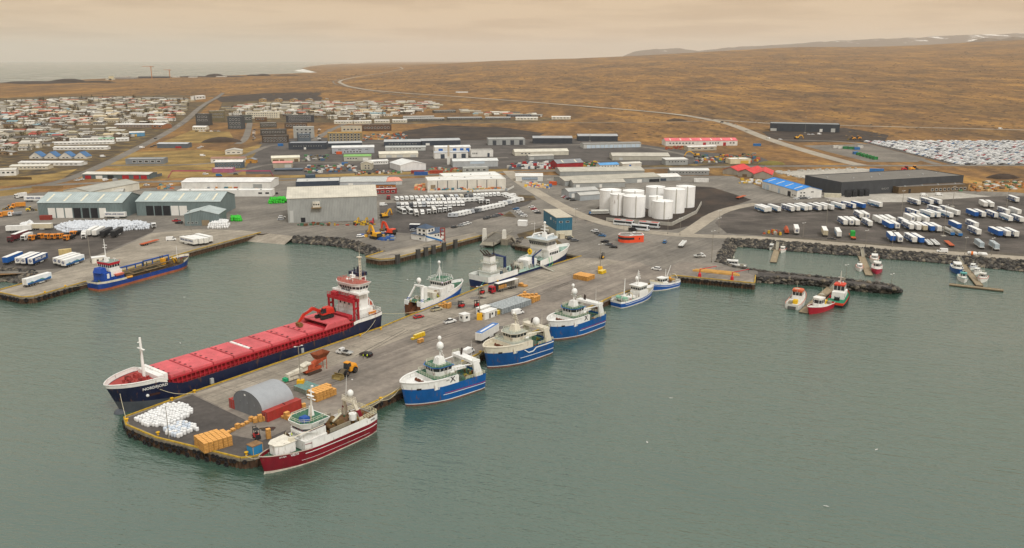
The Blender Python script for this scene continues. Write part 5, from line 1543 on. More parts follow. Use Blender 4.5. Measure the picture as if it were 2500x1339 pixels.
def yard(block,rows,ang):
 for i,(x,y,s)in enumerate(rows):
  trailer(x,y,ang,s,'%s of %s'%(ORD[i],block),{'wb':'SMYRIL LINE','B':'SMYRIL LINE'}.get(s),'trailers in the yard',emblem=(s in 'w' and i%3==1))
yard('the left block behind the green boxes',[(2063.9,553.8,'wb'),(2078.7,553.8,'w'),(2093.5,554.5,'w'),(2103,537,'wb'),(2117.7,538,'w'),(2124.4,557,'wb'),(2151.7,550,'w'),(2166,550,'w'),(2181,549,'w'),(2176,562.5,'b'),(2190.7,563,'w')],A_MID)
yard('the pair nearest the marina road',[(2179.5,593.5,'b'),(2197.4,596,'w')],A_BOT)
yard('the far right rows below the dark warehouse',[(2242.8,504,'wb'),(2274,503,'wb'),(2295,503,'wb'),(2240.7,531,'B'),(2276,535,'m'),(2291,535,'m'),(2294,523,'wb'),(2322,536,'m'),(2324,524,'wb'),(2339,530,'w')],A_FAR)
yard('the middle block beside the tall lamp',[(2214,556,'wb'),(2228,545,'w'),(2243,545,'w'),(2263,547,'w'),(2225,565,'wb'),(2242.8,566.6,'w'),(2258.5,567.6,'c'),(2276,568.7,'b'),(2293,569.7,'w'),(2232.3,597,'wb'),(2250,598,'b')],A_MID)
yard('the right edge rows',[(2341,563.5,'b'),(2383,533,'b'),(2401,534,'wb'),(2431,536,'B'),(2460,528,'wb'),(2466.6,544.6,'m'),(2487.5,528,'w'),(2494,546.7,'wb'),(2383,561,'wb'),(2389,578,'wb'),(2441.5,581,'b'),(2461,582,'w'),(2481,583,'wb'),(2483,497,'wb')],A_RT)
A_LONE=heading((1945,575),(1939,556),0)
trailer(1945,575,A_LONE,'w','standing alone beside the orange pipes trailer',None,None,True)
trailer(2015,580,A_LONE,'c','standing alone below the tall yard lamp')
trailer(2048,583,A_LONE,'m','standing between the cream trailer and the green boxes')
trailer(2406,509,A_LONE,'w','left of the two seen end on at the back right')
trailer(2421.6,510,A_LONE,'w','right of the two seen end on at the back right')
A_L1=heading((20.4,630),(62.7,613.6),4);A_L2=heading((159,638.7),(213,621.4),4);A_L3=heading((65.9,684.7),(128.6,667),4)
trailer(13.6,648,A_L1,'b','leftmost of the four beside the left quay')
trailer(44.4,649,A_L1,'w','second of the four beside the left quay',None,None,True)
trailer(58,650,A_L1,'B','third of the four beside the left quay',None,None,True)
trailer(75.8,651,A_L1,'B','rightmost of the four beside the left quay','SMYRIL LINE',None,True)
trailer(136,649.7,A_L2,'w','left of the three beside the white kiosk',None,None,True)
trailer(146.4,652,A_L2,'w','middle of the three beside the white kiosk',None,None,True)
trailer(155.8,655.4,A_L2,'m','right of the three beside the white kiosk',None,None,True)
trailer(61.7,703,A_L3,'m','standing alone on the tip of the left quay')
A_L4=heading((473.6,587),(427.5,576.7),4)
for i,(x,y)in enumerate(((478.7,602),(492.8,600.5),(505.6,599),(516,595))):
 trailer(x,y,A_L4,'w','%s from the front of the four by the bow of the dredger'%ORD[i],'SMYRIL LINE CARGO' if i==0 else None)
trailer(283,533,0.0,'w','parked lengthwise before the left grey shed','SMYRIL LINE CARGO',centre=True)
trailer(85,493,0.03,'w','parked behind the left end of the grey shed','SMYRIL LINE',centre=True)
trailer(216,579,A_L1+.1,'w','left of the two black trailers before the bag heap')
trailer(231,580,A_L1+.1,'w','shorter, squeezed beside the two black trailers')
trailer(250,582,A_L1+.1,'k','left of two parked before the white bag heap')
trailer(276,582,A_L1+.1,'k','right of two parked before the white bag heap')
trailer(100,562,0.05,'c','lying before the long white bag heap at left',centre=True)
trailer(48,567,.25,'w','low in the left yard beside the bag heap',centre=True)
# ---- trucks
def truck_kit(col,box=None,long=False,tip=None):
 c=mat(col,.35,var=.06)
 cab=MB().side([(1.6,.6),(3.9,.6),(3.95,1.6),(3.75,2.9),(3.4,3.3),(1.7,3.3)],-1.22,1.22)
 kit=[K('cab',cab,c,(0,0,0),[K('windscreen',MB().add([(3.965,-1.05,1.7),(3.965,1.05,1.7),(3.79,1.0,2.8),(3.79,-1.0,2.8)],[(0,1,2,3)]),GL),K('side_window',MB().box(2.5,3.5,-1.24,-1.22,1.8,2.7).box(2.5,3.5,1.22,1.24,1.8,2.7),GL),K('grille',MB().box(3.9,4.0,-.9,.9,.7,1.4),M_BLK)]),K('chassis',MB().box(-4.0,2.0,-.5,.5,.7,1.05),M_CHAS)]
 kit+=wheels(WH_TRK,(2.7,-1.6,-2.9),1.05)
 if tip:
  kit.append(K('tipper_body',MB().taper(-4.2,1.3,-1.2,1.2,1.15,2.4,-.15,-.1,-.08).box(-4.0,1.1,-1.05,1.05,2.41,2.42),mat(tip,.6)))
  kit.append(K('orange_box',MB().box(.2,1.4,-1.15,1.15,2.3,3.0),c))
 if box:
  kit.append(K('cargo_box',MB().box(-4.6,1.4,-1.25,1.25,1.1,3.7),mat(box,.5)))
 return kit
def truck(px,py,hd,kit,label,group=None):
 p=G(px,py)
 return put('truck',kit,label,'truck',(p.x,p.y,.05),hd,group)
TK_OR=truck_kit('#d9862a',tip='#26282b');TK_W=truck_kit('#dcdad4',box='#dcdbd6');TK_R=truck_kit('#a31c26');TK_WT=truck_kit('#d8d8d4',tip='#8d8f92');TK_OR2=truck_kit('#d9862a',box='#cf8a35');TK_M=truck_kit('#5d2228')
A_TRK=A_L1+math.pi
for i,(x,y)in enumerate(((86,586),(108,582),(124,583),(139,583),(153,582),(170,586),(186,576))):
 truck(x,y,A_TRK-.15,TK_OR,'orange tipper truck, %s from the left in the row on the dark gravel'%ORD[i],'orange tipper trucks')
truck(33,590,A_TRK,TK_M,'maroon articulated truck leading the row on the dark gravel')
trailer(40,587,A_TRK,'r','hitched behind the maroon truck',centre=False)if False else None
pm=G(33,590)+Vector((math.cos(A_TRK+math.pi),math.sin(A_TRK+math.pi),0))*7.2
tm_=put('semi_trailer',TRAILERS['r'],'maroon trailer hitched behind the maroon truck on the gravel','trailer',(pm.x,pm.y,.05),A_TRK)
truck(66,586,A_TRK,TK_W,'white box truck beside the maroon truck on the gravel')
truck(206,582,A_TRK+.4,TK_W,'white truck facing the camera before the bag heap')
truck(50,484,A_TRK-.5,TK_W,'white truck on the street behind the left grey shed')
truck(45,508,3.6,TK_OR2,'orange and white gritting truck at far left by the shed')
truck(36,528,3.8,TK_WT,'white and orange sweeper truck on the far left')
truck(14,530,3.8,TK_OR2,'dark blue and orange tanker truck on the far left')
truck(375,556,5.2,TK_WT,'concrete mixer truck at the right end of the bag heap')
# ---- caravans, campers, coaches
def camper_kit(L=7.0,overcab=True):
 f,b=L/2,-L/2
 pr=[(b,.6),(f-1.6,.6),(f-.05,.55),(f,1.0),(f-.7,1.35),(f-1.2,1.9),(f-(.6 if overcab else 1.3),2.2),(f-(.8 if overcab else 1.7),2.95),(b+.1,3.0),(b,2.8)]
 w=MB()
 for s in(1,-1):
  w.box(b+.8,b+2.0,s*1.14-.02,s*1.14+.02,1.7,2.2).box(b+2.8,b+3.8,s*1.14-.02,s*1.14+.02,1.7,2.2).box(f-1.75,f-1.0,s*1.14-.02,s*1.14+.02,1.3,1.85)
 w.add([(f-.66,-.95,1.4),(f-.66,.95,1.4),(f-1.12,.9,1.88),(f-1.12,-.9,1.88)],[(0,1,2,3)])
 return[K('body',MB().side(pr,-1.13,1.13),mat('#e3e2de',.4,var=.06)),K('windows',w,GL),K('roof_hatch',MB().box(b+1.5,b+2.3,-.4,.4,3.0,3.12).box(b+3.4,b+4.0,-.35,.35,3.0,3.1),mat('#c6c6c2',.5))]+wheels(WH_CAR,(f-1.0,b+1.9),1.0)
def caravan_kit(L=6.2):
 f,b=L/2,-L/2
 pr=[(b,.5),(f,.5),(f+.15,1.2),(f-.35,2.45),(f-.7,2.6),(b+.6,2.6),(b+.2,2.4),(b-.05,1.3)]
 w=MB()
 for s in(1,-1):
  w.box(b+.7,b+1.7,s*1.12-.02,s*1.12+.02,1.4,2.0).box(b+3.6,b+4.6,s*1.12-.02,s*1.12+.02,1.4,2.0)
 w.add([(f+.06,-.8,1.5),(f+.06,.8,1.5),(f-.19,.8,2.1),(f-.19,-.8,2.1)],[(0,1,2,3)])
 w.add([(b-.05,-.8,1.4),(b-.05,.8,1.4),(b+.13,.8,2.1),(b+.13,-.8,2.1)],[(3,2,1,0)])
 return[K('body',MB().side(pr,-1.11,1.11),mat('#dfdfdb',.45,var=.08)),K('windows',w,GL),K('drawbar',MB().box(f,f+1.3,-.08,.08,.5,.62).cyl((f+1.2,0,0),(f+1.2,0,.6),.08),M_CHAS)]+wheels(WH_SM,(-.2,),1.0)
def coach_kit(L=12.5,top='#dcdcd8',low='#dcdcd8'):
 f,b=L/2,-L/2
 pr=[(b,.4),(f-.1,.4),(f,1.2),(f-.35,3.2),(f-.7,3.45),(b+.2,3.45),(b,3.2)]
 w=MB()
 for s in(1,-1):
  w.box(b+.5,f-1.0,s*1.275-.02,s*1.275+.02,1.6,2.85)
 w.add([(f+.0,-1.15,1.25),(f+.0,1.15,1.25),(f-.31,1.1,3.1),(f-.31,-1.1,3.1)],[(0,1,2,3)])
 return[K('body',MB().side(pr,-1.27,1.27),mat(low,.35,var=.05)),K('windows',w,GL),K('roof',MB().box(b+.3,f-.8,-1.15,1.15,3.45,3.52),mat(top,.4)),K('roof_unit',MB().taper(-2,1.2,-.8,.8,3.52,3.75,.1,.1,.1),mat('#b7b7b3',.5))]+wheels(WH_TRK,(f-2.6,b+3.4,b+2.2),1.1)
CAMP,CARAV=camper_kit(),caravan_kit()
MINIB=camper_kit(5.6,False)
def at_px(px,py):
 p=G(px,py);return(p.x,p.y,.05)
def line(p,q,n):
 return[(p[0]+(q[0]-p[0])*i/max(1,n-1),p[1]+(q[1]-p[1])*i/max(1,n-1))for i in range(n)]
A_CAMP=heading((1000,520),(1003,527))
def row(kit,name,cat,pts,hd,label,group,jit=.05):
 for i,(x,y)in enumerate(pts):
  put(name,kit,'%s, %s from the left'%(label,ORD[i])if i<len(ORD)else label,cat,at_px(x+random.uniform(-.4,.4),y+random.uniform(-.3,.3)),hd+random.uniform(-jit,jit),group,scale=(1.06,)*3,paint={'body':mat(random.choice(['#8f9294','#c9c3b2','#55585c','#b5b9bd']),.4)}if random.random()<.2 else None)
A_C1=heading((980,484),(985,492))
row(CARAV,'caravan','caravan',line((968,490),(1138,484),15),A_C1+.05,'white caravan in the back row left half of the storage yard','caravans in storage')
row(CARAV,'caravan','caravan',line((1140,484),(1216,479),9),A_C1-.1,'white caravan in the back row right half of the storage yard','caravans in storage')
row(CAMP,'camper_van','camper',line((972,507),(1128,503),16),A_C1,'white camper van in the middle row of the storage yard','campers in storage')
row(MINIB,'camper_van','camper',line((1022,497),(1120,494),9),A_C1,'low white camper van half hidden behind the middle row','campers in storage')
row(CARAV,'caravan','caravan',line((1128,494),(1172,492),5),A_C1+1.2,'white caravan set crosswise behind the cement trucks','caravans in storage')
A_C2=heading((1100,530),(1130,521))
row(CARAV,'caravan','caravan',line((1106,531),(1220,506),15),A_C2-1.0,'white caravan in the slanting row along the quay road','caravans in storage')
row(CARAV,'caravan','caravan',line((1228,502),(1268,492),5),A_C2-.9,'white caravan at the right corner of the storage yard front row','caravans in storage')
row(CARAV,'caravan','caravan',[(1232,480),(1240,483),(1247,486),(1254,489),(1262,492),(1250,482)],A_C2-.3,'white caravan in the curved cluster at the yard corner','caravans in storage')
put('coach',coach_kit(),'long white coach at the front left of the storage yard','coach',at_px(980,521),A_C1+.25)
put('coach',coach_kit(10.5),'shorter white coach beside the long one in the storage yard','coach',at_px(1000,522),A_C1+.12)
truck(1016,527,A_C1,TK_W,'white lorry right of the coaches in the storage yard')
put('camper_van',MINIB,'white panel camper right of the lorry in the storage yard','camper',at_px(1031,524),A_C1)
for i,(x,y)in enumerate(((1046,522),(1060,521),(1073,519),(1085,518),(1097,516))):
 truck(x,y,A_C1,TK_WT if i!=1 else TK_W,'white lorry in the front row of the storage yard, %s from the left'%ORD[i],'lorries in storage')
truck(1172,497,A_C1,TK_WT,'blue and white cement lorry, left of two');truck(1189,498,A_C1,TK_WT,'blue and white cement lorry, right of two')
truck(948,487,A_C1,TK_R,'red and orange lorry at the left end of the caravans')
A_COACH=heading((1505,546),(1545,550))
put('coach',coach_kit(13,'#c94a3c','#cfd2d2'),'grey coach with red roof, left of the two before the tanks','coach',at_px(1523,551),A_COACH)
put('coach',coach_kit(13,'#c94a3c','#cfd2d2'),'grey coach with red roof, right of the two before the tanks','coach',at_px(1585,556),A_COACH)
put('coach',coach_kit(11,'#dcdcd8','#d4d8da'),'silver coach parked before the two red roofed ones','coach',at_px(1563,563),A_COACH)
# ---- cars
A_PK=math.degrees(heading((1112,556),(1140,548)))-15
for x,y,h,c,k,l in((1109,557,A_PK,'dark grey','hatch','dark grey car, left of four beside the ferry control building'),(1126,553,A_PK,'silver','hatch','silver car, second of four beside the ferry control building'),(1135,550,A_PK,'white','hatch','white car, third of four beside the ferry control building'),(1143,547.5,A_PK,'white','hatch','white car, right of four beside the ferry control building'),(1187,536,A_PK,'dark grey','hatch','dark car, left of five at the grass corner'),(1193,533,A_PK,'dark grey','hatch','dark grey car, second of five at the grass corner'),(1208,531,A_PK,'grey','hatch','grey car, third of five at the grass corner'),(1215,528.5,A_PK,'grey','suv','grey car, fourth of five at the grass corner'),(1221,526.5,A_PK,'red','hatch','red car, last of five at the grass corner'),(1260,513,160,'blue','suv','blue car, rearmost of five north of the kiosk'),(1264,518,160,'white','hatch','white car, second of five north of the kiosk'),(1269,522,160,'white','hatch','white car, third of five north of the kiosk'),(1273,526,160,'silver','hatch','silver car, fourth of five north of the kiosk'),(1279,530,160,'white','suv','white car, front of five north of the kiosk'),(1298,508,160,'white','hatch','white car, first of four behind the blue building'),(1303,513,160,'red','hatch','red car behind the blue building'),(1307,518,160,'white','hatch','white car, third of four behind the blue building'),(1313,522,160,'black','hatch','black car, last of four behind the blue building'),(1452,567,150,'white','suv','white car, first of four in the coach park'),(1459,572,150,'dark grey','hatch','dark car, second of four in the coach park'),(1464,575,150,'grey','hatch','grey car, third of four in the coach park'),(1470,578,150,'blue','hatch','light blue car, last of four in the coach park'),(1390,582,20,'beige','suv','beige car, first of three by the blue building corner'),(1394,586,20,'dark grey','suv','dark car, second of three by the blue building corner'),(1403,590,15,'grey','suv','grey car, last of three by the blue building corner'),(1477,593,160,'black','suv','black car, first of three beside the orange office'),(1487,600,160,'grey','hatch','grey car, second of three beside the orange office'),(1498,606,160,'black','hatch','black car, last of three beside the orange office'),(1545,565,10,'black','van','black van behind the silver coach'),(1550,573,10,'white','hatch','white car behind the orange office, left'),(1562,575,10,'white','hatch','white car behind the orange office, right'),(1623,594,70,'blue','suv','light blue car driving towards the pier'),(1602,660,145,'white','suv','white car driving past the small trawlers'),(1022,777,40,'red','hatch','small red car at the pier edge by the white trawler'),(1098,789,40,'white','pickup','white pickup in the middle of the pier'),(1066,759,40,'beige','pickup','beige pickup by the white trawler stern'),(1144,864,60,'white','van','white van on the pier behind the first blue trawler'),(894,870,150,'black','suv','black and silver car with two workers beside it'),(1264,768,40,'white','van','white van beside the grey tub block'),(2030,588,-12,'black','pickup','black pickup on the marina road'),(2300,617,160,'white','van','white van on the marina road'),(1377,482,20,'white','hatch','white car by the small grey sheds, first of five'),(1381,484,20,'red','hatch','red car by the small grey sheds'),(1385,486,20,'silver','hatch','silver car by the small grey sheds'),(1390,488,20,'black','suv','black car by the small grey sheds, fourth of five'),(1399,491,10,'black','hatch','black car by the small grey sheds, last of five'),(1944,488,15,'white','hatch','white car, left of four before the blue roofed hall'),(1955,487,15,'grey','hatch','grey car, second of four before the blue roofed hall'),(1964,486.5,15,'grey','hatch','grey car, third of four before the blue roofed hall'),(1974,486,15,'white','suv','white car, right of four before the blue roofed hall'),(2255,479,10,'white','van','white van on the pad before the brown annex'),(2292,478,10,'white','van','white and blue van on the pad before the brown annex'),(437,547,175,'black','suv','black car before the small grey gable shed'),(431,542,175,'red','pickup','red pickup before the small grey gable shed'),(418,588,20,'white','van','white van beside the four trailers by the dredger'),(686,538,10,'silver','hatch','silver car left of the fishmeal plant, front'),(689,533,10,'white','suv','white car left of the fishmeal plant, rear'),(676,474,100,'black','hatch','black car behind the fishmeal plant'),(880,580,20,'white','suv','white car by the yellow crane at the rocks'),(1010,565,10,'silver','hatch','silver car beside the dark hut at the ferry quay'),(936,503,20,'white','van','white van at the right end of the fishmeal plant'),(188,442,175,'white','hatch','white car on the street left of the red doors'),(199,440,175,'white','hatch','second white car on the street left of the red doors'),(287,450,5,'white','van','white and red van on the main street'),(358,454,5,'white','hatch','white car on the main street'),(258,442,80,'white','van','white van before the red doors'),(282,442,80,'silver','van','silver van before the red doors'),(251,384,60,'white','van','white van on the town road'),(347,362,20,'white','van','white van parked off the town road'),(437,309,70,'white','hatch','white car on the far town road'),(448,302,70,'silver','hatch','silver car on the far town road'),(380,340,70,'dark grey','hatch','dark car on the town road'),(371,360,30,'black','hatch','black car left of the dark grey garage'),(378,357,30,'dark grey','hatch','dark grey car left of the dark grey garage'),(486,363,30,'white','hatch','white car right of the dark grey garage'),(492,360,30,'white','hatch','second white car right of the dark grey garage'),(495,382,5,'white','van','white minibus on the gravel lot'),(553,348,5,'white','van','white van by the earth mound'),(502,427,10,'white','suv','white car by the pink fenced forecourt'),(576,427,10,'black','hatch','black car by the pink fenced forecourt'),(535,431,10,'blue','van','blue van at the forecourt'),(1762,300,170,'dark grey','van','dark van on the highway junction'),(1777,300.5,170,'silver','hatch','silver car on the highway junction'),(1875,340,120,'white','van','white lorry on the highway'),(1905,342,10,'white','suv','white car at the eastern site road'),(1975,329.5,10,'white','hatch','white car before the dark eastern warehouse, left'),(1984,329.5,10,'white','hatch','white car before the dark eastern warehouse, middle'),(2000,329,10,'white','van','white van before the dark eastern warehouse, right'),(2127,306.5,-3,'dark grey','hatch','dark car on the eastern road'),(2442,315.5,-3,'white','van','white van on the eastern road'),):
 car(x,y,h,c,k,l)
for px,py,h,lab in((841,866,150,'white flatbed pickup with dark crew cab on the pier'),(1708,629,20,'white flatbed pickup near the marina corner')):
 p=G(px,py)
 put('flatbed_truck',[K('cab',MB().side([(.6,.5),(3.1,.5),(3.1,1.1),(2.3,1.4),(1.7,2.2),(.6,2.2)],-1,1),mat('#d9d9d5',.4)),K('windscreen',MB().add([(2.28,-.9,1.46),(2.28,.9,1.46),(1.74,.85,2.14),(1.74,-.85,2.14)],[(0,1,2,3)]).box(.8,1.6,-1.02,-1.0,1.4,2.0).box(.8,1.6,1.0,1.02,1.4,2.0),GL),K('load_bed',MB().box(-3.2,.5,-1.1,1.1,.95,1.1).box(-3.2,.5,-1.1,-1.02,1.1,1.45).box(-3.2,.5,1.02,1.1,1.1,1.45),mat('#b7b7b2',.5)),K('load',MB().box(-1.2,.2,-.7,.7,1.1,1.6),M_BLK)]+wheels(WH_CAR,(2.2,-2.0),.9),lab,'flatbed truck',(p.x,p.y,.05),R(h))
SMALLCAR=[K('body',MB().side([(-2.2,.3),(2.2,.3),(2.2,.7),(1.1,.92),(-2.1,.95)],-.88,.88),mat('#cccccc',.3)),K('glasshouse',MB().taper(-1.9,1.1,-.84,.84,.93,1.3,.3,.5,.12),GL),K('roof',MB().taper(-1.75,.7,-.78,.78,1.3,1.52,.15,.25,.1),mat('#cccccc',.3))]
SC_COL=['white']*20+['silver']*4+['grey']*3+['black','red','blue','dark grey','navy']
field=[]
fa,fb=G(2345,402),G(2110,348)
A_F=math.atan2((fb-fa).y,(fb-fa).x)
ux=Vector((math.cos(A_F),math.sin(A_F),0));uy=Vector((ux.y,-ux.x,0))
quad=[v.to_2d()for v in pxs([(2106,346),(2560,345),(2560,403),(2344,403)])]
for r_ in range(0,60):
 for c_ in range(-10,150):
  p=fa+uy*(r_*5.4+(r_//2)*5.5)+ux*c_*2.75
  if inside(p,quad)and p.x/p.y<.66 and random.random()>.05:
   field.append((p,random.choice(SC_COL)))
field.sort(key=lambda e:e[0].y)
restf=MB();fm={c:i for i,c in enumerate(sorted(CAR_C))}
for i,(p,c)in enumerate(field):
 hd=A_F+math.pi/2+random.uniform(-.03,.03)
 if i<300:
  cm=mat(CAR_C[c],.28,.1,var=.05,spec=.5)
  put('stored_car',SMALLCAR,'%s new car in the near rows of the storage field'%c,'car',(p.x,p.y,.06),hd,'cars in the storage field',{'body':cm,'roof':cm})
 else:
  ca,sa=math.cos(hd),math.sin(hd)
  q=MB().side([(-2.2,.3),(2.2,.3),(2.2,.7),(1.1,.92),(-2.1,.95)],-.88,.88,fm[c]).taper(-1.9,1.1,-.84,.84,.93,1.3,.3,.5,.12,len(fm)).taper(-1.75,.7,-.78,.78,1.3,1.52,.15,.25,.1,fm[c])
  o=len(restf.v)
  restf.v+=[(p.x+x*ca-y*sa,p.y+x*sa+y*ca,z+.06)for x,y,z in q.v]
  restf.f+=[tuple(k+o for k in f)for f in q.f];restf.m+=q.m
print('stored cars',len(field))
rs=obj('stored_cars',restf.mesh('stored_cars',[mat(CAR_C[c],.28,.1,var=.05,spec=.5)for c in sorted(CAR_C)]+[GL]),None)
rs['kind']='stuff';tag(rs,'many rows of new cars in the far part of the storage field','cars')
# ---- bulk bags, crates, tubs
def bag_me():
 prof=[]
 mb=MB()
 n=8
 for r,z in((.46,0),(.54,.25),(.55,.7),(.52,.98),(.3,1.06),(.08,1.22)):
  for i in range(n):
   t=2*math.pi*(i+.5)/n
   q=r/max(abs(math.cos(t)),abs(math.sin(t)))**.95
   prof.append((q*math.cos(t),q*math.sin(t),z))
 mb.add(prof,[(k*n+i,k*n+(i+1)%n,(k+1)*n+(i+1)%n,(k+1)*n+i)for k in range(5)for i in range(n)]+[tuple(5*n+i for i in range(n))])
 return mb
BAG=bag_me();BAG_ME=BAG.mesh('bulk_bag')
M_BAG,M_BAGB=mat('#e2e2e0',.6,var=.16,scale=1.2),mat('#c9d2dc',.6,var=.2,scale=1.5)
def poly_fill(pts,step,ang):
 w=[v.to_2d()for v in pxs(pts)]
 c=sum(w,Vector((0,0)))/len(w)
 a,b=Vector((math.cos(ang),math.sin(ang))),Vector((-math.sin(ang),math.cos(ang)))
 out=[]
 for i in range(-40,41):
  for j in range(-40,41):
   p=c+a*i*step+b*j*step
   if inside(p,w):
    out.append(p)
 return out
BA=heading((311,1038),(384,1069))
for k,(pts,lab)in enumerate((([(326,1027),(420,990),(452,990),(474,1006),(464,1018),(440,1030),(405,1044),(356,1042)],'in the left cluster beside the ship bow'),([(398,1050),(440,1032),(478,1040),(484,1052),(430,1072),(405,1066)],'in the right cluster beside the lamp post'))):
 for p in poly_fill(pts,1.1,BA+.1):
  o=obj('bulk_bag',BAG_ME,M_BAG if k==0 or random.random()<.5 else M_BAGB,None,(p.x+random.uniform(-.12,.12),p.y+random.uniform(-.12,.12),.05),BA+random.uniform(-.3,.3),(random.uniform(.8,.95),)*2+(random.uniform(.9,1.2),))
  tag(o,'white bulk bag standing '+lab,'bag','white bulk bags '+lab)
def heap(name,label,cat,pts,base_ang,m,tiers=2,step=1.25,s=1.0):
 mb=MB();w=[v.to_2d()for v in pxs(pts)];c=sum(w,Vector((0,0)))/len(w)
 for k in range(tiers):
  pp=poly_fill([(x,y)for x,y in pts],step,base_ang)
  for p in pp:
   q=c+(p-c)*(1-.07*k)
   ca,sa=math.cos(random.uniform(0,6)),math.sin(random.uniform(0,6))
   sc=s*random.uniform(.85,1.2)
   if random.random()<.12+.1*k:continue
   o=len(mb.v)
   mb.v+=[(q.x+sc*x,q.y+sc*y,.05+k*1.0*s+sc*z+random.uniform(-.15,.15))for x,y,z in BAG.v]
   mb.f+=[tuple(i+o for i in f)for f in BAG.f];mb.m+=[0]*len(BAG.f)
 o=obj(name,mb.mesh(name,smooth=True),m);o['kind']='stuff'
 return tag(o,label,cat)
heap('bag_heap','long heap of white bulk bags before the grey sheds','bags',[(128,558),(170,548),(300,546),(366,549),(364,560),(230,571),(160,570)],.1,mat('#d3d7dc',.6,var=.2,scale=.8),3,1.25,.92)
heap('bag_heap','small heap of white bulk bags beside the gable shed','bags',[(503,559),(540,546),(560,548),(560,558)],.2,M_BAG,3,1.4,1.1)
heap('bag_heap','white bag pile at the far left of the gravel yard','bags',[(46,556),(75,545),(84,552),(60,562)],.2,M_BAG,2,1.5,1.1)
M_NEON=mat('#3bbf33',.6,var=.3,scale=1.0)
heap('net_bale_heap','bright green net bales stacked beside the fishmeal plant','net bales',[(655,499),(705,496),(705,490),(658,492)],0,M_NEON,3,1.5,1.1)
heap('net_bale_heap','bright green net pile right of the grey gable shed','net bales',[(563,542),(590,541),(588,534),(565,535)],0,M_NEON,2,1.4,1.2)
M_CRATE,M_CRTOP=mat('#c9954f',.75,var=.25,scale=1.5),mat('#e0a55c',.75,var=.15,scale=2)
def crate_me():
 mb=MB()
 w,d,h=.58,.52,.7
 mb.box(-w+.03,w-.03,-d+.03,d-.03,.1,h-.03,1)
 for z in(.12,.33,.54):
  mb.box(-w,w,-d,-d+.03,z,z+.15).box(-w,w,d-.03,d,z,z+.15).box(-w,-w+.03,-d+.03,d-.03,z,z+.15).box(w-.03,w,-d+.03,d-.03,z,z+.15)
 for x in(-w+.02,0,w-.1):
  mb.box(x,x+.08,-d+.02,d-.02,0,.1)
 mb.box(-w+.02,w-.02,-d+.02,d-.02,h-.03,h,2)
 return mb.mesh('crate',[M_CRATE,mat('#8a6234',.85),M_CRTOP])
CRATE_ME=crate_me()
def tub_me():
 mb=MB().taper(-.6,.6,-.5,.5,.12,.75,-.03,-.03,-.03)
 mb.box(-.64,.64,-.54,.54,.7,.78).box(-.55,.55,-.45,.45,.781,.79,1).box(-.5,-.3,-.5,.5,0,.12).box(.3,.5,-.5,.5,0,.12)
 return mb
TUB_ME=tub_me().mesh('tub',[mat('#8f9698',.6,var=.15),mat('#aeb4b4',.5)]);TUBY_ME=tub_me().mesh('tub',[mat('#dcb51e',.6,var=.15),mat('#e7d68a',.5)]);TUBT_ME=tub_me().mesh('tub',[mat('#8b8f80',.7,var=.2),mat('#5f8f8c',.6)])
def stack_block(name,me,label,group,corner,ang,nu,nv,tiers,du,dv,hz,hollow=False,keep=None):
 """stacks laid out from a corner; tiers may vary by column"""
 c=G(*corner)
 a,b=Vector((math.cos(ang),math.sin(ang),0)),Vector((-math.sin(ang),math.cos(ang),0))
 for i in range(nu):
  for j in range(nv):
   n=tiers(i,j)if callable(tiers)else tiers
   for k in range(n):
    if hollow and k<n-1 and 0<i<nu-1 and j>0:
     continue
    p=c+a*(i+.5)*du+b*(j+.5)*dv
    o=obj(name,me,None,None,(p.x+random.uniform(-.04,.04),p.y+random.uniform(-.04,.04),.06+k*hz),ang+random.uniform(-.03,.03))
    tag(o,label+(', topmost' if k==n-1 else ', lower down'),'crate' if name=='crate' else 'tub',group)
PA=PIER_A
EA=heading((497,1112),(562,1092))
stack_block('crate',CRATE_ME,'slatted wooden crate in the big block at the pier end','crates in the pier end block',(500,1110),EA,6,6,lambda i,j:4 if not(j==5 and i>4)else 3,1.28,1.16,.71,True)
stack_block('crate',CRATE_ME,'slatted wooden crate in the block beside the grey hall','crates beside the grey hall',(774,984),heading((774,984),(815,968)),6,4,lambda i,j:4 if i<5 or j>1 else 3,1.28,1.16,.71,True)
stack_block('tub',TUBT_ME,'teal lidded tub in the block behind the crates by the yellow lamp base','teal lidded tubs',(748,966),heading((774,984),(815,968)),4,5,lambda i,j:2,1.35,1.25,.79)
stack_block('crate',CRATE_ME,'wooden crate at the right end of the red container','crates at the red container',(706,1030),PA,2,3,lambda i,j:(2,3,1,2,1,2)[i*3+j],1.3,1.3,.71)
stack_block('crate',CRATE_ME,'wooden crate in front of the grey hall','crates before the grey hall',(618,1036),.5,3,1,lambda i,j:(2,3,2)[i],1.4,1.3,.71)
stack_block('crate',CRATE_ME,'single wooden crate in the line leading to the big block','line of single crates',(556,1063),heading((560,1064),(612,1037)),7,1,lambda i,j:(1,1,2,1,1,2,1)[i],1.75,1.3,.71)
stack_block('crate',CRATE_ME,'crate in the lone stack behind the forklift','lone crate stack',(652,1075),.6,1,1,4,1.3,1.3,.71)
stack_block('crate',CRATE_ME,'single crate left of the red container end','crate by container',(738,1000),.6,1,1,2,1.3,1.3,.71)
stack_block('tub',TUB_ME,'grey fish tub in the large grey block on the pier','grey tub block',(1226,769),heading((1227,768),(1299,744)),13,7,3,1.42,1.25,.79,True)
stack_block('crate',CRATE_ME,'orange wooden crate behind the grey tub block','crates behind the grey tubs',(1300,742),heading((1300,742),(1334,727)),5,7,lambda i,j:3 if(i+j)%5 else 4,1.28,1.16,.71,True)
stack_block('crate',CRATE_ME,'wooden crate in the long block in the middle of the pier','crates in the mid pier block',(1434,688),heading((1434,688),(1467,676)),5,7,3,1.28,1.16,.71,True)
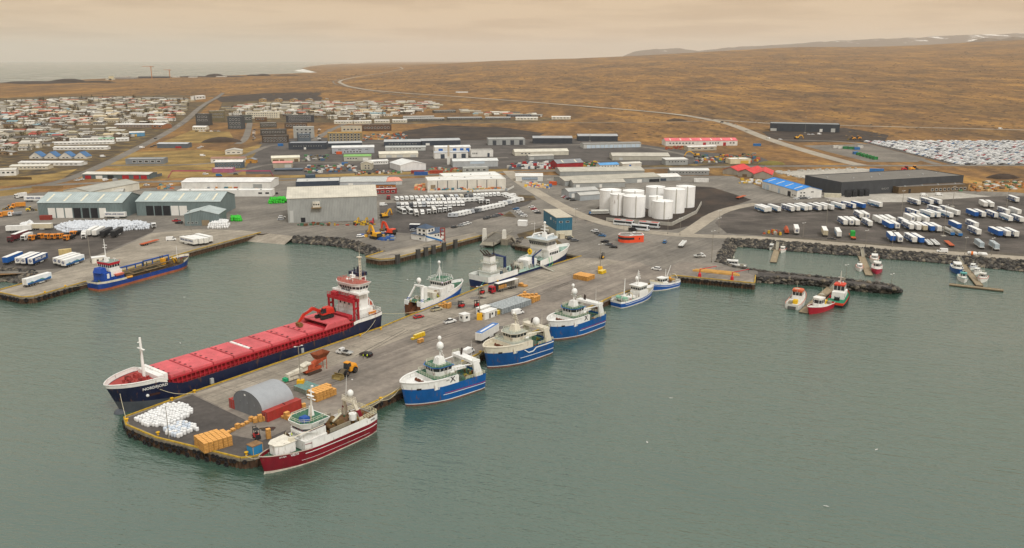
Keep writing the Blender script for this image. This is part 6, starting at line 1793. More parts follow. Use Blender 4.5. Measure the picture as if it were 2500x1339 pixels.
stack_block('tub',TUBY_ME,'yellow tub beside the lamp near the mid pier crates','yellow tubs by the lamp',(1470,671),PA,3,2,2,1.35,1.25,.79)
stack_block('tub',TUBY_ME,'yellow tub in the short row standing alone on the pier','yellow tubs standing alone',(1008,832),PA,5,1,lambda i,j:2 if i else 1,1.35,1.25,.79)
stack_block('crate',CRATE_ME,'wooden crate in front of the lone yellow tubs','crates before the yellow tubs',(1024,840),PA,2,1,2,1.3,1.3,.71)
stack_block('tub',TUBY_ME,'yellow tub at the end of the white cabins','yellow tubs at the cabins',(1215,770),PA,2,2,2,1.35,1.25,.79)
stack_block('crate',CRATE_ME,'wooden crate beside the open red lorry','crates beside the lorry',(1281,703),PA,2,3,lambda i,j:(1,2,2,1,1,2)[i*3+j],1.3,1.3,.71)
stack_block('crate',CRATE_ME,'wooden crate being unloaded from the white trawler','crates by the white trawler',(1097,755),PA+.3,2,4,lambda i,j:(3,3,2,2,3,2,3,1)[i*4+j],1.3,1.3,.71)
stack_block('crate',CRATE_ME,'crate beside the yellow lamp base by the cabins','crates by the cabin lamp',(1176,782),PA,2,1,lambda i,j:1+i,1.5,1.3,.71)
# ---- machines and furniture on the pier
def container(px,py,hd,L,col,label,z=.05,text=None,centre=True):
 p=G(px,py)
 t=thing('shipping_container',label,'container',(p.x,p.y,z),hd)
 c=mat(col,.55,var=.2,scale=.5,kind='rust')
 b=MB()
 n=int(L/.45)
 for s in(1,-1):
  pr=[]
  for i in range(n):
   for q,o in((0,0),(.35,0),(.5,.05),(.85,.05)):
    pr.append((-L/2+.05+(L-.1)*(i+q)/n,s*(1.19-o)))
  pr.append((L/2-.05,s*1.19))
  k=len(pr)
  b.add([(x,y,.12)for x,y in pr]+[(x,y,2.75)for x,y in pr],[(i,i+1,k+i+1,k+i)for i in range(k-1)])
 b.box(L/2-.08,L/2-.03,-1.18,1.18,.1,2.8)
 obj('side_panels',b,c,t)
 obj('roof',MB().box(-L/2,L/2,-1.2,1.2,2.76,2.86),c,t)
 f=MB()
 for x in(-L/2,L/2-.14):
  for y in(-1.22,1.08):
   f.box(x,x+.14,y,y+.14,0,2.9)
 for y in(-1.22,1.12):
  f.box(-L/2,L/2,y,y+.1,0,.14)
 f.box(-L/2,L/2,-1.1,1.1,.05,.12)
 obj('corner_posts',f,c,t)
 d=obj('doors',MB().box(-L/2-.03,-L/2+.05,-1.1,-.02,.12,2.75).box(-L/2-.03,-L/2+.05,.02,1.1,.12,2.75),c,t)
 lk=MB()
 for y in(-.75,-.35,.35,.75):
  lk.cyl((-L/2-.07,y,.2),(-L/2-.07,y,2.7),.03,None,5)
 obj('lock_bars',lk,M_RIM,d)
 return t
A_HALL=heading((654.1,1032.1),(735.4,998.6))
hv=Vector((math.cos(A_HALL),math.sin(A_HALL),0));hn=Vector((-hv.y,hv.x,0))
h0=G(654.1,1032.1)
def on_hall(a,b):
 p=h0+hv*a+hn*b
 return p
WH_=(G(559,996)-h0).dot(hn)
def pxof(p):
 return p
for k,(b,lab)in enumerate(((1.25,'red forty foot container along the right side of the grey hall'),(WH_-1.25,'red forty foot container along the left side of the grey hall'))):
 p=on_hall(6.1,b)
 c=container(0,1000,A_HALL,12.19,'#a3372f',lab);c.location=(p.x,p.y,.05)
hall_w=WH_-5.0
p=on_hall(5.6,WH_/2)
t=thing('arched_hall','grey fabric arched hall between two red containers','hall',(p.x,p.y,.05),A_HALL)
n=18
def arch(rx,rz,x,z0=2.2):
 return[(x,rx*math.cos(math.pi*i/n),z0+rz*math.sin(math.pi*i/n)**.9)for i in range(n+1)]
mb=MB();rx,rz=hall_w/2+.4,5.0
xs_=[-5.6+i*11.2/8 for i in range(9)]
vs=[]
for i,x in enumerate(xs_):
 vs+=arch(rx+(.0 if i%2==0 else-.07),rz,x)
mb.add(vs,[(i*(n+1)+j,i*(n+1)+j+1,(i+1)*(n+1)+j+1,(i+1)*(n+1)+j)for i in range(8)for j in range(n)])
obj('fabric_roof',mb.mesh('fabric_roof',smooth=True),mat('#9a9da0',.55,var=.08),t)
for x,nm in((-5.5,'front_wall'),(5.5,'rear_wall')):
 a=arch(rx-.05,rz-.04,x)
 mb=MB().add([(x,rx-.05,0)]+a+[(x,-rx+.05,0)],[tuple(range(n+3))])
 obj(nm,mb,mat('#6e7174',.6,var=.14),t)
obj('side_skirt',MB().box(-5.5,5.5,-rx+.02,-rx+.1,0,2.25).box(-5.5,5.5,rx-.1,rx-.02,0,2.25),mat('#8b8e90',.6),t)
vt=MB()
for y in(-3.2,0,3.2):
 vt.add([(-5.58,y-.3,3.4),(-5.58,y+.3,3.4),(-5.58,y,4.2)],[(0,1,2)])
obj('vent_flaps',vt,mat('#85888b',.6),t)
obj('hall_badge',MB().box(-5.6,-5.56,0.6,1.3,5.6,6.1),mat('#e6e6e2',.5),t)
def excavator(loc,hd,col,label,reach=1.0,tracks=True,bucket='#7b5a36',scale=1.0,lift=0.0,z=None,fold=False,low=False):
 t=thing('excavator',label,'excavator',loc,hd)
 t.scale=(scale,)*3
 c=mat(col,.45,var=.12)
 for s in(1,-1):
  tr=obj('track',MB().side([(-1.9,.1),(-1.5,0),(1.5,0),(1.9,.1),(2.1,.5),(1.8,.9),(-1.8,.9),(-2.1,.5)],s*1.2-.3,s*1.2+.3),mat('#2b2927',.9),t)
 obj('undercarriage',MB().box(-1,1,-1,1,.35,1.0).cyl((0,0,1),(0,0,1.2),.8),M_CHAS,t)
 obj('upper_body',MB().taper(-2.4,1.3,-1.35,1.35,1.2,2.3,.2,.1,.1).taper(-2.3,-.2,-1.2,1.2,2.3,2.7,.2,.3,.15),c,t)
 o=obj('cab',MB().taper(.0,1.5,.45,1.4,1.2,3.1,.15,.45,.08),c,t)
 obj('cab_window',MB().taper(.3,1.56,.42,1.43,1.7,2.9,.05,.35,.08),GL,o)
 obj('counterweight',MB().taper(-3.0,-2.4,-1.3,1.3,1.2,2.4,.2,0,.1),mat('#34322f',.6),t)
 def beam(a,b,w,h0_,h1_):
  a,b=Vector(a),Vector(b);d=(b-a).normalized();up=Vector((-d.z,0,d.x))
  return MB().hexa([a+up*h0_+Vector((0,-w,0)),a-up*h0_+Vector((0,-w,0)),a-up*h0_+Vector((0,w,0)),a+up*h0_+Vector((0,w,0))],[b+up*h1_+Vector((0,-w,0)),b-up*h1_+Vector((0,-w,0)),b-up*h1_+Vector((0,w,0)),b+up*h1_+Vector((0,w,0))])
 e1=(4.0*reach+.6,-.2,4.2+lift);e2=(6.6*reach+.6,-.2,3.6+lift);e3=(8.4*reach+.4,-.2,.9+lift*.4)
 if fold:
  e1,e2,e3=(2.6,-.2,4.8),(3.6,-.2,5.0),(4.4,-.2,2.2)
 if low:
  e1,e2,e3=(3.4,-.2,3.3),(6.2,-.2,2.3),(8.0,-.2,.6)
 obj('boom',beam((.7,-.2,1.7),e1,.28,.35,.45),c,t)
 obj('boom_tip',beam(e1,e2,.27,.45,.3),c,t)
 obj('stick',beam(e2,e3,.22,.4,.22),c,t)
 obj('cylinder',MB().cyl((1.4,-.2,1.3),((e1[0]+.7)/2,-.2,(e1[2]+1.7)/2+.2),.12).cyl((e1[0]*.7,-.2,e1[2]+.5),(e2[0]+.1,-.2,e2[2]+.5),.1),M_RIM,t)
 x,z_=e3[0],e3[2]
 obj('bucket',MB().side([(x-.2,z_+.1),(x+.5,z_-.1),(x+.3,z_-1.0),(x-.5,z_-1.1),(x-.9,z_-.6)],-.9,.7),mat(bucket,.8,var=.3),t)
 return t
d_=Vector((math.cos(R(232.1)),math.sin(R(232.1)),0));nn_=Vector((-d_.y,d_.x,0))
ship_c=Vector((-86.3,272.3,WZ))
pe=ship_c+d_*(-28.4)+nn_*0.0+Vector((0,0,10.32))
excavator(pe,R(232.1-2),'#bd2f20','large red excavator standing on the hatch bridge of the cargo ship',1.0,scale=1.4,bucket='#7a5f36',low=True)
def wheel_loader(px,py,hd,label,s=1.0,col='#dd9422'):
 p=G(px,py)
 t=thing('wheel_loader',label,'wheel loader',(p.x,p.y,.05),hd)
 t.scale=(s,)*3
 c=mat(col,.45,var=.12)
 obj('rear_body',MB().taper(-3.6,-.2,-1.1,1.1,1.0,2.3,.3,0,.12).taper(-3.4,-1.0,-.9,.9,2.3,2.7,.3,.2,.2),c,t)
 o=obj('cab',MB().taper(-1.0,.7,-.8,.8,1.9,3.6,.15,.25,.08),GL,t)
 obj('cab_roof',MB().box(-1.0,.6,-.85,.85,3.6,3.8),c,o)
 obj('front_frame',MB().taper(.2,2.0,-.7,.7,.9,1.9,.1,.4,.1),mat('#4a4844',.7),t)
 obj('lift_arms',MB().hexa([(1.0,-.75,1.9),(1.5,-.75,2.3),(1.5,.75,2.3),(1.0,.75,1.9)],[(3.3,-.75,.5),(3.6,-.75,.9),(3.6,.75,.9),(3.3,.75,.5)]),mat('#5d5342',.7),t)
 obj('bucket',MB().side([(3.4,.1),(5.0,.05),(5.0,.15),(3.75,.35),(3.6,1.2),(3.9,1.6),(3.75,1.65),(3.3,1.1)],-1.6,1.6).box(3.5,4.9,-1.62,-1.5,.1,1.1).box(3.5,4.9,1.5,1.62,.1,1.1),mat('#8a7748',.75,var=.3),t)
 for x in(1.5,-2.2):
  for y in(1.05,-1.05):
   w=obj('wheel',WH_BIG,None,t,(x,y,0))
   obj('rim',MB().cyl((0,-.37,.95),(0,.37,.95),.5,None,8),c,w)
 return t
wheel_loader(848,915,heading((860,908),(832,922)),'large yellow wheel loader with its bucket down beside the crusher',1.12)
wheel_loader(22,512,3.6,'orange wheel loader at the far left edge of the yard',.8)
wheel_loader(75,516,.6,'yellow loader parked left of the grey shed',.8,'#d8b620')
def crusher():
 a,b=G(700,930),G(800,893)
 d=b-a;hd=math.atan2(d.y,d.x)
 p=G(752,915)
 t=thing('crushing_plant','rusty tracked screening plant with white conveyor beside the wheel loader','crusher',(p.x,p.y,.05),hd)
 o_,w_=mat('#b1502f',.65,var=.35,scale=.6,kind='rust'),mat('#cfc8b6',.6,var=.2,kind='rust')
 for s in(1,-1):
  obj('track',MB().side([(-.6,.1),(-.2,0),(4.0,0),(4.4,.1),(4.7,.5),(4.3,1.0),(-.5,1.0),(-.9,.5)],s*1.2-.3,s*1.2+.3),mat('#4a3a30',.9),t)
 obj('chassis',MB().box(-1.5,5.0,-1.0,1.0,1.0,1.9),o_,t)
 obj('engine_house',MB().taper(-.6,2.0,-1.3,1.3,1.8,3.4,.2,.2,.1),o_,t)
 obj('feed_conveyor',MB().hexa([(1.0,-.9,2.0),(1.0,.9,2.0),(1.0,.9,3.2),(1.0,-.9,3.2)],[(7.4,-.9,3.6),(7.4,.9,3.6),(7.4,.9,4.7),(7.4,-.9,4.7)]),o_,t)
 hp=MB()
 lo,hi=[(3.4,-.9),(7.4,-.9),(7.4,.9),(3.4,.9)],[(2.8,-1.9),(8.2,-1.9),(8.2,1.9),(2.8,1.9)]
 for i in range(4):
  j=(i+1)%4
  hp.add([(*lo[i],4.3),(*lo[j],4.3),(*hi[j],6.0),(*hi[i],6.0)],[(0,1,2,3)])
 obj('hopper',hp,mat('#8a4a2c',.75,var=.4,kind='rust'),t)
 for y in(-.9,.9):
  obj('support_leg',MB().cyl((7.2,y,0),(7.2,y,3.8),.12),o_,t)
 obj('discharge_conveyor',MB().hexa([(-.4,-.8,1.8),(-.4,.8,1.8),(-.4,.8,3.3),(-.4,-.8,3.3)],[(-8.2,-.7,1.9),(-8.2,.7,1.9),(-8.2,.7,2.6),(-8.2,-.7,2.6)]),w_,t)
 obj('conveyor_frame',MB().box(-8.4,-4.6,-1.0,1.0,.5,1.2).box(-8.4,-7.8,-.9,.9,1.2,2.6),w_,t)
 obj('screen_deck',MB().hexa([(-2.6,-1.2,3.3),(-2.6,1.2,3.3),(-2.6,1.2,3.6),(-2.6,-1.2,3.6)],[(.6,-1.2,3.6),(.6,1.2,3.6),(.6,1.2,4.2),(.6,-1.2,4.2)]),w_,t)
 obj('green_box',MB().box(-9.6,-8.5,-.8,.8,.6,1.6),mat('#1f9a6c',.6),t)
 return t
crusher()
FORK=[K('body',MB().taper(-1.4,.4,-.6,.6,.35,1.1,.05,.1,.05),mat('#c42a2a',.5)),K('counterweight',MB().taper(-1.7,-1.2,-.6,.6,.3,1.2,.1,0,.08),mat('#2b2c2e',.6)),K('overhead_guard',MB().box(-1.1,.3,-.58,.58,2.15,2.22).cyl((-1.1,-.55,1.1),(-1.0,-.55,2.15),.05).cyl((-1.1,.55,1.1),(-1.0,.55,2.15),.05).cyl((.35,-.55,1.0),(.2,-.55,2.15),.05).cyl((.35,.55,1.0),(.2,.55,2.15),.05),mat('#232425',.6)),K('seat',MB().box(-.8,-.3,-.3,.3,1.1,1.5),M_BLK),K('mast',MB().box(.55,.7,-.45,-.33,.1,2.6).box(.55,.7,.33,.45,.1,2.6).box(.55,.68,-.4,.4,2.4,2.5),mat('#232425',.6)),K('fork',MB().box(.7,1.8,-.35,-.23,.1,.16).box(.7,1.8,.23,.35,.1,.16),M_CHAS)]+wheels(WH_CAR,(.2,-1.1),.55)
for x,y,h,lab,col in((625,1069,2.2,'red and black forklift beside a worker in red overalls',None),(1124,752,3.9,'red forklift carrying crates by the white trawler',None),(1163,750,4.2,'red and black forklift by the white cabins',None),(1174,719,4.0,'red forklift at the stern of the navy and white ship',None),(1471,632,1.0,'yellow forklift by the navy ship bow','#d9a12a'),(700,1008,4.0,'black forklift parked behind the red container','#2e2f31')):
 p=G(x,y)
 put('forklift',FORK,lab,'forklift',(p.x,p.y,.05),h,None,{'body':mat(col,.5)}if col else None,(1.2,1.2,1.2))
A_LOR=heading((1275,697),(1205,716))
p=G(1212,714)
t=put('truck',truck_kit('#a31c26'),'red tractor lorry with an open sided trailer on the pier','truck',(p.x,p.y,.05),A_LOR)
p2=p-Vector((math.cos(A_LOR),math.sin(A_LOR),0))*6.0
t=thing('open_trailer','white roofed trailer with open side and crates inside behind the red lorry','trailer',(p2.x,p2.y,.05),A_LOR)
obj('roof',MB().box(-6.8,6.2,-1.28,1.28,3.9,4.0),W_CLEAN,t)
obj('floor',MB().box(-6.8,6.2,-1.28,1.28,1.1,1.25),mat('#7b7468',.8),t)
obj('bulkhead',MB().box(6.1,6.2,-1.27,1.27,1.25,3.9),mat('#3d3d3c',.7),t)
obj('back_wall',MB().box(-6.8,6.1,-1.27,-1.22,1.25,3.9),mat('#8f8c84',.7),t)
obj('chassis',MB().box(-6.8,5.5,-.5,.5,.8,1.1),M_CHAS,t)
ps=MB()
for x in(-6.7,-2.3,2.0):
 ps.box(x-.05,x+.05,1.18,1.27,1.25,3.9)
obj('side_post',ps,M_CHAS,t)
for x in(-5.2,-3.9,-2.6):
 for y in(1.05,-1.05):
  obj('wheel',WH_TRK,None,t,(x,y,0))
for i in range(4):
 for k in range(2):
  q=p2+Vector((math.cos(A_LOR),math.sin(A_LOR),0))*(1.0+i*1.25)+Vector((-math.sin(A_LOR),math.cos(A_LOR),0))*.3
  o=obj('crate',CRATE_ME,None,None,(q.x,q.y,1.31+k*.71),A_LOR)
  tag(o,'wooden crate loaded inside the open sided trailer','crate','crates in the open trailer')
A_BT=heading((1172,838),(1210,815))
trailer(1168,840,A_BT,'w','with blue roof sheet standing behind the cream trawler')
p=G(1168,840)+Vector((math.cos(A_BT),math.sin(A_BT),0))*6.8
o=obj('tarpaulin',MB().box(-6.6,6.6,-1.26,1.26,0,.05).box(-5.2,5.0,-.5,.4,.05,.08,1).mesh('tarpaulin',[mat('#3a6fb0',.5),mat('#dfe2e6',.5)]),None,None,(p.x,p.y,4.06),A_BT)
tag(o,'blue tarpaulin with white print on the trailer behind the cream trawler','tarpaulin')
def cabin(px,py,hd,L,W,H,label,col='#dcdbd4',win=((.25,0),(.7,1))):
 p=G(px,py)
 t=thing('site_cabin',label,'cabin',(p.x,p.y,.05),hd)
 obj('wall',MB().box(-L/2,L/2,-W/2,W/2,0,H),mat(col,.6,var=.12),t)
 obj('roof',MB().box(-L/2-.1,L/2+.1,-W/2-.1,W/2+.1,H,H+.15),mat('#e4e3de',.6),t)
 for f,dr in win:
  x=-L/2+f*L
  if dr:
   obj('door',MB().box(x-.45,x+.45,-W/2-.04,-W/2,.1,2.1),mat('#4a4038',.6),t)
  else:
   obj('window',MB().box(x-.5,x+.5,-W/2-.03,-W/2,1.1,2.0),GL,t)
 obj('side_window',MB().box(L/2,L/2+.03,-.5,.5,1.1,2.0).box(-L/2-.03,-L/2,-.5,.5,1.1,2.0),GL,t)
 return t
cabin(1192,775,PA,7.5,3.0,2.8,'long white cabin on the pier beside the yellow lamp base',win=((.6,0),(.4,1),(.9,1)))
cabin(1180,765,PA,6.0,2.6,2.6,'white cabin behind the long one on the pier')
cabin(1134,783,PA-.2,3.2,3.0,2.7,'small square white cabin standing alone on the pier',win=((.5,0),))
cabin(1013,560,-.1,6.0,3.0,3.0,'dark blue hut behind the ferry control building','#2c3444',((.3,0),(.8,0)))
cabin(242,641,.55,6.5,4.0,2.8,'white kiosk with pale roof on the left quay by the dredger','#d9d5c8',((.4,0),(.8,1)))
cabin(1276,551,-.2,5.5,4.5,3.0,'small white kiosk on the grass by the vehicle ramp','#e2e1dc',())
p=G(623,1105)
t=thing('blue_store_box','blue box store with brown lid at the pier end beside the red trawler','storage box',(p.x,p.y,.05),EA+.2)
obj('box',MB().box(-1.5,1.5,-1.3,1.3,0,2.3),mat('#2f86b8',.6,var=.15),t)
obj('lid',MB().box(-1.6,1.6,-1.4,1.4,2.3,2.5),mat('#8a6a48',.8,var=.3),t)
obj('corner_board',MB().box(-1.54,-1.4,-1.36,-1.3,0,2.3).box(1.4,1.54,-1.36,-1.3,0,2.3),mat('#c9a86a',.8),t)
def lamp(px,py,h,label,base=None,heads=2,r=.14):
 p=G(px,py)
 t=thing('street_lamp',label,'lamp post',(p.x,p.y,.05))
 obj('pole',MB().cyl((0,0,0),(0,0,h),r,r*.5,7),mat('#8b8579',.6),t)
 hd=MB()
 for k in range(heads):
  a=k*math.pi*2/heads+.6
  hd.cyl((0,0,h-.1),(math.cos(a)*1.0,math.sin(a)*1.0,h+.15),.05).taper(math.cos(a)*1.1-.35,math.cos(a)*1.1+.35,math.sin(a)*1.1-.2,math.sin(a)*1.1+.2,h+.05,h+.25,.1,.1,.05)
 obj('lamp_head',hd,mat('#d8d6cf',.4),t)
 if base=='block':
  obj('base',MB().taper(-1.1,1.1,-.9,.9,0,2.6,.05,.05,.05),mat('#dba51c',.55,var=.1),t)
 elif base=='foot':
  obj('base',MB().box(-1.2,1.2,-1.0,1.0,0,.4),mat('#b7b1a4',.8),t)
 else:
  obj('base',MB().cyl((0,0,0),(0,0,.6),r*1.8),mat('#77726a',.7),t)
 return t
lamp(413,1073,9.5,'thin lamp post among the bulk bags at the pier end',heads=1)
lamp(735,947,13.5,'tall lamp post on a yellow block beside the crusher','block',r=.2)
lamp(1171,781,13.5,'tall lamp post on a yellow block beside the white cabins','block',r=.2)
lamp(1465,664,13.5,'tall lamp post on a yellow block beside the mid pier crates','block',r=.2)
lamp(1737,641,16,'tall lamp post at the marina corner',r=.2)
for i,(x,y,h)in enumerate(((222,641,14),(2016,563,18),(2199,535,18),(2303,577,18),(2455,520,18),(1960,583,9),(2113,603,9),(2178,604,9),(2355,622,9),(2420,624,9),(1630,572,10),(1528,520,10),(1340,470,10),(1660,575,10),(1755,555,10),(1405,545,9),(1522,585,9),(2065,678,6),(2176,696,5),(467,563,12),(938,606,9),(1302,580,8),(1755,570,9),(1440,345,14),(1965,325,22),(2325,505,14))):
 lamp(x,y,h,'lamp post '+('on the left quay by the kiosk','beside the cream trailer in the trailer yard','at the back of the trailer yard by the dark warehouse','in the middle of the trailer yard by the tank trailers','at the far right of the trailer yard','on the marina road left of the first pontoon','on the marina road at the second pontoon','on the marina road right of the second pontoon','on the marina road at the third pontoon','on the marina road right of the third pontoon','beside the coach park entrance','before the front white tank','at the street corner by the orange container','at the road bend before the trailer yard','at the gate of the trailer yard','behind the blue building','beside the orange office','on the breakwater by the pontoon','near the tip of the breakwater','before the small grey gable shed','at the corner of the ferry quay','on the grass by the vehicle ramp','by the road junction at the marina corner','tall mast among the northern halls','tall lattice mast before the dark eastern warehouse','before the brown annex')[i],'foot' if h>12 and i else None,r=.2 if h>12 else.12)
BOL=[K('post',MB().cyl((0,0,0),(0,0,.5),.25,.22,8),mat('#d5a51f',.6)),K('cap',MB().lathe([(.25,.5),(.42,.56),(.42,.7),(.2,.78)],8),mat('#d5a51f',.6))]
for i,(x,y)in enumerate(((310,1030),(386,1063),(493,1090),(602,1112),(475,960),(420,979),(930,806),(1085,741),(1215,690),(930,978),(1173,864),(1345,795),(1470,741),(110,717),(160,702),(880,822))):
 p=G(x,y)
 put('bollard',BOL,'yellow mooring bollard '+('at the outermost pier corner','at the second pier corner','in front of the crate block','beside the blue store box','by the yellow kerb end near the ship bow','beside the bulk bags','at the cargo ship stern','behind the white trawler bow','at the stern of the navy ship','behind the red trawler stern','between the first and second blue trawlers','between the second and third blue trawlers','beyond the third blue trawler','on the tip of the left quay','near the dredger stern','beside the cargo ship lifeboat')[i],'bollard',(p.x,p.y,.06),0,None,None,(1.3,1.3,1.3))
for i,(x,y)in enumerate(((518,937),(738,862),(924,794))):
 p=G(x,y)
 t=thing('power_box',['grey power box on the pier edge near the ship bow','grey power box on the pier edge near the crusher','grey power box on the pier edge near the ship stern'][i],'power box',(p.x,p.y,.06),PA)
 obj('cabinet',MB().box(-.5,.5,-.4,.4,.1,1.7),mat('#a9aca8',.6),t)
 obj('plinth',MB().box(-.6,.6,-.5,.5,0,.1),M_CAP,t)
def rope(a,b,sag,label,col='#c9c0a2',r=.07):
 a,b=Vector(a),Vector(b)
 pts=[a.lerp(b,i/10)-Vector((0,0,sag*math.sin(math.pi*i/10)))for i in range(11)]
 o=obj('mooring_rope',MB().tube([q-a for q in pts],r,5),mat(col,.8),None,a)
 tag(o,label,'rope')
def ship_pt(t,x,y,z):
 h=t.rotation_euler.z
 return t.location+Vector((x*math.cos(h)-y*math.sin(h),x*math.sin(h)+y*math.cos(h),z))
rope(ship_pt(NORD,50,1.0,7.5),G(308,1024,.5),.6,'mooring rope from the cargo ship bow to the pier corner')
rope(ship_pt(NORD,43,5.6,8.0),G(478,960,.5),1.4,'mooring rope from the cargo ship foredeck to the pier')
rope(ship_pt(NORD,-49,6.4,7.5),G(882,820,.5),1.0,'mooring rope from the cargo ship stern forward to the pier')
rope(ship_pt(NORD,-51.5,4,7.2),G(1034,757,.5),.8,'mooring rope from the cargo ship stern towards the white trawler')
rope(ship_pt(T1,13.5,-2,6),G(928,978,.5),1.6,'mooring rope from the first blue trawler bow to the pier')
rope(ship_pt(T1,13.5,-2,6),G(900,990,.5),.5,'second mooring rope from the first blue trawler bow')
rope(ship_pt(T2,13.5,-2,6),G(1150,874,.5),.8,'mooring rope from the cream trawler bow to the pier')
rope(ship_pt(T3,13.5,-2,6),G(1322,805,.5),.8,'mooring rope from the third blue trawler bow to the pier')
rope(ship_pt(RT,17.5,-1,4.6),G(600,1113,.5),.8,'mooring rope from the red trawler bow to the pier end')
rope(ship_pt(RT,-17,-2,5),G(935,974,.5),.5,'mooring rope from the red trawler stern to the pier')
rope(ship_pt(DR,-26,2,3.4),G(160,702,.5),.5,'mooring rope from the dredger stern to the left quay')
rope(ship_pt(SEINER,-33,-3,5),G(1160,711,.5),.6,'mooring rope from the navy ship stern to the pier','#4fae8c')
for i,(x,y)in enumerate(((1708,676),(1787,684))):
 p=G(x,y)
 t=thing('hose_crane','red hose crane on the jetty, '+('left of the timber','right of the timber')[i],'crane',(p.x,p.y,.05),.35)
 obj('pedestal',MB().lathe([(.8,0),(.7,1.4),(.25,2.0),(.2,3.7)],10),mat('#c2262c',.5),t)
 obj('jib',MB().hexa([(0,-.12,3.4),(9,-.1,4.2),(9,.1,4.2),(0,.12,3.4)],[(0,-.12,3.7),(9,-.1,4.4),(9,.1,4.4),(0,.12,3.7)]),mat('#c2262c',.5),t)
 obj('jib_cable',MB().cyl((8.8,0,4.2),(8.8,0,2.6),.06),M_CHAS,t)
p0,p1=G(1692,662),G(1806,674)
A_TB=math.atan2((p1-p0).y,(p1-p0).x)
for i in range(4):
 pm=p0.lerp(p1,.5)+Vector((-math.sin(A_TB),math.cos(A_TB),0))*(i*1.0-.5)
 Lb=(p1-p0).length*(1.0-.08*i)
 o=obj('timber_beam',MB().box(-Lb/2,Lb/2,-.4,.4,0,.8+.2*(i%2)),mat('#d2a35a',.7,var=.2),None,(pm.x,pm.y,.06),A_TB)
 tag(o,['front','second','third','rear'][i]+' long yellow timber beam lying on the jetty','beam','timber beams on the jetty')
def pontoon(label,a,b,w,head=None):
 A,B=G(*a,WZ+.6),G(*b,WZ+.6)
 d=B-A;L=d.length
 t=thing('pontoon',label,'pontoon',(A.x,A.y,WZ+.05),math.atan2(d.y,d.x))
 mb=MB();n=max(4,int(L/1.2))
 obj('float',MB().box(0,L,-w/2+.1,w/2-.1,-.3,.4),mat('#4a463f',.9),t)
 pl=MB().box(0,L/n-.05,-w/2,w/2,.45,.58).mesh('deck_board')
 for i in range(n):
  obj('deck_board',pl,mat('#9a8a70',.85,var=.3,scale=.8),t,(i*L/n,0,0))
 obj('edge_beam',MB().box(0,L,-w/2-.05,-w/2+.12,.3,.72).box(0,L,w/2-.12,w/2+.05,.3,.72),mat('#8a7a60',.85),t)
 return t
pontoon('short wooden pontoon at the left of the marina',(1888,640),(1897,610),3.2)
pontoon('wooden pontoon in the middle of the marina',(2122,672),(2103,626),3.4)
pontoon('long wooden pontoon on the right of the marina',(2392,697),(2348,644),3.0)
pontoon('cross pontoon at the head of the right marina pontoon',(2318,694),(2450,709),2.6)
pontoon('floating pontoon between the tug and the white workboat',(1961,763),(2030,702),3.6)
def gangway(label,a,b,w=1.6):
 A,B=G(*a,.1),G(*b,WZ+.7)
 t=thing('gangway',label,'gangway',A)
 d=B-A;n=Vector((-d.y,d.x,0)).normalized()*w/2
 mb=MB().hexa([A*0-n,d-n,d+n,A*0+n],[-n+Vector((0,0,.12)),d-n+Vector((0,0,.12)),d+n+Vector((0,0,.12)),n+Vector((0,0,.12))])
 obj('walkway',mb,mat('#9a927f',.8),t)
 obj('handrail',MB().rail([-n+Vector((0,0,.1)),d-n+Vector((0,0,.1))],1.0,.05,1.5).rail([n+Vector((0,0,.1)),d+n+Vector((0,0,.1))],1.0,.05,1.5),mat('#a9a59a',.5,.4),t)
gangway('gangway down to the left marina pontoon',(1899,590),(1897,611));gangway('gangway down to the middle marina pontoon',(2104,607),(2107,628));gangway('gangway down to the right marina pontoon',(2340,628),(2350,646));gangway('gangway from the breakwater to the tug pontoon',(2040,692),(2028,706))
p=G(1330,652)
a,b=G(1352,664),G(1290,636,2.5)
t=thing('boarding_gangway','pale gangway from the navy and white ship down to the pier','gangway',a)
d=b-a;n=Vector((-d.y,d.x,0)).normalized()*.7
obj('walkway',MB().hexa([Vector((0,0,.1))-n,d-n,d+n,Vector((0,0,.1))+n],[-n+Vector((0,0,.3)),d-n+Vector((0,0,.2)),d+n+Vector((0,0,.2)),n+Vector((0,0,.3))]),mat('#a9a698',.7),t)
obj('side_rail',MB().tube([-n+Vector((0,0,.9)),d-n+Vector((0,0,1))],.08,5).tube([n+Vector((0,0,.9)),d+n+Vector((0,0,1))],.08,5),mat('#b5b2a6',.6),t)
p=G(1214,578)
t=thing('vehicle_ramp','steel vehicle ramp between two white towers at the ferry berth','ramp',(p.x,p.y,0),heading((1195,590),(1248,560)))
obj('bridge_deck',MB().hexa([(-12,-4.5,-1.6),(14,-4.5,-.6),(14,4.5,-.6),(-12,4.5,-1.6)],[(-12,-4.5,-.7),(14,-4.5,.1),(14,4.5,.1),(-12,4.5,-.7)]),mat('#6f6a60',.85,var=.3),t)
obj('flap',MB().hexa([(-18,-4.0,-1.7),(-12,-4.5,-1.4),(-12,4.5,-1.4),(-18,4.0,-1.7)],[(-18,-4,-1.4),(-12,-4.5,-.8),(-12,4.5,-.8),(-18,4,-1.4)]),mat('#8b8474',.85,var=.3),t)
for y in(-6.0,6.0):
 obj('lift_tower',MB().taper(-6.4,-3.4,y-1.1,y+1.1,-4,5.2,.5,.5,.3),mat('#dcd8cd',.6,var=.12),t)
obj('tower_footing',MB().box(-8,3,-9.0,-5.0,-4.5,.3),M_CAP,t)
obj('guard_rail',MB().rail([(-12,-4.4,-.6),(14,-4.4,.2)],1.1,.08,2.2).rail([(-12,4.4,-.6),(14,4.4,.2)],1.1,.08,2.2),mat('#9d988b',.6),t)
w=pxs(FERRY_QUAY)
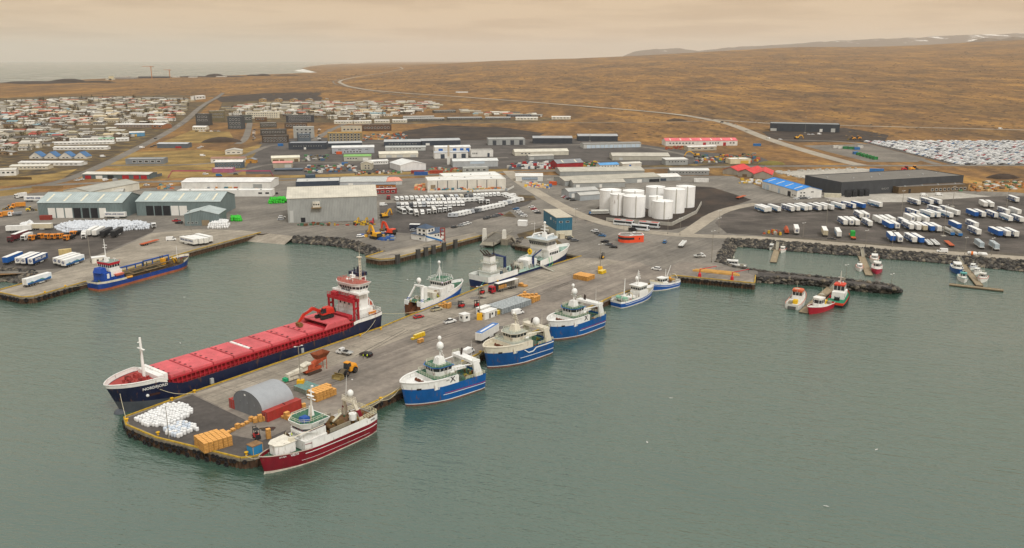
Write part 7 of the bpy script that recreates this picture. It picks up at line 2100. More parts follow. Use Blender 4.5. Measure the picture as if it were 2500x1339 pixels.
for i,(x,y)in enumerate(((967,630),(1017,617),(1036,612),(1054.5,607),(1080,600.5),(1108,593))):
 p=G(x,y)
 A_FQ=heading((958,632),(1173,576))
 q=p+Vector((math.sin(A_FQ),-math.cos(A_FQ),0))*1.1
 t=thing('fender_panel','dark fender panel on the ferry quay, %s from the left'%ORD[i],'fender',(q.x,q.y,0),A_FQ)
 obj('panel',MB().box(-1.3,1.3,-.6,.5,-3.4,1.9),mat('#4b4844',.85,var=.3),t)
 obj('panel_cap',MB().box(-1.4,1.4,-.7,.6,1.9,2.05),mat('#6b675f',.8),t)
def person_proto():
 me=bpy.data.meshes.new('person')
 V=[(0,0,.95),(0,0,1.2),(0,0,1.42),(0,0,1.52),(.02,0,1.68),(0,.1,.9),(.03,.13,.5),(0,.14,.06),(.12,.15,.03),(0,-.1,.9),(-.02,-.13,.5),(-.05,-.14,.06),(.08,-.15,.03),(0,.2,1.4),(.04,.27,1.14),(.18,.26,.95),(0,-.2,1.4),(.02,-.28,1.14),(.14,-.27,.93)]
 E_=[(0,1),(1,2),(2,3),(3,4),(0,5),(5,6),(6,7),(7,8),(0,9),(9,10),(10,11),(11,12),(2,13),(13,14),(14,15),(2,16),(16,17),(17,18)]
 rad=[.15,.16,.15,.07,.11,.11,.085,.06,.05,.11,.085,.06,.05,.08,.06,.05,.08,.06,.05]
 me.from_pydata(V,E_,[])
 o=bpy.data.objects.new('person',me)
 COL.objects.link(o)
 md=o.modifiers.new('skin','SKIN')
 me.skin_vertices.new()if hasattr(me.skin_vertices,'new')and not me.skin_vertices else None
 sv=me.skin_vertices[0].data
 for i,r in enumerate(rad):
  sv[i].radius=(r,r)
 sv[0].use_root=True
 o.modifiers.new('sub','SUBSURF').levels=1
 dg=bpy.context.evaluated_depsgraph_get()
 out=bpy.data.meshes.new_from_object(o.evaluated_get(dg))
 bpy.data.objects.remove(o)
 out.materials.clear()
 return out
def person_mat(top,low):
 m=bpy.data.materials.new('clothing');m.use_nodes=True
 n,l=m.node_tree.nodes,m.node_tree.links
 b=n['Principled BSDF'];b.inputs['Roughness'].default_value=.8
 tc=n.new('ShaderNodeTexCoord');sp=n.new('ShaderNodeSeparateXYZ');l.new(tc.outputs['Object'],sp.inputs[0])
 dv=n.new('ShaderNodeMath');dv.operation='DIVIDE';dv.inputs[1].default_value=1.9
 l.new(sp.outputs['Z'],dv.inputs[0])
 r=n.new('ShaderNodeValToRGB');r.color_ramp.interpolation='CONSTANT'
 e=r.color_ramp.elements
 for p,c in((0,'#2a2420'),(.055,low),(.5,top),(.8,'#c08d70'),(.9,'#e8e0d0')):
  if p==0:
   e[0].position=0;e[0].color=(*lin(c),1)
  elif p==.9:
   e[-1].position=.9;e[-1].color=(*lin(c),1)
  else:
   q=e.new(p);q.color=(*lin(c),1)
 l.new(dv.outputs[0],r.inputs[0]);l.new(r.outputs[0],b.inputs['Base Color'])
 return m
try:
 PERSON=person_proto()
except Exception as ex:
 print('person fallback',ex);PERSON=None
if PERSON:
 PM={k:person_mat(*v)for k,v in{'red':('#cf2418','#cf2418'),'vis':('#c3d82a','#22252b'),'dark':('#2a2d33','#7a2020')}.items()}
 for x,y,z,h,c,lab in((632,1074,0,2.0,'red','person in red overalls standing beside the forklift at the pier end'),(887,876,0,.3,'vis','person in yellow vest left beside the black car'),(897,876,0,2.8,'vis','person in yellow vest right beside the black car'),(1080,752,0,1.2,'dark','person in dark clothes at the pier edge by the white trawler, left'),(1087,753,0,1.8,'dark','person in dark clothes at the pier edge by the white trawler, right')):
  p=G(x,y)
  o=obj('person',PERSON,PM[c],None,(p.x,p.y,.05),h)
  tag(o,lab,'person')
 q=ship_pt(RT,9.4,1.0,7.1);o=obj('person',PERSON,PM['vis'],None,q,.5);tag(o,'person in yellow vest standing on the bow house roof of the red trawler','person')
 q=ship_pt(WT,-4.0,-3.6,5.0);o=obj('person',PERSON,PM['vis'],None,q,.5);tag(o,'person in yellow vest on the deck of the white trawler','person')
gm=MB().add([(0,0,0),(.25,.6,.12),(.0,1.2,.02),(-.15,.55,.1)],[(0,1,2,3)]).add([(0,0,0),(.25,-.6,.12),(.0,-1.2,.02),(-.15,-.55,.1)],[(3,2,1,0)]).cyl((-.5,0,0),(.45,0,.03),.1,.06,6)
gme=gm.mesh('gull')
for i,(x,y,z)in enumerate(((1013,690,4),(1638,972,3),(1580,1080,WZ+.15),(995,683,6),(2140,1098,WZ+.15),(1240,700,8),(450,726,WZ+.15),(2017,1236,WZ+.15),(440,838,WZ+.15),(860,927,1.5))):
 p=G(x,y,z)
 o=obj('gull',gme,mat('#dedcd6',.7),None,p,random.uniform(0,6),(.6,.6,.6));tag(o,'white gull '+('flying beside the white trawler stern','flying low over the open water right of the first blue trawler','resting on the water in the lower middle','flying left of the white trawler','resting on the water at lower right','flying by the navy ship','resting on the water beside the dredger','resting on the water near the bottom edge','resting on the water left of the cargo ship','flying over the pier by the red trawler')[i],'gull')
M_FRAME=mat('#d9d7d0',.5)
WIN_ME=MB().box(-.5,.5,-.06,0,-.5,.5,0).box(-.42,.42,-.09,-.061,-.4,.4,1).mesh('window',[M_FRAME,GL])
_dm=MB().box(-.5,.5,-.08,0,-.5,.5)
for _k in range(4):
 _dm.box(-.47,.47,-.1,-.081,-.46+_k*.24,-.27+_k*.24)
DOOR_ME=_dm.mesh('door')
def roof_mb(kind,W,D,h,rise,o=.35):
 mb=MB();th=.22
 if kind=='gx':
  for a,b in(((-o,h-o*rise/(D/2)),(D/2,h+rise)),((D+o,h-o*rise/(D/2)),(D/2,h+rise))):
   mb.hexa([(-o,a[0],a[1]),(W+o,a[0],a[1]),(W+o,b[0],b[1]),(-o,b[0],b[1])],[(-o,a[0],a[1]+th),(W+o,a[0],a[1]+th),(W+o,b[0],b[1]+th),(-o,b[0],b[1]+th)])
 elif kind=='gy':
  for a,b in(((-o,h-o*rise/(W/2)),(W/2,h+rise)),((W+o,h-o*rise/(W/2)),(W/2,h+rise))):
   mb.hexa([(a[0],-o,a[1]),(b[0],-o,b[1]),(b[0],D+o,b[1]),(a[0],D+o,a[1])],[(a[0],-o,a[1]+th),(b[0],-o,b[1]+th),(b[0],D+o,b[1]+th),(a[0],D+o,a[1]+th)])
 elif kind=='hip':
  x,y=W/2,D/2
  mb.add([(-o,-o,h),(W+o,-o,h),(W+o,D+o,h),(-o,D+o,h),(x,y,h+rise)],[(0,1,4),(1,2,4),(2,3,4),(3,0,4),(3,2,1,0)])
 elif kind=='s':
  mb.hexa([(-o,-o,h),(W+o,-o,h),(W+o,D+o,h+rise),(-o,D+o,h+rise)],[(-o,-o,h+th),(W+o,-o,h+th),(W+o,D+o,h+rise+th),(-o,D+o,h+rise+th)])
 else:
  mb.box(.25,W-.25,.25,D-.25,h,h+.06)
 return mb
def wall_mb(kind,W,D,h,rise):
 mb=MB()
 if kind=='gx':
  mb.add([(x,y,z)for x in(0,W)for y,z in((0,0),(D,0),(D,h),(D/2,h+rise),(0,h))],[(4,3,2,1,0),(5,6,7,8,9),(0,5,9,4),(1,2,7,6)])
 elif kind=='gy':
  mb.add([(x,y,z)for y in(0,D)for x,z in((0,0),(W,0),(W,h),(W/2,h+rise),(0,h))],[(0,1,2,3,4),(9,8,7,6,5),(0,4,9,5),(1,6,7,2)])
 elif kind=='s':
  mb.hexa([(0,0,0),(W,0,0),(W,D,0),(0,D,0)],[(0,0,h),(W,0,h),(W,D,h+rise),(0,D,h+rise)])
 else:
  mb.box(0,W,0,D,0,h)
  if kind=='f':
   for x0,x1,y0,y1 in((-.05,W+.05,-.05,.22),(-.05,W+.05,D-.22,D+.05),(-.05,.22,.22,D-.22),(W-.22,W+.05,.22,D-.22)):
    mb.box(x0,x1,y0,y1,h,h+.45)
 return mb
COLS={'W':'#dedcd5','C':'#cfc6b0','G':'#9b9d9a','D':'#43474d','N':'#3d4652','R':'#a32a30','B':'#2a66b0','K':'#25262a','g':'#b9bab5','t':'#8a7a62','b':'#6f5a44','L':'#b9c7d2','Y':'#c9a24a','S':'#6f7d7d'}
def col(c):
 return COLS.get(c,c)
def building(label,x0,y0,x1,y1,wpx,D,kind,rise,wc,rc,feats=(),name='building',cat='building',h=None,sky=0,rz=None,ribs=True):
 a,b=G(x0,y0),G(x1,y1)
 W=(b-a).length
 rz=math.atan2((b-a).y,(b-a).x)if rz is None else rz
 h=h or hm((y0+y1)/2,wpx)
 t=thing(name,label,cat,(a.x,a.y,.02),rz)
 wm=mat(col(wc),.7,var=.14,scale=.25,kind='ribs' if ribs else None)
 rm=mat(col(rc),.6,var=.16,scale=.15,kind='roof' if kind in('gx','gy','s')else None)
 obj('wall',wall_mb(kind,W,D,h,rise),wm,t)
 ro=obj('roof',roof_mb(kind,W,D,h,rise),rm,t)
 if kind in('gx','gy')and W>12:
  r=.15 if kind=='gx' else 0
  obj('ridge_cap',MB().box(-.3,W+.3,D/2-.25,D/2+.25,h+rise+.2,h+rise+.32)if kind=='gx' else MB().box(W/2-.25,W/2+.25,-.3,D+.3,h+rise+.2,h+rise+.32),rm,ro)
 for i in range(sky):
  x=W*(i+.5)/sky
  sl=MB().hexa([(x-.6,D*.06,h+rise*.12+.23),(x+.6,D*.06,h+rise*.12+.23),(x+.6,D*.4,h+rise*.8+.23),(x-.6,D*.4,h+rise*.8+.23)],[(x-.6,D*.06,h+rise*.12+.3),(x+.6,D*.06,h+rise*.12+.3),(x+.6,D*.4,h+rise*.8+.3),(x-.6,D*.4,h+rise*.8+.3)])
  obj('roof_light',sl,mat('#d8d2bb',.5),ro)
 if kind=='f' and W>14:
  for i in range(max(1,int(W/16))):
   obj('roof_vent',MB().box(-.6,.6,-.5,.5,0,.7),mat('#a9aaa7',.6),ro,(W*(i+.5)/max(1,int(W/16)),D*random.uniform(.3,.7),h+.06))
 for ft in feats:
  k,n,u0,u1,z0,z1=ft[:6]
  c=ft[6]if len(ft)>6 else 'K'
  face=ft[7]if len(ft)>7 else 'F'
  ln=W if face=='F' else D
  for i in range(n):
   s=(u1-u0)/n
   fill=.62 if k=='w' else.86
   if n==1:
    fill=1
   xc,wd=ln*(u0+s*(i+.5)),ln*s*fill
   pos=(xc,-.003,h*(z0+z1)/2)if face=='F' else((W+.003,xc,h*(z0+z1)/2)if face=='R' else(-.003,ln-xc,h*(z0+z1)/2))
   fr={'F':0,'R':math.pi/2,'L':-math.pi/2}[face]
   if k=='w':
    obj('window',WIN_ME,None,t,pos,fr,(wd,1,h*(z1-z0)))
   else:
    obj('door',DOOR_ME,mat(col(c),.6,var=.1),t,pos,fr,(wd,1,h*(z1-z0)))
 return t
B=building
w1=('w',1,.1,.2,.4,.75)
def W_row(n,u0=.05,u1=.95,z0=.42,z1=.72,f='F'):
 return('w',n,u0,u1,z0,z1,'K',f)
def Dr(u0,u1,c='W',z1=.66,n=1,f='F'):
 return('d',n,u0,u1,.01,z1,c,f)
B('long grey green shed on the left with three open bays and white doors',96,533,302,533,37,30,'gx',4.5,'S','#a9b4b2',[Dr(.115,.2),Dr(.215,.3),Dr(.315,.4),Dr(.415,.5,'K'),Dr(.52,.6,'K'),Dr(.62,.7,'K'),Dr(.72,.8)],sky=5)  # black panels paint the dark inside of the open bays, no real openings
B('long grey green shed right of the first, with open bays on its left',335,527,540,527,34,30,'gx',4.2,'S','#a9b4b2',[Dr(.115,.2,'K',.7),Dr(.215,.3,'K',.7),Dr(.315,.4,'K',.7),Dr(.41,.5,'W',.7),Dr(.51,.6,'W',.7)],sky=5)  # open bays are flat black panels, interior shade put into their colour
B('small grey gable shed with brown door before the second long shed',452,552,535,551,27,18,'gy',2.6,'S','#aab5b3',[Dr(.5,.72,'t',.5),W_row(3,.05,.4,.2,.35)])
B('cream hall with blue trim and grey roof behind the left shed',157,483,222,487,18,50,'gy',2,'#d8d3c4','#a9a79c',[W_row(6,.05,.95,.45,.8)])
B('low workshop with bright red doors on the main street',202,437,364,438,11,16,'gx',1.0,'#5b686b','#cfcbc0',[Dr(.04,.13,'R',.7),Dr(.2,.3,'W',.7),Dr(.38,.47,'K',.8),Dr(.6,.7,'R',.8),Dr(.77,.85,'R',.8),Dr(.88,.97,'R',.8)])
B('small flat grey shed behind the long sheds',250,478,300,476,8,12,'gx',1.2,'g','#bdbbb2')
B('low white front annex of the long white hall',433,481,664,480,14,9,'f',0,'W','#e2e1dc',[W_row(2,.84,.99,.4,.75)])
B('long white hall behind its low annex',444,463,662,462,17,26,'gx',1.2,'W','#e0deda',[Dr(.8,.9,'G',.7)])
B('tall ribbed grey fishmeal plant with curved cream roof',704,545,922,537,58,36,'gx',4.5,'#9d9f9b','#c8c2b2',[('d',1,.14,.19,.01,.2,'K'),('d',1,.02,.06,.01,.5,'g')])
B('grey hall with pale roof behind the fishmeal plant',828,456,942,455,11,30,'gx',1.5,'#b3b6b8','#b9bab5',[Dr(.2,.3,'W',.7)])
B('pink roofed end of the grey hall behind the fishmeal plant',944,453,982,451,9,24,'gx',1.2,'g','#e29a84')
B('low red office with white roof and windows beside the fishmeal plant',912,475,969,473,11,7,'f',0,'#8d2f2e','W',[W_row(4,.05,.95,.3,.7)])
B('wood clad upper block behind the red office',911,466,966,465,14,12,'gx',.8,'#a5652f','#85888a',[W_row(2,.2,.9,.5,.7)])
B('dark navy low building with white roof behind the fishmeal plant',723,459,830,456,13,22,'f',0,'N','#c3c3be')
B('small dark navy tower block on the low navy building',748,447,771,446,17,8,'f',0,'#40505e','#5b6874')
B('pale store with dark posts behind the caravan yard',1044,467,1235,462,24,22,'f',0,'#d6d2c6','W',[('d',1,k/8,k/8+.008,.01,.98,'D')for k in range(1,8)]+[Dr(.04,.1,'t',.6)])
B('white flat store behind the pale store',1085,444,1225,439,10,25,'f',0,'W','#e4e3dd')
B('white gabled workshop by the street corner',1259,443,1325,443,12,14,'gx',1.5,'W','#dedcd6',[Dr(.55,.7,'g')])
B('grey roofed front hut of the white corner workshop',1275,447,1312,447,8,6,'gx',1.2,'g','#747d85')
B('long rear roof of the grey processing halls',1368,430,1573,427,10,30,'gx',1.8,'G','#b8b3a5')
B('middle roof of the grey processing halls',1379,455,1612,444,12,26,'gx',1.8,'G','#b1ab9c',[Dr(.75,.8,'W'),Dr(.88,.99,'K',.6)])
B('front roof of the grey processing halls',1400,460,1526,457,12,14,'gx',1.5,'G','#b6b0a2',[Dr(.05,.12,'W'),Dr(.5,.55,'W')])
B('white roofed end of the grey processing halls',1590,443,1662,441,9,20,'gx',1.4,'G','#dfdcd5',[Dr(.2,.5,'N')])
B('small grey shed left of the white tanks, rear',1388,484,1460,479,15,12,'gx',1.6,'#a0a5a7','#b7b6b0',[Dr(.1,.2,'W')])
B('small grey shed left of the white tanks, front',1416,491,1466,487,13,8,'gx',1.4,'#a0a5a7','#bab8b1')
B('long low grey office with pale roof and many windows',1636,428,1731,428,11,12,'gx',1.2,'#8f908e','#dbd9d2',[W_row(11)])
B('left gable of the red roofed works',1764,425,1800,428,10,30,'gy',3,'#9a9386','#cf3d3d')
B('middle gable of the red roofed works',1801,431,1838,434,10,30,'gy',3,'#9a9386','#cf3d3d',[Dr(.3,.6,'b')])
B('right gable of the red roofed works',1839,436,1884,438,10,30,'gy',3,'#9a9386','#cf3d3d')
B('white hall with bright blue roof facing the trailer yard',1860,460,1945,485,18,20,'gx',2.6,'W','#2b86d6',[Dr(.02,.1,'L'),Dr(.13,.21,'L'),Dr(.48,.53,'L'),Dr(.75,.83,'K'),W_row(2,.86,.98,.2,.4),W_row(2,.1,.35,.2,.4,'R'),W_row(2,.1,.35,.62,.8,'R'),W_row(1,.55,.68,.7,.85,'R')],sky=4)
B('huge dark grey warehouse with loading docks behind the trailer yard',2052,479,2349,460,31,42,'f',0,'#45474a','#6c6861',[Dr(.03,.06,'K',.45),Dr(.075,.105,'K',.45),Dr(.125,.155,'K',.45),Dr(.17,.2,'K',.45),W_row(3,.32,.38,.3,.4)])
B('brown low annex on the front of the dark warehouse',2193,474,2363,466,15,9,'f',0,'#6b5840','#77716a',[Dr(.14,.17,'K',.7),W_row(9,.45,.98,.2,.6)])
for i,u in enumerate((2068,2082,2098,2112)):
 B('dark loading dock shelter on the warehouse, %s from the left'%ORD[i],u,482.5-i,u+10,482-i,14,3.0,'f',0,'#34373a','#3c3f42',[Dr(.15,.85,'K',.8)],'dock_shelter','loading dock')
B('dark flat warehouse on the far eastern plot',1879,320,2049,324,18,30,'f',0,'#3f444a','#8d8f8d',[Dr(.72,.76,'W',.4),Dr(.88,.94,'g',.5),Dr(.01,.1,'g',.35)])
B('long white depot with pinkish red roof',1625,357,1800,356,12,20,'gx',2.4,'#d6d3cc','#de6b72',[W_row(8,.04,.4,.4,.7),Dr(.52,.56,'R'),W_row(4,.6,.75,.4,.7),Dr(.8,.84,'R'),W_row(2,.88,.97,.4,.7)],sky=7)
B('small pale shed before the pink roofed depot',1680,369,1749,367,9,10,'gx',1,'#b3aa96','#d9d6cf',[W_row(4)])
B('dark northern hall, left of the pair',1301,351,1397,351,13,22,'gx',1.6,'#3b4047','#a6a8a9')
B('dark northern hall, right of the pair',1411,345,1508,345,12,22,'gx',1.6,'#3b4047','#a6a8a9')
B('grey northern garage block with four dark doors',1192,355,1282,354,14,20,'f',0,'G','#b0b0aa',[Dr(.12,.22,'D',.8),Dr(.38,.48,'D',.8),Dr(.6,.7,'D',.8),Dr(.84,.94,'D',.8)])
B('long garage row with pale blue doors',1425,363,1565,360,10,14,'gx',1,'g','#8e8b85',[Dr(.05,.98,'L',.75,12)])
B('cream northern hall beside the lorry park',1257,381,1388,379,9,18,'gx',2,'#c9c4b3','#d2cdbd',[W_row(3,.1,.3)])
B('small grey shed before the cream northern hall',1291,391,1352,389,9,9,'gx',.8,'G','#c4bfb2',[Dr(.05,.2,'g')])
B('red barn with grey roof beside the main street',1360,414,1424,411,14,16,'gx',2.5,'#9a2a30','#8c8e90',[Dr(.7,.8,'R',.7)],sky=2)
B('cream bungalow with light blue roof beside the main street',1465,411,1511,409,7,10,'gx',1.4,'#dcd8ce','#5f9ccf',[W_row(6)])
B('wide cream and grey hall with rounded roof',1495,392,1635,392,10,26,'gx',2,'#b4b0a2','#bdb7a9',[Dr(.12,.18,'g')])
B('small pale shed before the wide cream hall',1520,409,1566,407,8,9,'gx',1,'#cfc9bb','#d8d3c6',[Dr(.35,.45,'B')])
B('grey two storey office by the main street',1625,404,1679,403,13,12,'s',.6,'G','#dad8d1',[W_row(6,.1,.9,.5,.75)])
B('cream rust stained shed in the scrap yard',1783,401,1832,400,11,12,'f',0,'#d6c8a6','#e2e0da',[Dr(.5,.9,'Y',.7)])
B('long dark hall behind the workshops, left half',705,366,797,365,15,22,'f',0,'#3d434b','#8f9296',[W_row(6,.1,.9,.5,.6),Dr(.4,.46,'W',.35),Dr(.85,.9,'D',.4)])
B('long dark hall behind the workshops, right half',798,360,884,358,9,20,'gx',1,'#434a52','#b8babb')
B('grey hall with white roof and small windows',811,376,914,374,14,18,'gx',1.4,'#a8acb1','#dcdcd8',[W_row(9,.04,.7,.15,.4),W_row(5,.1,.9,.6,.72)])
B('dark blue grey terrace of workshops, left',938,358,1028,357,11,20,'gx',1.6,'#3f4650','#b4b7b7',[W_row(5,.1,.9,.4,.6)])
B('dark blue grey terrace of workshops, right',1030,356,1124,354,11,20,'gx',1.6,'#3f4650','#b4b7b7',[Dr(.1,.2,'W',.5)])
B('workshop with pale green roof',840,394,906,393,11,14,'gx',1.2,'#b8b7a8','#80b062',[W_row(4,.1,.5),Dr(.7,.9,'W')])
B('cream long hall with two gates',926,386,1021,384,9,18,'gx',1.6,'#d6d0be','#ddd7c5',[Dr(.18,.32,'g',.7),Dr(.45,.6,'g',.7),Dr(.8,.95,'g',.7)])
B('grey roofed hall behind the cream long hall',941,369,1039,368,8,14,'gx',1,'g','#b9bbb6',[W_row(10,.1,.9)])
B('white factory with blue windows, upper part',1062,373,1149,371,12,14,'gx',1.2,'W','#e2e2de',[Dr(.1,.22,'B',.75),Dr(.3,.4,'W',.7),Dr(.5,.6,'B',.75),Dr(.7,.8,'B',.75),Dr(.87,.97,'B',.75)])
B('white factory with navy gates, lower part',1061,388,1143,386,14,10,'gx',1,'W','#b4b7ba',[Dr(.18,.3,'N',.75),Dr(.55,.65,'N',.75),Dr(.8,.93,'N',.75)])
B('white flat box at the right of the factory',1150,384,1204,383,15,14,'f',0,'W','#8b8881',[Dr(.74,.84,'N',.6),W_row(3,.05,.3)])
B('long grey white warehouse in the works area',1106,409,1216,407,14,18,'gx',1.4,'#aeb1b1','#d9dad6',[('d',1,.38,.7,.55,.95,'L')])
B('grey flat office with four windows before the long warehouse',1130,422,1193,421,11,9,'f',0,'#9d9f99','#c1c0ba',[W_row(4,.06,.94,.35,.75)])
B('white hall with broad gable in the works area',978,419,1040,415,14,28,'gy',3,'#dedddb','#dcdcd8')
B('tall beige gable house in the works area',881,415,907,415,15,12,'gy',1.8,'#b9b19c','#c8c3b6',[W_row(2,.3,.9,.55,.75),W_row(2,.3,.9,.15,.4)])
B('white low wing beside the beige gable house',905,403,948,401,8,9,'gx',.8,'W','#e0dfda',[W_row(7)])
B('cream workshop with tall gates near the pink roof',663,397,732,395,10,14,'gx',1.4,'#c7bca0','#ded9c5',[Dr(.05,.25,'b'),Dr(.3,.45,'b'),Dr(.8,.95,'b')])
B('small building with pink roof beside the verge',667,411,714,410,12,10,'gx',1,'#a9a08c','#d68d86',[Dr(.6,.95,'g')])
B('low navy canopy roof below the pink roofed building',670,419,738,418,4,6,'s',.3,'D','#5a6674')
B('white forecourt canopy inside the pink fence',518,422,568,422,9,8,'f',0,'#a9647c','#e4e3de')
B('dark blue two storey house with white roof',525,412,593,411,15,10,'gx',1.2,'#55636e','#dfddd7',[W_row(8,.06,.94,.55,.75),W_row(6,.1,.9,.12,.32)])
B('white building with brown roof behind the dark blue house',515,398,598,397,10,10,'gx',1,'#d9d3c5','#9b7563',[W_row(8)])
B('white gable hall north of the brown roof',550,378,591,377,8,16,'gy',1.8,'#d8d3c4','#b5b2a8',[W_row(3)])
B('small orange wooden hut by the works street',600,399,624,399,8,7,'gy',1.4,'#c08b3f','#8a8f95',[Dr(.4,.6,'b')])
B('grey flat building in the meadow by the town road',307,402,400,401,12,14,'f',0,'#7d8286','#9ea09e',[W_row(5,.15,.95,.35,.75)])
B('dark grey garage with pale roof by the town road',384,362,458,362,10,14,'gx',.9,'#5f676e','#b9bcbd',[Dr(.6,.8,'R',.4)])
B('long white roofed school beside the town road',280,313,370,313,8,16,'gx',1,'#8b7a6c','#dddbd6',[W_row(10)])
B('brown gabled end of the white roofed school',371,314,398,315,9,18,'gx',2,'#9b6b4c','#dddbd6',[W_row(2)])
B('building with painted blue wall beside the school',316,334,353,333,9,12,'gx',1,'#5f93b5','#dedcd7',[Dr(.2,.5,'Y',.6)])
for i,(a,b_,c,d,wp,dd,wc,rc,n)in enumerate(((127,355,278,352,5,10,'W','#d6d3cb',14),(130,367,262,366,6,10,'W','#dcdad3',12),(45,405,199,405,7,12,'W','#dddbd5',12),(24,415,117,414,8,12,'C','#d5d1c4',9),(-10,431,40,429,14,12,'W','#d3cfc4',4),(170,346,240,345,5,9,'W','#d3d0c8',7),(241,345,278,344,5,9,'W','#9cc0a4',4),(284,346,315,345,6,9,'W','#dfddd6',3),(816,303,861,303,6,8,'#d3ccb8','#dedbd3',6),(864,303,907,302,6,8,'#d3ccb8','#dedbd3',6),(914,301,950,301,6,8,'#d3ccb8','#dedbd3',5),(958,300,993,300,6,8,'#d3ccb8','#dedbd3',5),(985,297,1085,296,6,25,'#55534e','#aaa9a4',10),(1061,277,1113,276,5,20,'#55534e','#77756f',6),(1094,294,1177,293,5,22,'#55534e','#9a9b98',8),(1185,293,1246,293,5,18,'#5f5d58','#a8a8a4',6),(1241,287,1297,286,5,14,'#4d5056','#6c6e70',6),(1259,294,1313,294,6,9,'#d8d1be','#dedbd2',6),(1347,292,1393,292,6,9,'#d8d1be','#e2dfd8',5),(1113,231,1142,231,5,20,'W','#e6e4de',0),(985,290,1060,289,4,14,'#6b6862','#b7b5ae',8),(405,245,452,245,4,24,'#6b675e','#97948c',5),(345,244,398,244,4,26,'#6b675e','#a3a098',5),(478,244,502,242,8,14,'W','#e0ddd6',3))):
 B('%s terrace with %s, %s'%('long' if c-a>60 else 'short','pale roof' if rc>'#b' else 'grey roof',('behind the blue roofs, rear row','behind the blue roofs, front row','below the blue roofs','at the lawn left of the town road','at the left edge by the hedge','above the blue roofs left part','with green tint above the blue roofs','right above the blue roofs','first of four at the ring road','second of four at the ring road','third of four at the ring road','fourth of four at the ring road','dark walled at the ring road bend','dark beyond the ring road bend','dark walled right of the ring road bend','dark walled near the suburb end','second from the suburb end','cream walled at the suburb end','cream walled, last towards the heath','alone on the heath','behind the dark ring road terrace','at the far end of the town','at the far end of the town further left','two storey at the far end of the town road')[i]),a,b_,c,d,wp,dd,'gx',.9,wc,rc,[W_row(n)]if n else[],'terrace','terrace')
for i in range(4):
 B('steep blue roofed house, %s of four in the row'%ORD[i],72+36.5*i,388,102+36.5*i,388,5,11,'gy',4.6,'#cfcabf','#47719c',[W_row(2,.2,.8,.3,.8)],'house','house')
for i,(a,b_,c,d,wp,dd,wc,rc,f)in enumerate(((479,307,512,307,27,14,'#4a4a49','#8f8c84',[W_row(3,.1,.9,.7,.85),W_row(3,.1,.9,.4,.55)]),(513,297,551,296,24,14,'#6b6148','#d6d2c6',[W_row(6,.1,.9,.65,.8),W_row(6,.1,.9,.35,.5)]),(557,316,592,316,30,14,'#4b4f52','#7d7a74',[W_row(4,.1,.9,.7,.85),W_row(4,.1,.9,.4,.55),W_row(4,.1,.9,.1,.25)]),(593,301,616,300,18,12,'#50544f','#86847d',[W_row(3)]),(600,290,682,289,15,12,'#cfc7b2','#dad6cb',[W_row(14,.04,.96,.72,.86),W_row(14,.04,.96,.42,.56),W_row(14,.04,.96,.12,.26)]),(699,300,767,299,17,12,'#3f4146','#c9c2b0',[W_row(10,.08,.9,.6,.85),W_row(10,.08,.9,.2,.45)]),(623,297,648,297,9,10,'#6b4f38','#cfcabd',[W_row(2)]),(636,313,676,312,11,12,'#55524c','#b9b6ad',[W_row(5)]),(695,315,750,314,13,12,'#5b4b3d','#6f6960',[W_row(6)]),(636,331,699,330,13,12,'#4b4844','#77746d',[W_row(7)]),(640,349,704,348,16,12,'#4b4037','#6a645b',[W_row(8,.05,.95,.55,.8),W_row(8,.05,.95,.15,.4)]),(717,338,768,337,26,12,'#9d9d97','#c9c8c2',[W_row(4,.1,.9,.7,.85),W_row(4,.1,.9,.4,.55)]),(728,346,759,345,17,10,'#5c656c','#9da2a5',[W_row(4,.1,.9,.55,.8)]),(800,346,884,345,20,14,'#8b7b58','#c9952f',[W_row(9,.04,.96,.65,.9),W_row(9,.04,.96,.35,.58),W_row(9,.04,.96,.05,.28)]),(834,325,884,324,14,12,'#b8b09a','#9a9284',[W_row(5)]),(884,321,956,320,14,12,'#5b473b','#6b5a4c',[W_row(8)]))):
 B('%s apartment block %s'%(('dark grey','olive','black unfinished','dark small','long cream','black fronted','small brown','grey','brown','dark','dark brown','tall pale grey','slate blue','scaffolded yellow','unfinished pale','unfinished brown')[i],('nearest the town road','behind the dark grey one','with blue net beside the town road','behind the black unfinished one','with three window rows','with cream end wall','before the long cream one','left in the second row','right in the second row','left in the third row','left in the front row','right in the front row','before the tall pale grey one','on the building site','behind the scaffolded one','at the right of the building site')[i]),a,b_,c,d,wp,dd,'f',0,wc,rc,f,'apartment_block','apartments',ribs=False)
t=B('white ferry control building with slate hipped roof, low left wing',1004,584,1037,590,13,9,'s',.8,'W','#46566a',[W_row(1,.6,.75,.2,.5)])
t=B('white square control tower with hipped slate roof at the ferry quay',1018,586,1043,590,30,6.5,'hip',2.2,'W','#46566a',[W_row(2,.1,.9,.72,.92),W_row(2,.1,.9,.42,.62),Dr(.7,.9,'K',.3),W_row(2,.1,.9,.72,.92,'R'),W_row(2,.1,.9,.72,.92,'L')],ribs=False)
t=B('white right wing of the ferry control building',1044,590,1083,583,17,8,'gx',2.0,'W','#4a5a6e',[W_row(3,.4,.95,.5,.8)])
a,b=G(1041,580,5.6),G(1078,590,2.2)
t=thing('walkway_bridge','blue and white covered walkway from the control tower to a red frame','walkway',(0,0,0))
d=b-a;n=Vector((-d.y,d.x,0)).normalized()*.9;u=Vector((0,0,1))
obj('upper_side',MB().hexa([a-n+u*1.0,b-n+u*1.0,b+n+u*1.0,a+n+u*1.0],[a-n+u*2.0,b-n+u*2.0,b+n+u*2.0,a+n+u*2.0]),mat('#dcd9cf',.5),t)
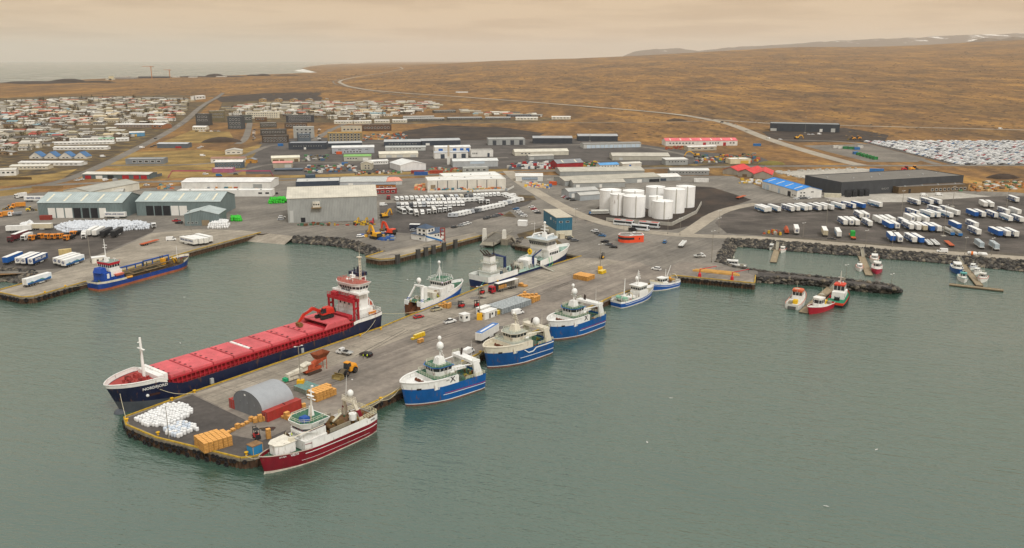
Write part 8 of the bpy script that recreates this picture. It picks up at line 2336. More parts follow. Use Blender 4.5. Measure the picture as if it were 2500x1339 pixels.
obj('blue_side',MB().hexa([a-n*1.03,b-n*1.03,b+n*1.03,a+n*1.03],[a-n*1.03+u,b-n*1.03+u,b+n*1.03+u,a+n*1.03+u]),mat('#2f6ea8',.5),t)
fr=MB();q=G(1081,594)
for dx in(-1.2,1.2):
 for dy in(-1.2,1.2):
  fr.box(q.x+dx-.15,q.x+dx+.15,q.y+dy-.15,q.y+dy+.15,0,8.5)
for z in(2,4.4,6.6,8.3):
 fr.box(q.x-1.3,q.x+1.3,q.y-1.3,q.y-1.0,z,z+.25).box(q.x-1.3,q.x+1.3,q.y+1.0,q.y+1.3,z,z+.25)
obj('red_frame',fr,mat('#8f3a2e',.6),t)
a=G(1358.3,580.3);rzb=heading((1358.3,580.3),(1392.6,578))-.06
t=thing('harbour_office','tall teal blue harbour building with cream base and flat beige roof','building',(a.x,a.y,.02),rzb)
obj('base_wall',MB().box(0,9.4,0,26,0,3.9),mat('#d2cdb9',.7,var=.15),t)
o=obj('upper_wall',MB().box(-.04,9.44,-.04,26.04,3.9,11.4),mat('#2f6880',.65,var=.1,kind='ribs'),t)
obj('roof',MB().hexa([(-.3,-.3,11.4),(9.7,-.3,11.4),(9.7,26.3,11.6),(-.3,26.3,11.6)],[(-.3,-.3,11.7),(9.7,-.3,11.7),(9.7,26.3,11.95),(-.3,26.3,11.95)]),mat('#bfb6a3',.7,var=.15),t)
for x in(2.6,6.6):
 obj('window',WIN_ME,None,t,(x,-.05,8.9),0,(2.0,1,1.0))
for y in(1.4,5.0):
 obj('window',WIN_ME,None,t,(-.05,y,8.6),-math.pi/2,(1.1,1,1.2))
obj('sign',MB().box(-.12,-.04,10,12,8.4,9.8),M_FRAME,t)
obj('door',MB().box(-.06,0,12.5,13.3,0,2.2),mat('#8a8272',.7),t)
container(1371,583,rzb+.1,3.0,'#c9bfa5','small cream container at the corner of the teal building')
a=G(1509,590);rzo=heading((1509,592),(1572,594))-.02
t=thing('orange_office','low bright orange office with curved front and dark ribbon window','building',(a.x,a.y,.02),rzo)
fp=[(0,0),(1.2,-2.2),(3.6,-3.4),(6.4,-3.2),(9.0,-1.8),(14.2,.8),(13.2,6.0),(6,5.0),(.8,4.0)]
obj('wall',MB().prism(fp,0,4.0),mat('#e2512f',.5,var=.06),t)
cx_,cy_=7,1.2
obj('roof',MB().prism([(cx_+(x-cx_)*.93,cy_+(y-cy_)*.9)for x,y in fp],4.0,4.05),mat('#4c4a44',.8),t)
ed=MB();ed.tube([(x,y,4.05)for x,y in fp+fp[:1]],.17,5);ed.tube([(6.2,-3.2,4.1),(8.6,.6,4.1),(6,5,4.1)],.15,5).tube([(.4,.5,4.1),(8.6,.6,4.1),(14,.9,4.1)],.15,5)
obj('roof_edge',ed,W_CLEAN,t)
rb=MB()
for(x0,y0),(x1,y1)in zip(fp[:4],fp[1:5]):
 dx,dy=x1-x0,y1-y0;L_=math.hypot(dx,dy);nx,ny=dy/L_*.05,-dx/L_*.05
 rb.add([(x0+nx,y0+ny,1.7),(x1+nx,y1+ny,1.7),(x1+nx,y1+ny,3.0),(x0+nx,y0+ny,3.0)],[(0,1,2,3)])
obj('ribbon_window',rb,GL,t)
obj('side_window',MB().box(11.6,12.1,-.6,-.3,1.7,2.6),GL,t)
def tank(label,cx,yf,rpx,ytop,steel=False):
 r=rpx/ppm(yf-4)
 p=G(cx,yf);p.y+=r*.9
 h=hm(yf-3,yf-ytop-2.5)
 t=thing('storage_tank',label,'tank',(p.x,p.y,.05))
 m=mat('#a9a89f',.35,.6,var=.15)if steel else mat('#efeeea',.5,var=.09,scale=.25,kind='rust' if rpx<20 else None)
 obj('shell',MB().lathe([(r,0),(r,h)],28).mesh('shell',smooth=False),m,t)
 obj('roof',MB().lathe([(r+.12,h),(r+.12,h+.15),(r*.5,h+r*.1),(.05,h+r*.15)],28),m,t)
 obj('roof_railing',MB().torus((0,0,h+1.0),r-.1,.05,'z',24,4),mat('#c9c7be',.5),t)if not steel else None
 obj('ladder',MB().box(-.3,.3,-r-.25,-r,0,h+.8),mat('#b9b6ab',.5),t)
 for k in range(1,4):
  obj('seam',MB().torus((0,0,h*k/4),r,.05,'z',24,4),m,t)
for i,a in enumerate(((1676,508,23,457),(1602,512,23,458),(1648.6,522,26,464),(1548,520,26,468),(1492,519,26,466),(1508.5,527,18,475),(1602,531,17,481),(1551,532,27,481),(1620.5,536,25,493))):
 tank('large white storage tank, '+('rear right','rear middle','behind the steel tanks','second row left','leftmost','narrow stained front left','narrow between two large ones','front middle','front right, lowest')[i],*a)
tank('slim steel tank before the white tanks, left',1637,519,7,477,True);tank('slim steel tank before the white tanks, right',1657,519,6.5,478,True)
w=pxs([(1480,540),(1640,552),(1700,522),(1712,500)])
t=thing('bund_wall','low concrete wall round the front of the white tanks','wall',w[0]);mb=MB()
for a,b in zip(w,w[1:]):
 d=b-a;n=Vector((-d.y,d.x,0)).normalized()*.25
 mb.hexa([a-w[0]-n,b-w[0]-n,b-w[0]+n,a-w[0]+n],[a-w[0]-n+Vector((0,0,2.2)),b-w[0]-n+Vector((0,0,2.2)),b-w[0]+n+Vector((0,0,2.2)),a-w[0]+n+Vector((0,0,2.2))])
obj('wall',mb,mat('#a9a59a',.8,var=.2),t)
a=G(704,545);rzf=heading((704,545),(922,537))
q=a+Vector((math.cos(rzf),math.sin(rzf),0))*17.5+Vector((math.sin(rzf),-math.cos(rzf),0))*2.0
t=thing('vent_house','white and timber vent housing on the front of the fishmeal plant','vent housing',(q.x,q.y,8.8),rzf)
obj('housing',MB().box(-2,2.4,0,2.0,.8,4.2),mat('#cfc9ba',.6),t);obj('platform',MB().box(-2.8,3.2,-.6,2.0,.3,.7),mat('#8a6f45',.8),t)
for x in(-1.2,.2,1.6):
 obj('fan',MB().cyl((x,-.06,2.6),(x,0,2.6),.5,None,10),M_BLK,t)
p=G(1095.5,402)
t=thing('factory_chimney','tall pale chimney before the white factory','chimney',(p.x,p.y,0))
obj('lower_shaft',MB().taper(-1.5,1.5,-1.5,1.5,0,8,.1,.1,.1),mat('#d6d3ca',.7),t);obj('upper_shaft',MB().taper(-1,1,-1,1,8,18.5,.1,.1,.1),mat('#b8ab98',.7),t)
def fence(label,pts,h,c,post=3.0):
 w=pxs(pts);o=w[0]
 t=thing('fence',label,'fence',o)
 pn=0
 pm=MB().box(-.06,.06,-.06,.06,0,h+.1).mesh('post');m=mat(c,.7,var=.15)
 for a,b in zip(w,w[1:]):
  d=b-a;L_=d.length;k=max(1,int(L_/6));rz=math.atan2(d.y,d.x)
  me=MB().box(.08,L_/k-.08,-.04,.04,.05,h).mesh('panel')
  for i in range(k):
   p=a.lerp(b,i/k)-o
   obj('panel',me,m,t,p,rz);obj('post',pm,m,t,p,rz)
 return t
fence('curved white low wall before the pale store',[(1044,471),(1150,469),(1240,466),(1255,458)],1.6,'#d6d4cc')
fence('pink fence round the petrol forecourt',[(410,436),(420,419),(660,419),(668,433)],.9,'#b5446e')
fence('brown hedge fence on the lawn at the left edge',[(-10,440),(78,439)],2.2,'#5a4a35')
fence('brown timber fence by the street at left',[(78,461),(155,459)],1.8,'#8a6f4a')
fence('dark screen beside the red door workshop',[(365,436),(396,430)],2.5,'#5f6468')
fence('long mesh fence along the marina road',[(1860,577),(2098,596),(2334,615),(2500,626)],1.2,'#77726a')
# ---- piles of stored goods
def goods(label,pts,n,cols,s=(.6,1.6),hmax=2.2):
 w=[v.to_2d()for v in pxs(pts)];mb=MB();got=0
 x0,x1,y0,y1=min(v.x for v in w),max(v.x for v in w),min(v.y for v in w),max(v.y for v in w)
 while got<n:
  p=Vector((random.uniform(x0,x1),random.uniform(y0,y1)))
  if not inside(p,w):
   continue
  got+=1
  a,b,h,k=random.uniform(*s),random.uniform(*s),random.uniform(.5,hmax),random.randrange(len(cols))
  if got%5==0:
   mb.cyl((p.x-a,p.y,.5),(p.x+a,p.y+b*.4,.5),.4,None,7,k)
  else:
   mb.taper(p.x-a,p.x+a,p.y-b,p.y+b,.05,h,.1,.05,.08,k)
 o=obj('stored_goods',mb.mesh('stored_goods',[mat(c,.7,var=.25)for c in cols]),None);o['kind']='stuff'
 return tag(o,label,'stored goods')
GC=['#c98a4f','#d9b98a','#b5532f','#8b8f92','#d8d4ca','#4f7a86','#b8a06a']
SCR=['#5a5650','#8a8478','#a3552f','#c9c6be','#44607a','#7a6a4a','#d0cec8','#3b3b3c','#4c7a52']
goods('crates and pallets stacked before the pale store',[(1044,470),(1060,462),(1235,462),(1240,466),(1150,469)],110,GC,(.8,1.9),2.8)
goods('orange pallets left of the pale store',[(1012,466),(1040,466),(1042,450),(1016,454)],40,['#c98a4f','#d9b98a','#d46a4a','#c9b48a'])
goods('crates and coloured tubs by the street corner workshop',[(1282,457),(1340,463),(1344,456),(1290,448)],60,['#d46a4a','#c9c6be','#d9b23a','#4f6f9a','#d9b98a'])
goods('crates on the roofless yard beside the white hall',[(470,464),(660,462),(660,459),(470,460)],70,GC)
goods('pallets beside the white hall left end',[(385,462),(425,464),(425,452),(392,452)],24,GC)
goods('scrap and vehicles in the yard right of the pink roof',[(745,424),(880,420),(865,404),(750,406)],90,SCR,(.6,2.2))
goods('scrap row below the broad white gable',[(860,428),(985,424),(980,418),(870,420)],50,SCR)
goods('parked machinery behind the cream workshop',[(740,395),(800,393),(800,380),(745,382)],40,SCR,(.6,2.0))
goods('materials beside the long grey warehouse',[(1045,422),(1125,420),(1120,412),(1050,414)],50,['#a3442f','#a3442f','#5f8a7a','#c9c6be','#b8a06a'])
goods('lorries and scrap beside the red barn',[(1240,413),(1355,414),(1345,398),(1255,400)],80,['#d8d6d0','#d8d6d0','#a3282a','#3b3b3c','#5a6a7a','#b8b4aa'],(.8,2.4),2.8)
goods('green and yellow machinery beside the red barn',[(1425,408),(1460,407),(1465,396),(1425,398)],40,['#2f6b3a','#c9a23a','#3b3b3c','#d8d6d0','#a3552f'])
goods('scrap in the eastern works yard',[(1690,400),(1860,396),(1840,378),(1700,384)],150,SCR+['#c9a02a','#b5532f'],(.6,2.2),2.6)
goods('containers and scrap before the pink roofed depot',[(1620,368),(1680,366),(1672,358),(1628,360)],30,['#a3552f','#7a6a4a','#8a3a34'])
goods('building materials beside the brown annex',[(2330,470),(2500,466),(2500,440),(2370,448)],110,['#c9a878','#8a6a48','#4c7a52','#c9c6be','#b5763f','#6b5a48'],(.5,2.0),1.6)
goods('rubble on the building site before the scaffold',[(880,345),(1000,344),(990,325),(890,330)],120,['#a3552f','#c9c6be','#5a5650','#b8724a','#4f7a86'],(.6,2.0),2.0)
goods('stacked boxes along the foundation slab edge',[(1890,419),(2100,411),(2110,413),(1895,422)],40,['#b9b5ab','#a9a59b'],(.8,1.3),1.4)
goods('row of boxes on the left foundation edge',[(1892,424),(1900,422),(1990,440),(1982,442)],26,['#b9b5ab','#9d998f'],(.8,1.2),1.4)
goods('net tubs and gear before the white roofed store sheds',[(1800,448),(1860,452),(1858,440),(1810,440)],40,['#d8d6d0','#c9a23a','#d8d6d0','#b8a06a'])
goods('parts and drums in front of the fishmeal plant',[(725,552),(915,552),(915,548),(725,548)],46,['#b9932a','#6b4a32','#8a8478','#3f6a52','#a3442f'],(.4,1.1),1.8)
goods('blue steel and machine parts beside the yellow crane',[(870,578),(960,590),(962,572),(900,566)],50,['#2f5a9a','#d9a22a','#5a5650','#2f5a9a','#8a8f92'],(.5,1.6),1.4)
goods('white plastic debris strewn on the left gravel yard',[(180,610),(330,580),(360,570),(250,575),(170,595)],60,['#c9c9c4','#b5b5af'],(.15,.5),.3)if False else None
excavator(G(917,583,.05),2.4,'#dba22a','yellow crane with raised boom beside the rock slope',1.0,scale=1.45,lift=1.5,fold=True)
excavator(G(952,574,.05),2.6,'#d8492a','orange red excavator with raised boom beside the yellow crane',1.0,scale=1.45,lift=1.5,fold=True)
excavator(G(940,532,.05),.6,'#dba22a','yellow excavator at the right end of the fishmeal plant',1.0,scale=1.1,fold=True)
excavator(G(870,549,.05),1.2,'#c9a22a','yellow digger parked before the fishmeal plant, left',1.0,scale=.8,fold=True)
excavator(G(889,549,.05),1.0,'#c9a22a','yellow digger parked before the fishmeal plant, right',1.0,scale=.8,fold=True)
excavator(G(908,549,.05),1.4,'#b3283a','red digger parked before the fishmeal plant',1.0,scale=.75,fold=True)
excavator(G(1700,384,.05),3.0,'#dba22a','yellow excavator in the eastern scrap yard',1.0,scale=1.4)
excavator(G(1945,340,.05),.4,'#dba22a','yellow excavator before the eastern dark warehouse',1.0,scale=1.2)
wheel_loader(2080,342,3.0,'yellow loader left of two on the eastern plot',1.2);wheel_loader(2094,341,3.0,'yellow loader right of two on the eastern plot',1.2);wheel_loader(2232,420,.2,'yellow dump truck beside the eastern meadow',1.5);wheel_loader(2212,419,.2,'red dump truck beside the eastern meadow',1.3,'#b3282a')
for x,y,h,L_,c,lab in((113,537,.05,7,'#8a3a32','rust red container before the left grey shed'),(1350,452,-.5,6,'#cf5a2c','orange container by the street corner'),(1020,424,.05,12,'#8a3a32','rust red container below the broad white gable'),(1028,428,.05,12,'#2f5a9a','blue container below the broad white gable'),(1065,424,.05,12,'#a3442f','rust container beside the grey flat office'),(2032,482,-.2,12,'#c9c3ae','cream container before the dark warehouse'),(2140,420,-.3,12,'#2f6ea8','blue container on the foundation slab'),(828,377,.1,6,'#cf5a2c','orange container in the works area'),(842,404,.1,6,'#2f6ea8','blue container in the works area'),(1712,445,-.1,12,'#dcdad4','white container by the processing halls'),(1848,357,0,9,'#2f6ea8','blue container beside the highway'),(685,357,.1,6,'#2f6ea8','small blue container beside the dark hall'),(160,622,.5,6,'#c9b27a','yellow framed cream container on the gravel by the mural trailers')):
 container(x,y,h,L_,c,lab)
for i,(x,y)in enumerate(((2040,362),(2052,363),(2064,364),(2078,365),(2092,366),(2100,362))):
 container(x,y,0,6,['#d8d4ca','#d8d4ca','#2f7a4a','#2f7a4a','#2f6ea8','#c9c6be'][i],'%s container of the recycling yard back row'%ORD[i])
for i in range(7):
 container(2088+i*8,377+i*2.2,.5,6,'#2f6ea8' if i==0 else '#1f7a3c','%s skip in the slanting green row of the recycling yard'%ORD[i])
def flat_trailer(px,py,hd,label,load):
 p=G(px,py)+Vector((math.cos(hd),math.sin(hd),0))*6.5
 t=thing('flat_trailer',label,'trailer',(p.x,p.y,.05),hd)
 obj('bed',MB().box(-6.5,6.5,-1.25,1.25,1.0,1.3),mat('#b5562f' if load in('green','pipes','empty')else '#c9c9c4',.7),t)
 for x in(-5.2,-3.9,-2.6):
  for y in(1.05,-1.05):
   obj('wheel',WH_TRK,None,t,(x,y,0))
 if load=='green':
  for k in range(3):
   obj('green_box',MB().taper(-2.2,1.8,-1.2,1.2,1.3+k,2.2+k,.1,.1,.05),mat('#1f9a3a',.6),t)
 elif load=='pipes':
  for r_ in range(3):
   for k in range(4-r_):
    obj('pipe',MB().cyl((-6,-.95+k*.6+r_*.3,1.6+r_*.52),(6,-.95+k*.6+r_*.3,1.6+r_*.52),.29,None,8),mat('#c0552b',.6),t)
 elif load=='tank':
  obj('tank_barrel',MB().cyl((-5.8,0,2.4),(5.8,0,2.4),1.1,None,14),mat('#b9b7ae',.4,.4),t)
  obj('blue_cabinet',MB().box(-6.9,-5.9,-1.1,1.1,.7,2.0),mat('#2f6ea8',.5),t)
 elif load=='frame':
  for y in(-.9,.9):
   obj('frame_beam',MB().box(-6.4,6.4,y-.25,y+.25,1.3,1.75),mat('#dcdbd6',.5),t)
  for x in(-5.5,-1.5,2.5,6.0):
   obj('cross_beam',MB().box(x-.2,x+.2,-.65,.65,1.3,1.6),mat('#dcdbd6',.5),t)
 elif load=='glass':
  for k in range(2):
   obj('glass_pack',MB().box(-6.0+k*6.2,-.2+k*6.2,-1.1,1.1,1.3,3.6),mat('#a9b5ba',.3),t)
 return t
flat_trailer(1921,573,A_LONE,'flat trailer loaded with rust orange pipes','pipes');flat_trailer(2084,587,A_LONE,'flat trailer loaded with bright green boxes','green')
flat_trailer(2272,603,A_BOT,'long white frame trailer, left of two','frame');flat_trailer(2289,603,A_BOT,'long white frame trailer, right of two','frame');flat_trailer(2324,605,A_BOT,'short empty orange flat trailer','empty')
flat_trailer(2325,577,A_RT,'tank trailer, left of two in the yard','tank');flat_trailer(2344,579,A_RT,'tank trailer, right of two in the yard','tank');flat_trailer(2397,610,A_LONE,'flat trailer with two grey glass packs, left','glass');flat_trailer(2434,614,A_LONE,'flat trailer with two grey glass packs, right','glass')
flat_trailer(1800,487,.9,'empty red low loader by the tank yard','empty');flat_trailer(1661,606,heading((1661,606),(1670,596)),'narrow flat trailer alone on the pier approach','frame');flat_trailer(345,602,heading((345,602),(380,592)),'low flat trailer with wooden bed on the left quay','empty');flat_trailer(1440,525,.1,'tank trailer beside the front left white tank','tank')
goods('machinery parts on a low rack left of the pipe trailer',[(1862,572),(1908,575),(1908,569),(1864,566)],22,['#c9a02a','#b5532f','#8a8478','#b8b4a8'],(.3,.8),2.4)
for i,(x,y)in enumerate(((2372,627),(2397,629))):
 p=G(x,y);t=thing('gas_tank','white horizontal gas tank by the marina road, '+('left','right')[i],'tank',(p.x,p.y,.05),R(PB))
 obj('barrel',MB().cyl((-1.4,0,1.7),(1.4,0,1.7),1.05,None,14).ball((-1.4,0,1.7),1.03,12,8).ball((1.4,0,1.7),1.03,12,8).mesh('barrel',smooth=True),mat('#e2e0da',.4),t)
 for xx in(-1.1,1.1):
  obj('saddle',MB().box(xx-.15,xx+.15,-.8,.8,0,.9),mat('#b5b2a8',.7),t)
 if i==0:
  obj('orange_mark',MB().cyl((-.5,0,1.7),(.5,0,1.7),1.07,None,14),mat('#e0762a',.5),t)
HK={}
def house_kit(W,D,h,rise,kind):
 k=(W,D,h,rise,kind)
 if k not in HK:
  wins=MB()
  n=max(2,int(W/3.6))
  for i in range(n):
   x=W*(i+.5)/n
   wins.box(x-.65,x+.65,-.05,.02,1.0,2.2)
  m0=wins.mesh('windows')
  HK[k]=[K('wall',wall_mb(kind,W,D,h,rise),mat('#cfc8b6',.7)),K('roof',roof_mb(kind,W,D,h,rise,.5),mat('#d0cdc4',.6)),K('windows',m0,GL)]
  if W>13:
   HK[k].append(K('garage_door',MB().box(W-3.6,W-.8,-.07,-.055,.05,2.4),mat('#d6d4cc',.6)))
  if rise>1.5:
   HK[k].append(K('chimney',MB().box(W*.3,W*.3+.8,D*.5-.4,D*.5+.4,h+rise*.7,h+rise+.9),mat('#a39a8c',.8)))
 return HK[k]
ROOFS=[('#c9c4b8','white')]*7+[('#b0aba0','pale grey')]*6+[('#8e8a82','grey')]*3+[('#5b5650','dark')]*3+[('#b5694d','rust red')]*2+[('#a8473a','red')]+[('#7fa0a8','pale blue')]*1+[('#c9b795','sand')]*2
WALLS=['#d8d2c3','#cfc6b2','#d9d7d0','#b5a88f','#8a7358','#6b5d50','#c9c2b2']
TREE_ME=[]
def tree_meshes():
 out=[]
 for k in range(4):
  tr=MB().cyl((0,0,0),(.05,.05,1.6),.16,.09,6)
  cr=MB()
  conifer=k==3
  for a in range(5):
   t=a*1.26+k
   e=(math.cos(t)*.9,math.sin(t)*.9,2.6+.25*a)
   tr.cyl((.03,.03,1.0+.2*a),e,.07,.03,4)
  for i in range(150):
   if conifer:
    z=random.uniform(.4,6.0);rr=(6.3-z)*.27*random.uniform(.5,1)
   else:
    z=random.uniform(1.0,4.2);rr=1.9*math.sqrt(max(.05,1-((z-2.6)/1.8)**2))*random.uniform(.35,1.08)
   t=random.uniform(0,6.283)
   c=Vector((rr*math.cos(t),rr*math.sin(t),z));s=random.uniform(.16,.36)
   a,b=Vector((random.uniform(-1,1),random.uniform(-1,1),random.uniform(-1,1))).normalized()*s,Vector((random.uniform(-1,1),random.uniform(-1,1),random.uniform(-1,1))).normalized()*s
   cr.add([c-a,c+b,c+a,c-b],[(0,1,2,3)])
  out.append((tr.mesh('trunk'),cr.mesh('crown')))
 return out
TREES=tree_meshes()
M_BARK=mat('#4a3a2c',.9)
M_LEAF=[mat('#4f4230',.9,var=.4,scale=1.0),mat('#5d4a33',.9,var=.4,scale=1.0),mat('#4a452c',.9,var=.4,scale=1.0),mat('#26301f',.9,var=.4,scale=1.0)]
T_COUNT=[0]
def tree(p,k,s,where):
 T_COUNT[0]+=1
 if T_COUNT[0]>292:
  return
 put('tree',[K('trunk',TREES[k][0],M_BARK),K('crown',TREES[k][1],M_LEAF[k])],('dark conifer ' if k==3 else 'bare brown garden tree ')+where,'tree',(p.x,p.y,.03),random.uniform(0,6),'trees '+where,None,(s,s,s*random.uniform(.85,1.15)))
def region_houses(poly,origin,ang,n_rows,n_cols,dx,dy,where,limit,skip=.2,tree_p=.42):
 w=[v.to_2d()for v in pxs(poly)]
 o=G(*origin)
 a,b=Vector((math.cos(ang),math.sin(ang),0)),Vector((-math.sin(ang),math.cos(ang),0))
 done=0
 cand=[]
 for r in range(-n_rows,n_rows):
  for c in range(-n_cols,n_cols):
   p=o+a*(c*dx+(r%2)*dx*.3+random.uniform(-2,2))+b*(r*dy+(0 if r%2 else dy*.18)+random.uniform(-1.5,1.5))
   if inside(p,w):
    cand.append(p)
 cand.sort(key=lambda p:p.y)
 far=MB()
 for p in cand:
  if done>=limit:
   if random.random()>skip+.16:
    W,D=random.choice((14,16,18,22)),10
    o_=len(far.v);q=MB();a0=wall_mb('gx',W,D,2.8,1.1);b0=roof_mb('gx',W,D,2.8,1.1,.5)
    q.add(a0.v,a0.f,4);q.add(b0.v,b0.f,random.choice((0,0,1,1,2,2,3,4)))
    far.v+=[(x+p.x-W/2,y+p.y,z+.03)for x,y,z in q.v];far.f+=[tuple(i+o_ for i in f)for f in q.f];far.m+=q.m
   elif random.random()<.75:
    tree(p,random.choice((0,1,3)),random.uniform(1.2,2.2),where)
   continue
  if random.random()<skip:
   if random.random()<.8:
    tree(p,random.choice((0,1,2,3)),random.uniform(1.0,2.0),where)
   continue
  W,D=random.choice((12,14,16,18,22)),random.choice((8,9,10))
  kind,h,rise=random.choice((('gx',2.8,.9),('gx',2.7,1.4),('gx',3.0,1.2),('gy',2.8,1.6),('gx',5.2,1.4),('s',2.8,.5)))
  rc,rn=random.choice(ROOFS)
  put('house',house_kit(W,D,h,rise,kind),'%s roofed house %s'%(rn,where),'house',(p.x-W/2,p.y,.03),ang+random.choice((0,0,0,math.pi/2))+random.uniform(-.05,.05),'houses '+where,{'wall':mat(random.choice(WALLS),.75,var=.15),'roof':mat(rc,.6,var=.15)})
  done+=1
  if random.random()<tree_p:
   q=p+Vector((random.uniform(-10,14),random.uniform(-12,-6),0))
   tree(q,random.choice((0,1,2,3,0)),random.uniform(.8,1.7),where)
 if far.v:
  o_=obj('far_houses',far.mesh('far_houses',[mat(c,.65,var=.15)for c in('#c2bdb1','#9f998e','#5f584f','#9a553f','#b3a98f')]),None)
  o_['kind']='stuff';tag(o_,'mass of small far roofs '+where,'houses')
 return done
TA=.12
n1=region_houses([(-60,330),(-60,254),(60,246),(300,240),(478,246),(462,262),(440,285),(410,305),(260,304),(150,316)],(200,285),TA,60,60,26,28,'in the dense town left of the town road',150)
n2=region_houses([(-40,395),(-40,322),(150,322),(270,318),(330,340),(300,345),(120,345),(110,358),(40,380)],(100,345),TA,20,20,22,24,'in the lower left of the town',40)
n3=region_houses([(550,262),(700,250),(1050,250),(1080,262),(1000,284),(830,296),(690,284),(560,284)],(800,275),TA+.1,40,40,24,28,'in the suburb right of the town road',80)
n4=region_houses([(80,252),(90,244),(230,240),(330,243),(300,248)],(180,246),TA,10,20,26,34,'on the far edge of the town',16)
n5=region_houses([(1110,276),(1140,270),(1340,284),(1330,288),(1180,284)],(1200,280),TA,10,20,22,26,'on the heath edge of the suburb',10)
print('houses',n1,n2,n3,n4,n5)
for i,(x,y)in enumerate(((640,249),(679,249),(716,249),(754,249),(793,249))):
 B('sand coloured gable house, %s of five along the heath edge'%ORD[i],x-8,y,x+8,y,6,12,'gy',2.2,'#a8895c','#9a9184',[W_row(2)],'house','house')
for poly,n,ks,where in(([(0,322),(230,316),(260,326),(0,336)],22,(0,1,2,3),'in the belt between the two parts of town'),([(240,372),(290,362),(300,345),(280,345)],10,(0,1,3),'beside the town road bend'),([(590,284),(760,300),(760,288),(640,284)],12,(0,1),'among the apartment blocks'),([(690,428),(890,424),(880,432),(700,436)],12,(0,1),'on the verge below the scrap yard'),([(200,300),(440,300),(430,308),(200,310)],12,(3,0,3),'behind the school')):
 w=[v.to_2d()for v in pxs(poly)];got=0
 x0,x1,y0,y1=min(v.x for v in w),max(v.x for v in w),min(v.y for v in w),max(v.y for v in w)
 while got<n:
  p=Vector((random.uniform(x0,x1),random.uniform(y0,y1)))
  if inside(p,w):
   got+=1;tree(p,random.choice(ks),random.uniform(.9,2.0)if 'verge' not in where else random.uniform(.5,.9),where)
for i,(x,y)in enumerate([(620+random.uniform(-3,3),318+k*4.2)for k in range(7)]+[(780+random.uniform(-4,2),318+k*4.4)for k in range(8)]+[(480+k*9,322)for k in range(7)]):
 p=G(x,y);c=random.choice(['white','silver','grey','black','white','dark grey'])
 cm=mat(CAR_C[c],.28,.1,var=.05,spec=.5)
 put('car',SMALLCAR,'%s car parked at the apartments, %s'%(c,ORD[i%8]+(' along the left street' if i<7 else ' along the right street' if i<15 else ' by the white hall')),'car',(p.x,p.y,.08),random.choice((.2,1.6))if i<15 else.3,'cars at the apartments',{'body':cm,'roof':cm})
B('low white hall beside the parked cars by the town road',470,318,503,318,7,14,'gx',1.2,'#d6cfba','#e0ddd6',[W_row(5)])
def mound(label,px,py,w,h,c='#3d3530',d=None):
 p=G(px,py);mb=MB();n=20
 pr=[(w/2,0),(w*.42,h*.45),(w*.3,h*.8),(w*.12,h),(.1,h*1.02)]
 vs=[]
 for r,z in pr:
  for i in range(n):
   t=2*math.pi*i/n;q=r*(1+.22*math.sin(3*t+w)+random.uniform(-.08,.08))
   vs.append((q*math.cos(t),q*(d or.5)*math.sin(t),z*random.uniform(.88,1.08)))
 mb.add(vs,[(k*n+i,k*n+(i+1)%n,(k+1)*n+(i+1)%n,(k+1)*n+i)for k in range(4)for i in range(n)])
 o=obj('gravel_mound',mb.mesh('gravel_mound',smooth=True),mat(c,.95,var=.3,scale=.05),None,(p.x,p.y,TZ(p.x,p.y)-.2))
 tag(o,label,'mound')
for i,(x,y,w,h)in enumerate(((90,204,320,14),(172,202,180,24),(240,202,160,12),(525,187,110,24),(618,186,90,14),(642,186,100,20),(700,185,160,10),(470,189,260,10),(560,188,200,9))):
 mound('dark gravel mound on the shore, '+('long low at far left','peaked left of the plant','low left of the plant','peaked right of the cranes','small left of a peak','peaked middle','low rightmost','low beside the right crane','low between the peaks')[i],x,y,w,h*.65)
mound('dark earth mound beside the gravel lot',540,347,46,6,'#4a3f36');mound('grassy mound in the eastern meadow',1882,402,26,3.5,'#7a6f3a');mound('small soil mound on the eastern plot',2448,436,26,4,'#4d4036');mound('dark mound beside the ring road',1650,296,34,4,'#4a3f34')
for i,(x,yb,yt)in enumerate(((371,192,164),(415,190,172))):
 p=G(x,yb);h=hm(yb,yb-yt)
 t=thing('tower_crane','orange tower crane by the shore, '+('left and taller','right')[i],'tower crane',(p.x,p.y,TZ(p.x,p.y)))
 m=mat('#b5703a',.6)
 obj('tower',MB().box(-1.5,1.5,-1.5,1.5,0,h),m,t);obj('jib',MB().box(-h*.75,h*.25,-.9,.9,h,h+2),m,t);obj('cab',MB().box(-2.5,2.5,-2,2,h-4,h),m,t);obj('counterweight',MB().box(h*.18,h*.25,-2,2,h-3,h),M_CHAS,t)
for i,(x0,x1,y,wp,c,rc)in enumerate(((258,275,196,3,'#c9c2ae','#d6d2c6'),(266,272,196,9,'#d2c6a0','#d2c6a0'),(282,330,193,3,'#8d8a86','#a9a6a0'),(338,410,191.5,4,'#4a4b50','#77777a'),(290,312,190.5,4,'#b8b4aa','#d8d4ca'),(420,435,190,2.5,'#b8b4aa','#d8d4ca'),(460,478,190,2,'#c9c6be','#d8d4ca'),(528,552,188.5,1.6,'#c9c6be','#d8d4ca'))):
 B('%s plant building on the far shore, %s'%(('cream','tall cream','grey','long dark','pale','small pale','low pale','long low pale')[i],ORD[i]+' from the left'),x0,y,x1,y,wp,30,'f',0,c,rc)
mb=MB();w=[]
for k in range(13):
 w.append((718+k*5,172.5-3.5*math.sin(k/12*3.1)+random.uniform(-.8,.8)))
lo=[(782,178.8),(750,177.4),(725,174.8)]
p_=pxs(w+lo,WZ+.15)
o=obj('surf',MB().add(p_,[tuple(range(len(p_)))]),mat('#d6d3c8',.7,var=.25,scale=.01,kind='flat'));o['kind']='stuff';tag(o,'white surf breaking at the point on the far shore','surf')
p_=pxs([(845,154.6),(870,153.6),(900,153.9),(925,154.6),(880,155.4)],WZ+.3)
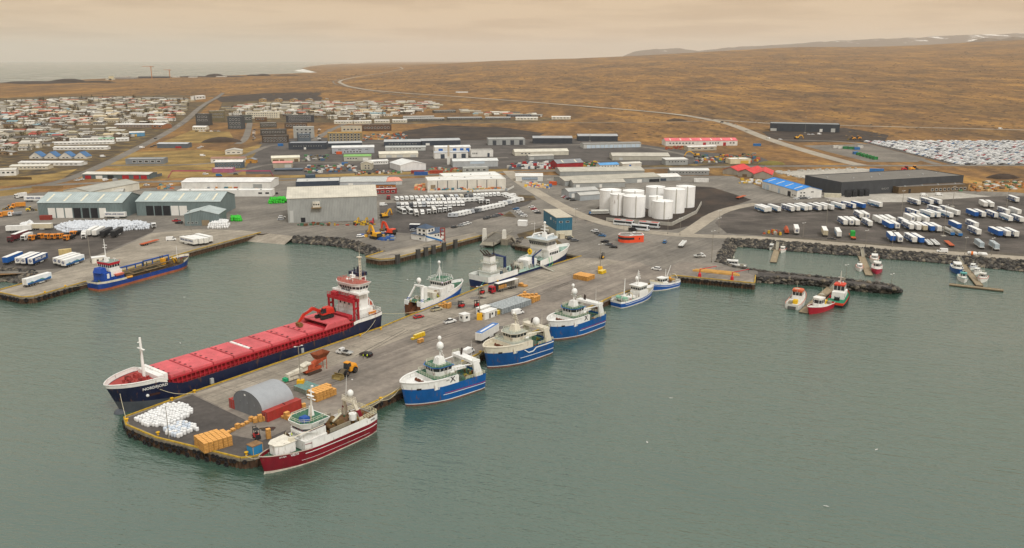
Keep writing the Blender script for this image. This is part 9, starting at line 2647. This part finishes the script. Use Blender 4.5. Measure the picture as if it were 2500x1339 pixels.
o=obj('surf',MB().add(p_,[tuple(range(len(p_)))]),mat('#d6d3c8',.7,var=.25,scale=.01,kind='flat'));o['kind']='stuff';tag(o,'thin white surf line on the distant shore','surf')
# ---- heath tussocks and lava, pavement joints, puddles
tm=MB()
for i in range(9000):
 y=700*(9.5**random.random());x=random.uniform(-.45,.63)*y
 p=Vector((x,y));px=IW/2+2122*x/y
 py=HORIZON+99*2050/y*1.0
 if not inside(p,outline)or(py>228 and px<1480)or(py>330)or(px>1840 and py>296 and px<2080):
  continue
 k=random.randrange(6);s=random.uniform(.8,2.4)*(1+y/2500);z=TZ(x,y)
 r=random.uniform(0,6.3);ca,sa=math.cos(r)*s,math.sin(r)*s
 tm.add([(x+a*ca-b*sa,y+a*sa+b*ca,z+c*s*.35)for a,b,c in ROCKS[k][0]],ROCKS[k][1],random.choice((0,0,1,2)))
o=obj('heath_tussocks',tm.mesh('heath_tussocks',[mat('#4d3f33',.95,var=.3,scale=.1),mat('#62503a',.95,var=.3,scale=.1),mat('#8a6d42',.95,var=.3,scale=.1)]),None)
o['kind']='stuff';tag(o,'low tussocks and lava lumps scattered over the heath','heath')
jm=MB()
def strip(a,b,w,z):
 d=(b-a).normalized();n=Vector((-d.y,d.x,0))*w/2
 jm.add([(q.x,q.y,z)for q in(a-n,b-n,b+n,a+n)],[(0,1,2,3)])
e0,e1=G(474,962),G(1400,634)
for i in range(1,26):
 a=e0.lerp(e1,i/26);d=(e1-e0).normalized();n=Vector((d.y,-d.x,0))
 strip(a,a+n*random.choice((13,13,13.5)),.14,.047)
for off in(6.5,13.2,22.0):
 n=Vector(((e1-e0).normalized().y,-(e1-e0).normalized().x,0))
 strip(e0+n*off,e1+n*off,.14,.048)
for i in range(16):
 a=G(random.uniform(640,1500),0 or 900);t_=random.uniform(.05,.9);c=e0.lerp(e1,t_)+Vector((.8,-.6,0))*random.uniform(12,28)
 d=Vector((math.cos(PIER_A+random.uniform(-.3,.3)),math.sin(PIER_A+random.uniform(-.3,.3)),0))*random.uniform(6,18)
 strip(c-d,c+d,.28,.049+i*.0004);strip(c-d+Vector((1.4,-1.0,0)),c+d+Vector((1.4,-1.0,0)),.28,.049+i*.0004)
o=struct('pavement_marks',jm.mesh('pavement_marks'),mat('#57514a',.9,var=.3,scale=.4))
pm_=bpy.data.materials.new('wet_asphalt');pm_.use_nodes=True
b_=pm_.node_tree.nodes['Principled BSDF'];b_.inputs['Base Color'].default_value=(.05,.046,.04,1);b_.inputs['Roughness'].default_value=.12
for i,(x,y,w,h)in enumerate(((1110,742,9,3),(1150,748,7,2.5),(1165,728,8,2.5),(655,1048,5,1.6),(1418,536,6,4),(1440,545,5,2.4),(962,622,6,1.8),(1050,604,12,1.6),(640,570,9,2),(1228,800,5,2))):
 c=G(x,y);n=16
 pts=[(c.x+w/2*math.cos(t*6.283/n)*random.uniform(.7,1.15),c.y+h*math.sin(t*6.283/n)*random.uniform(.7,1.15),.061)for t in range(n)]
 struct('puddle',MB().add(pts,[tuple(range(n))]).mesh('puddle'),pm_)
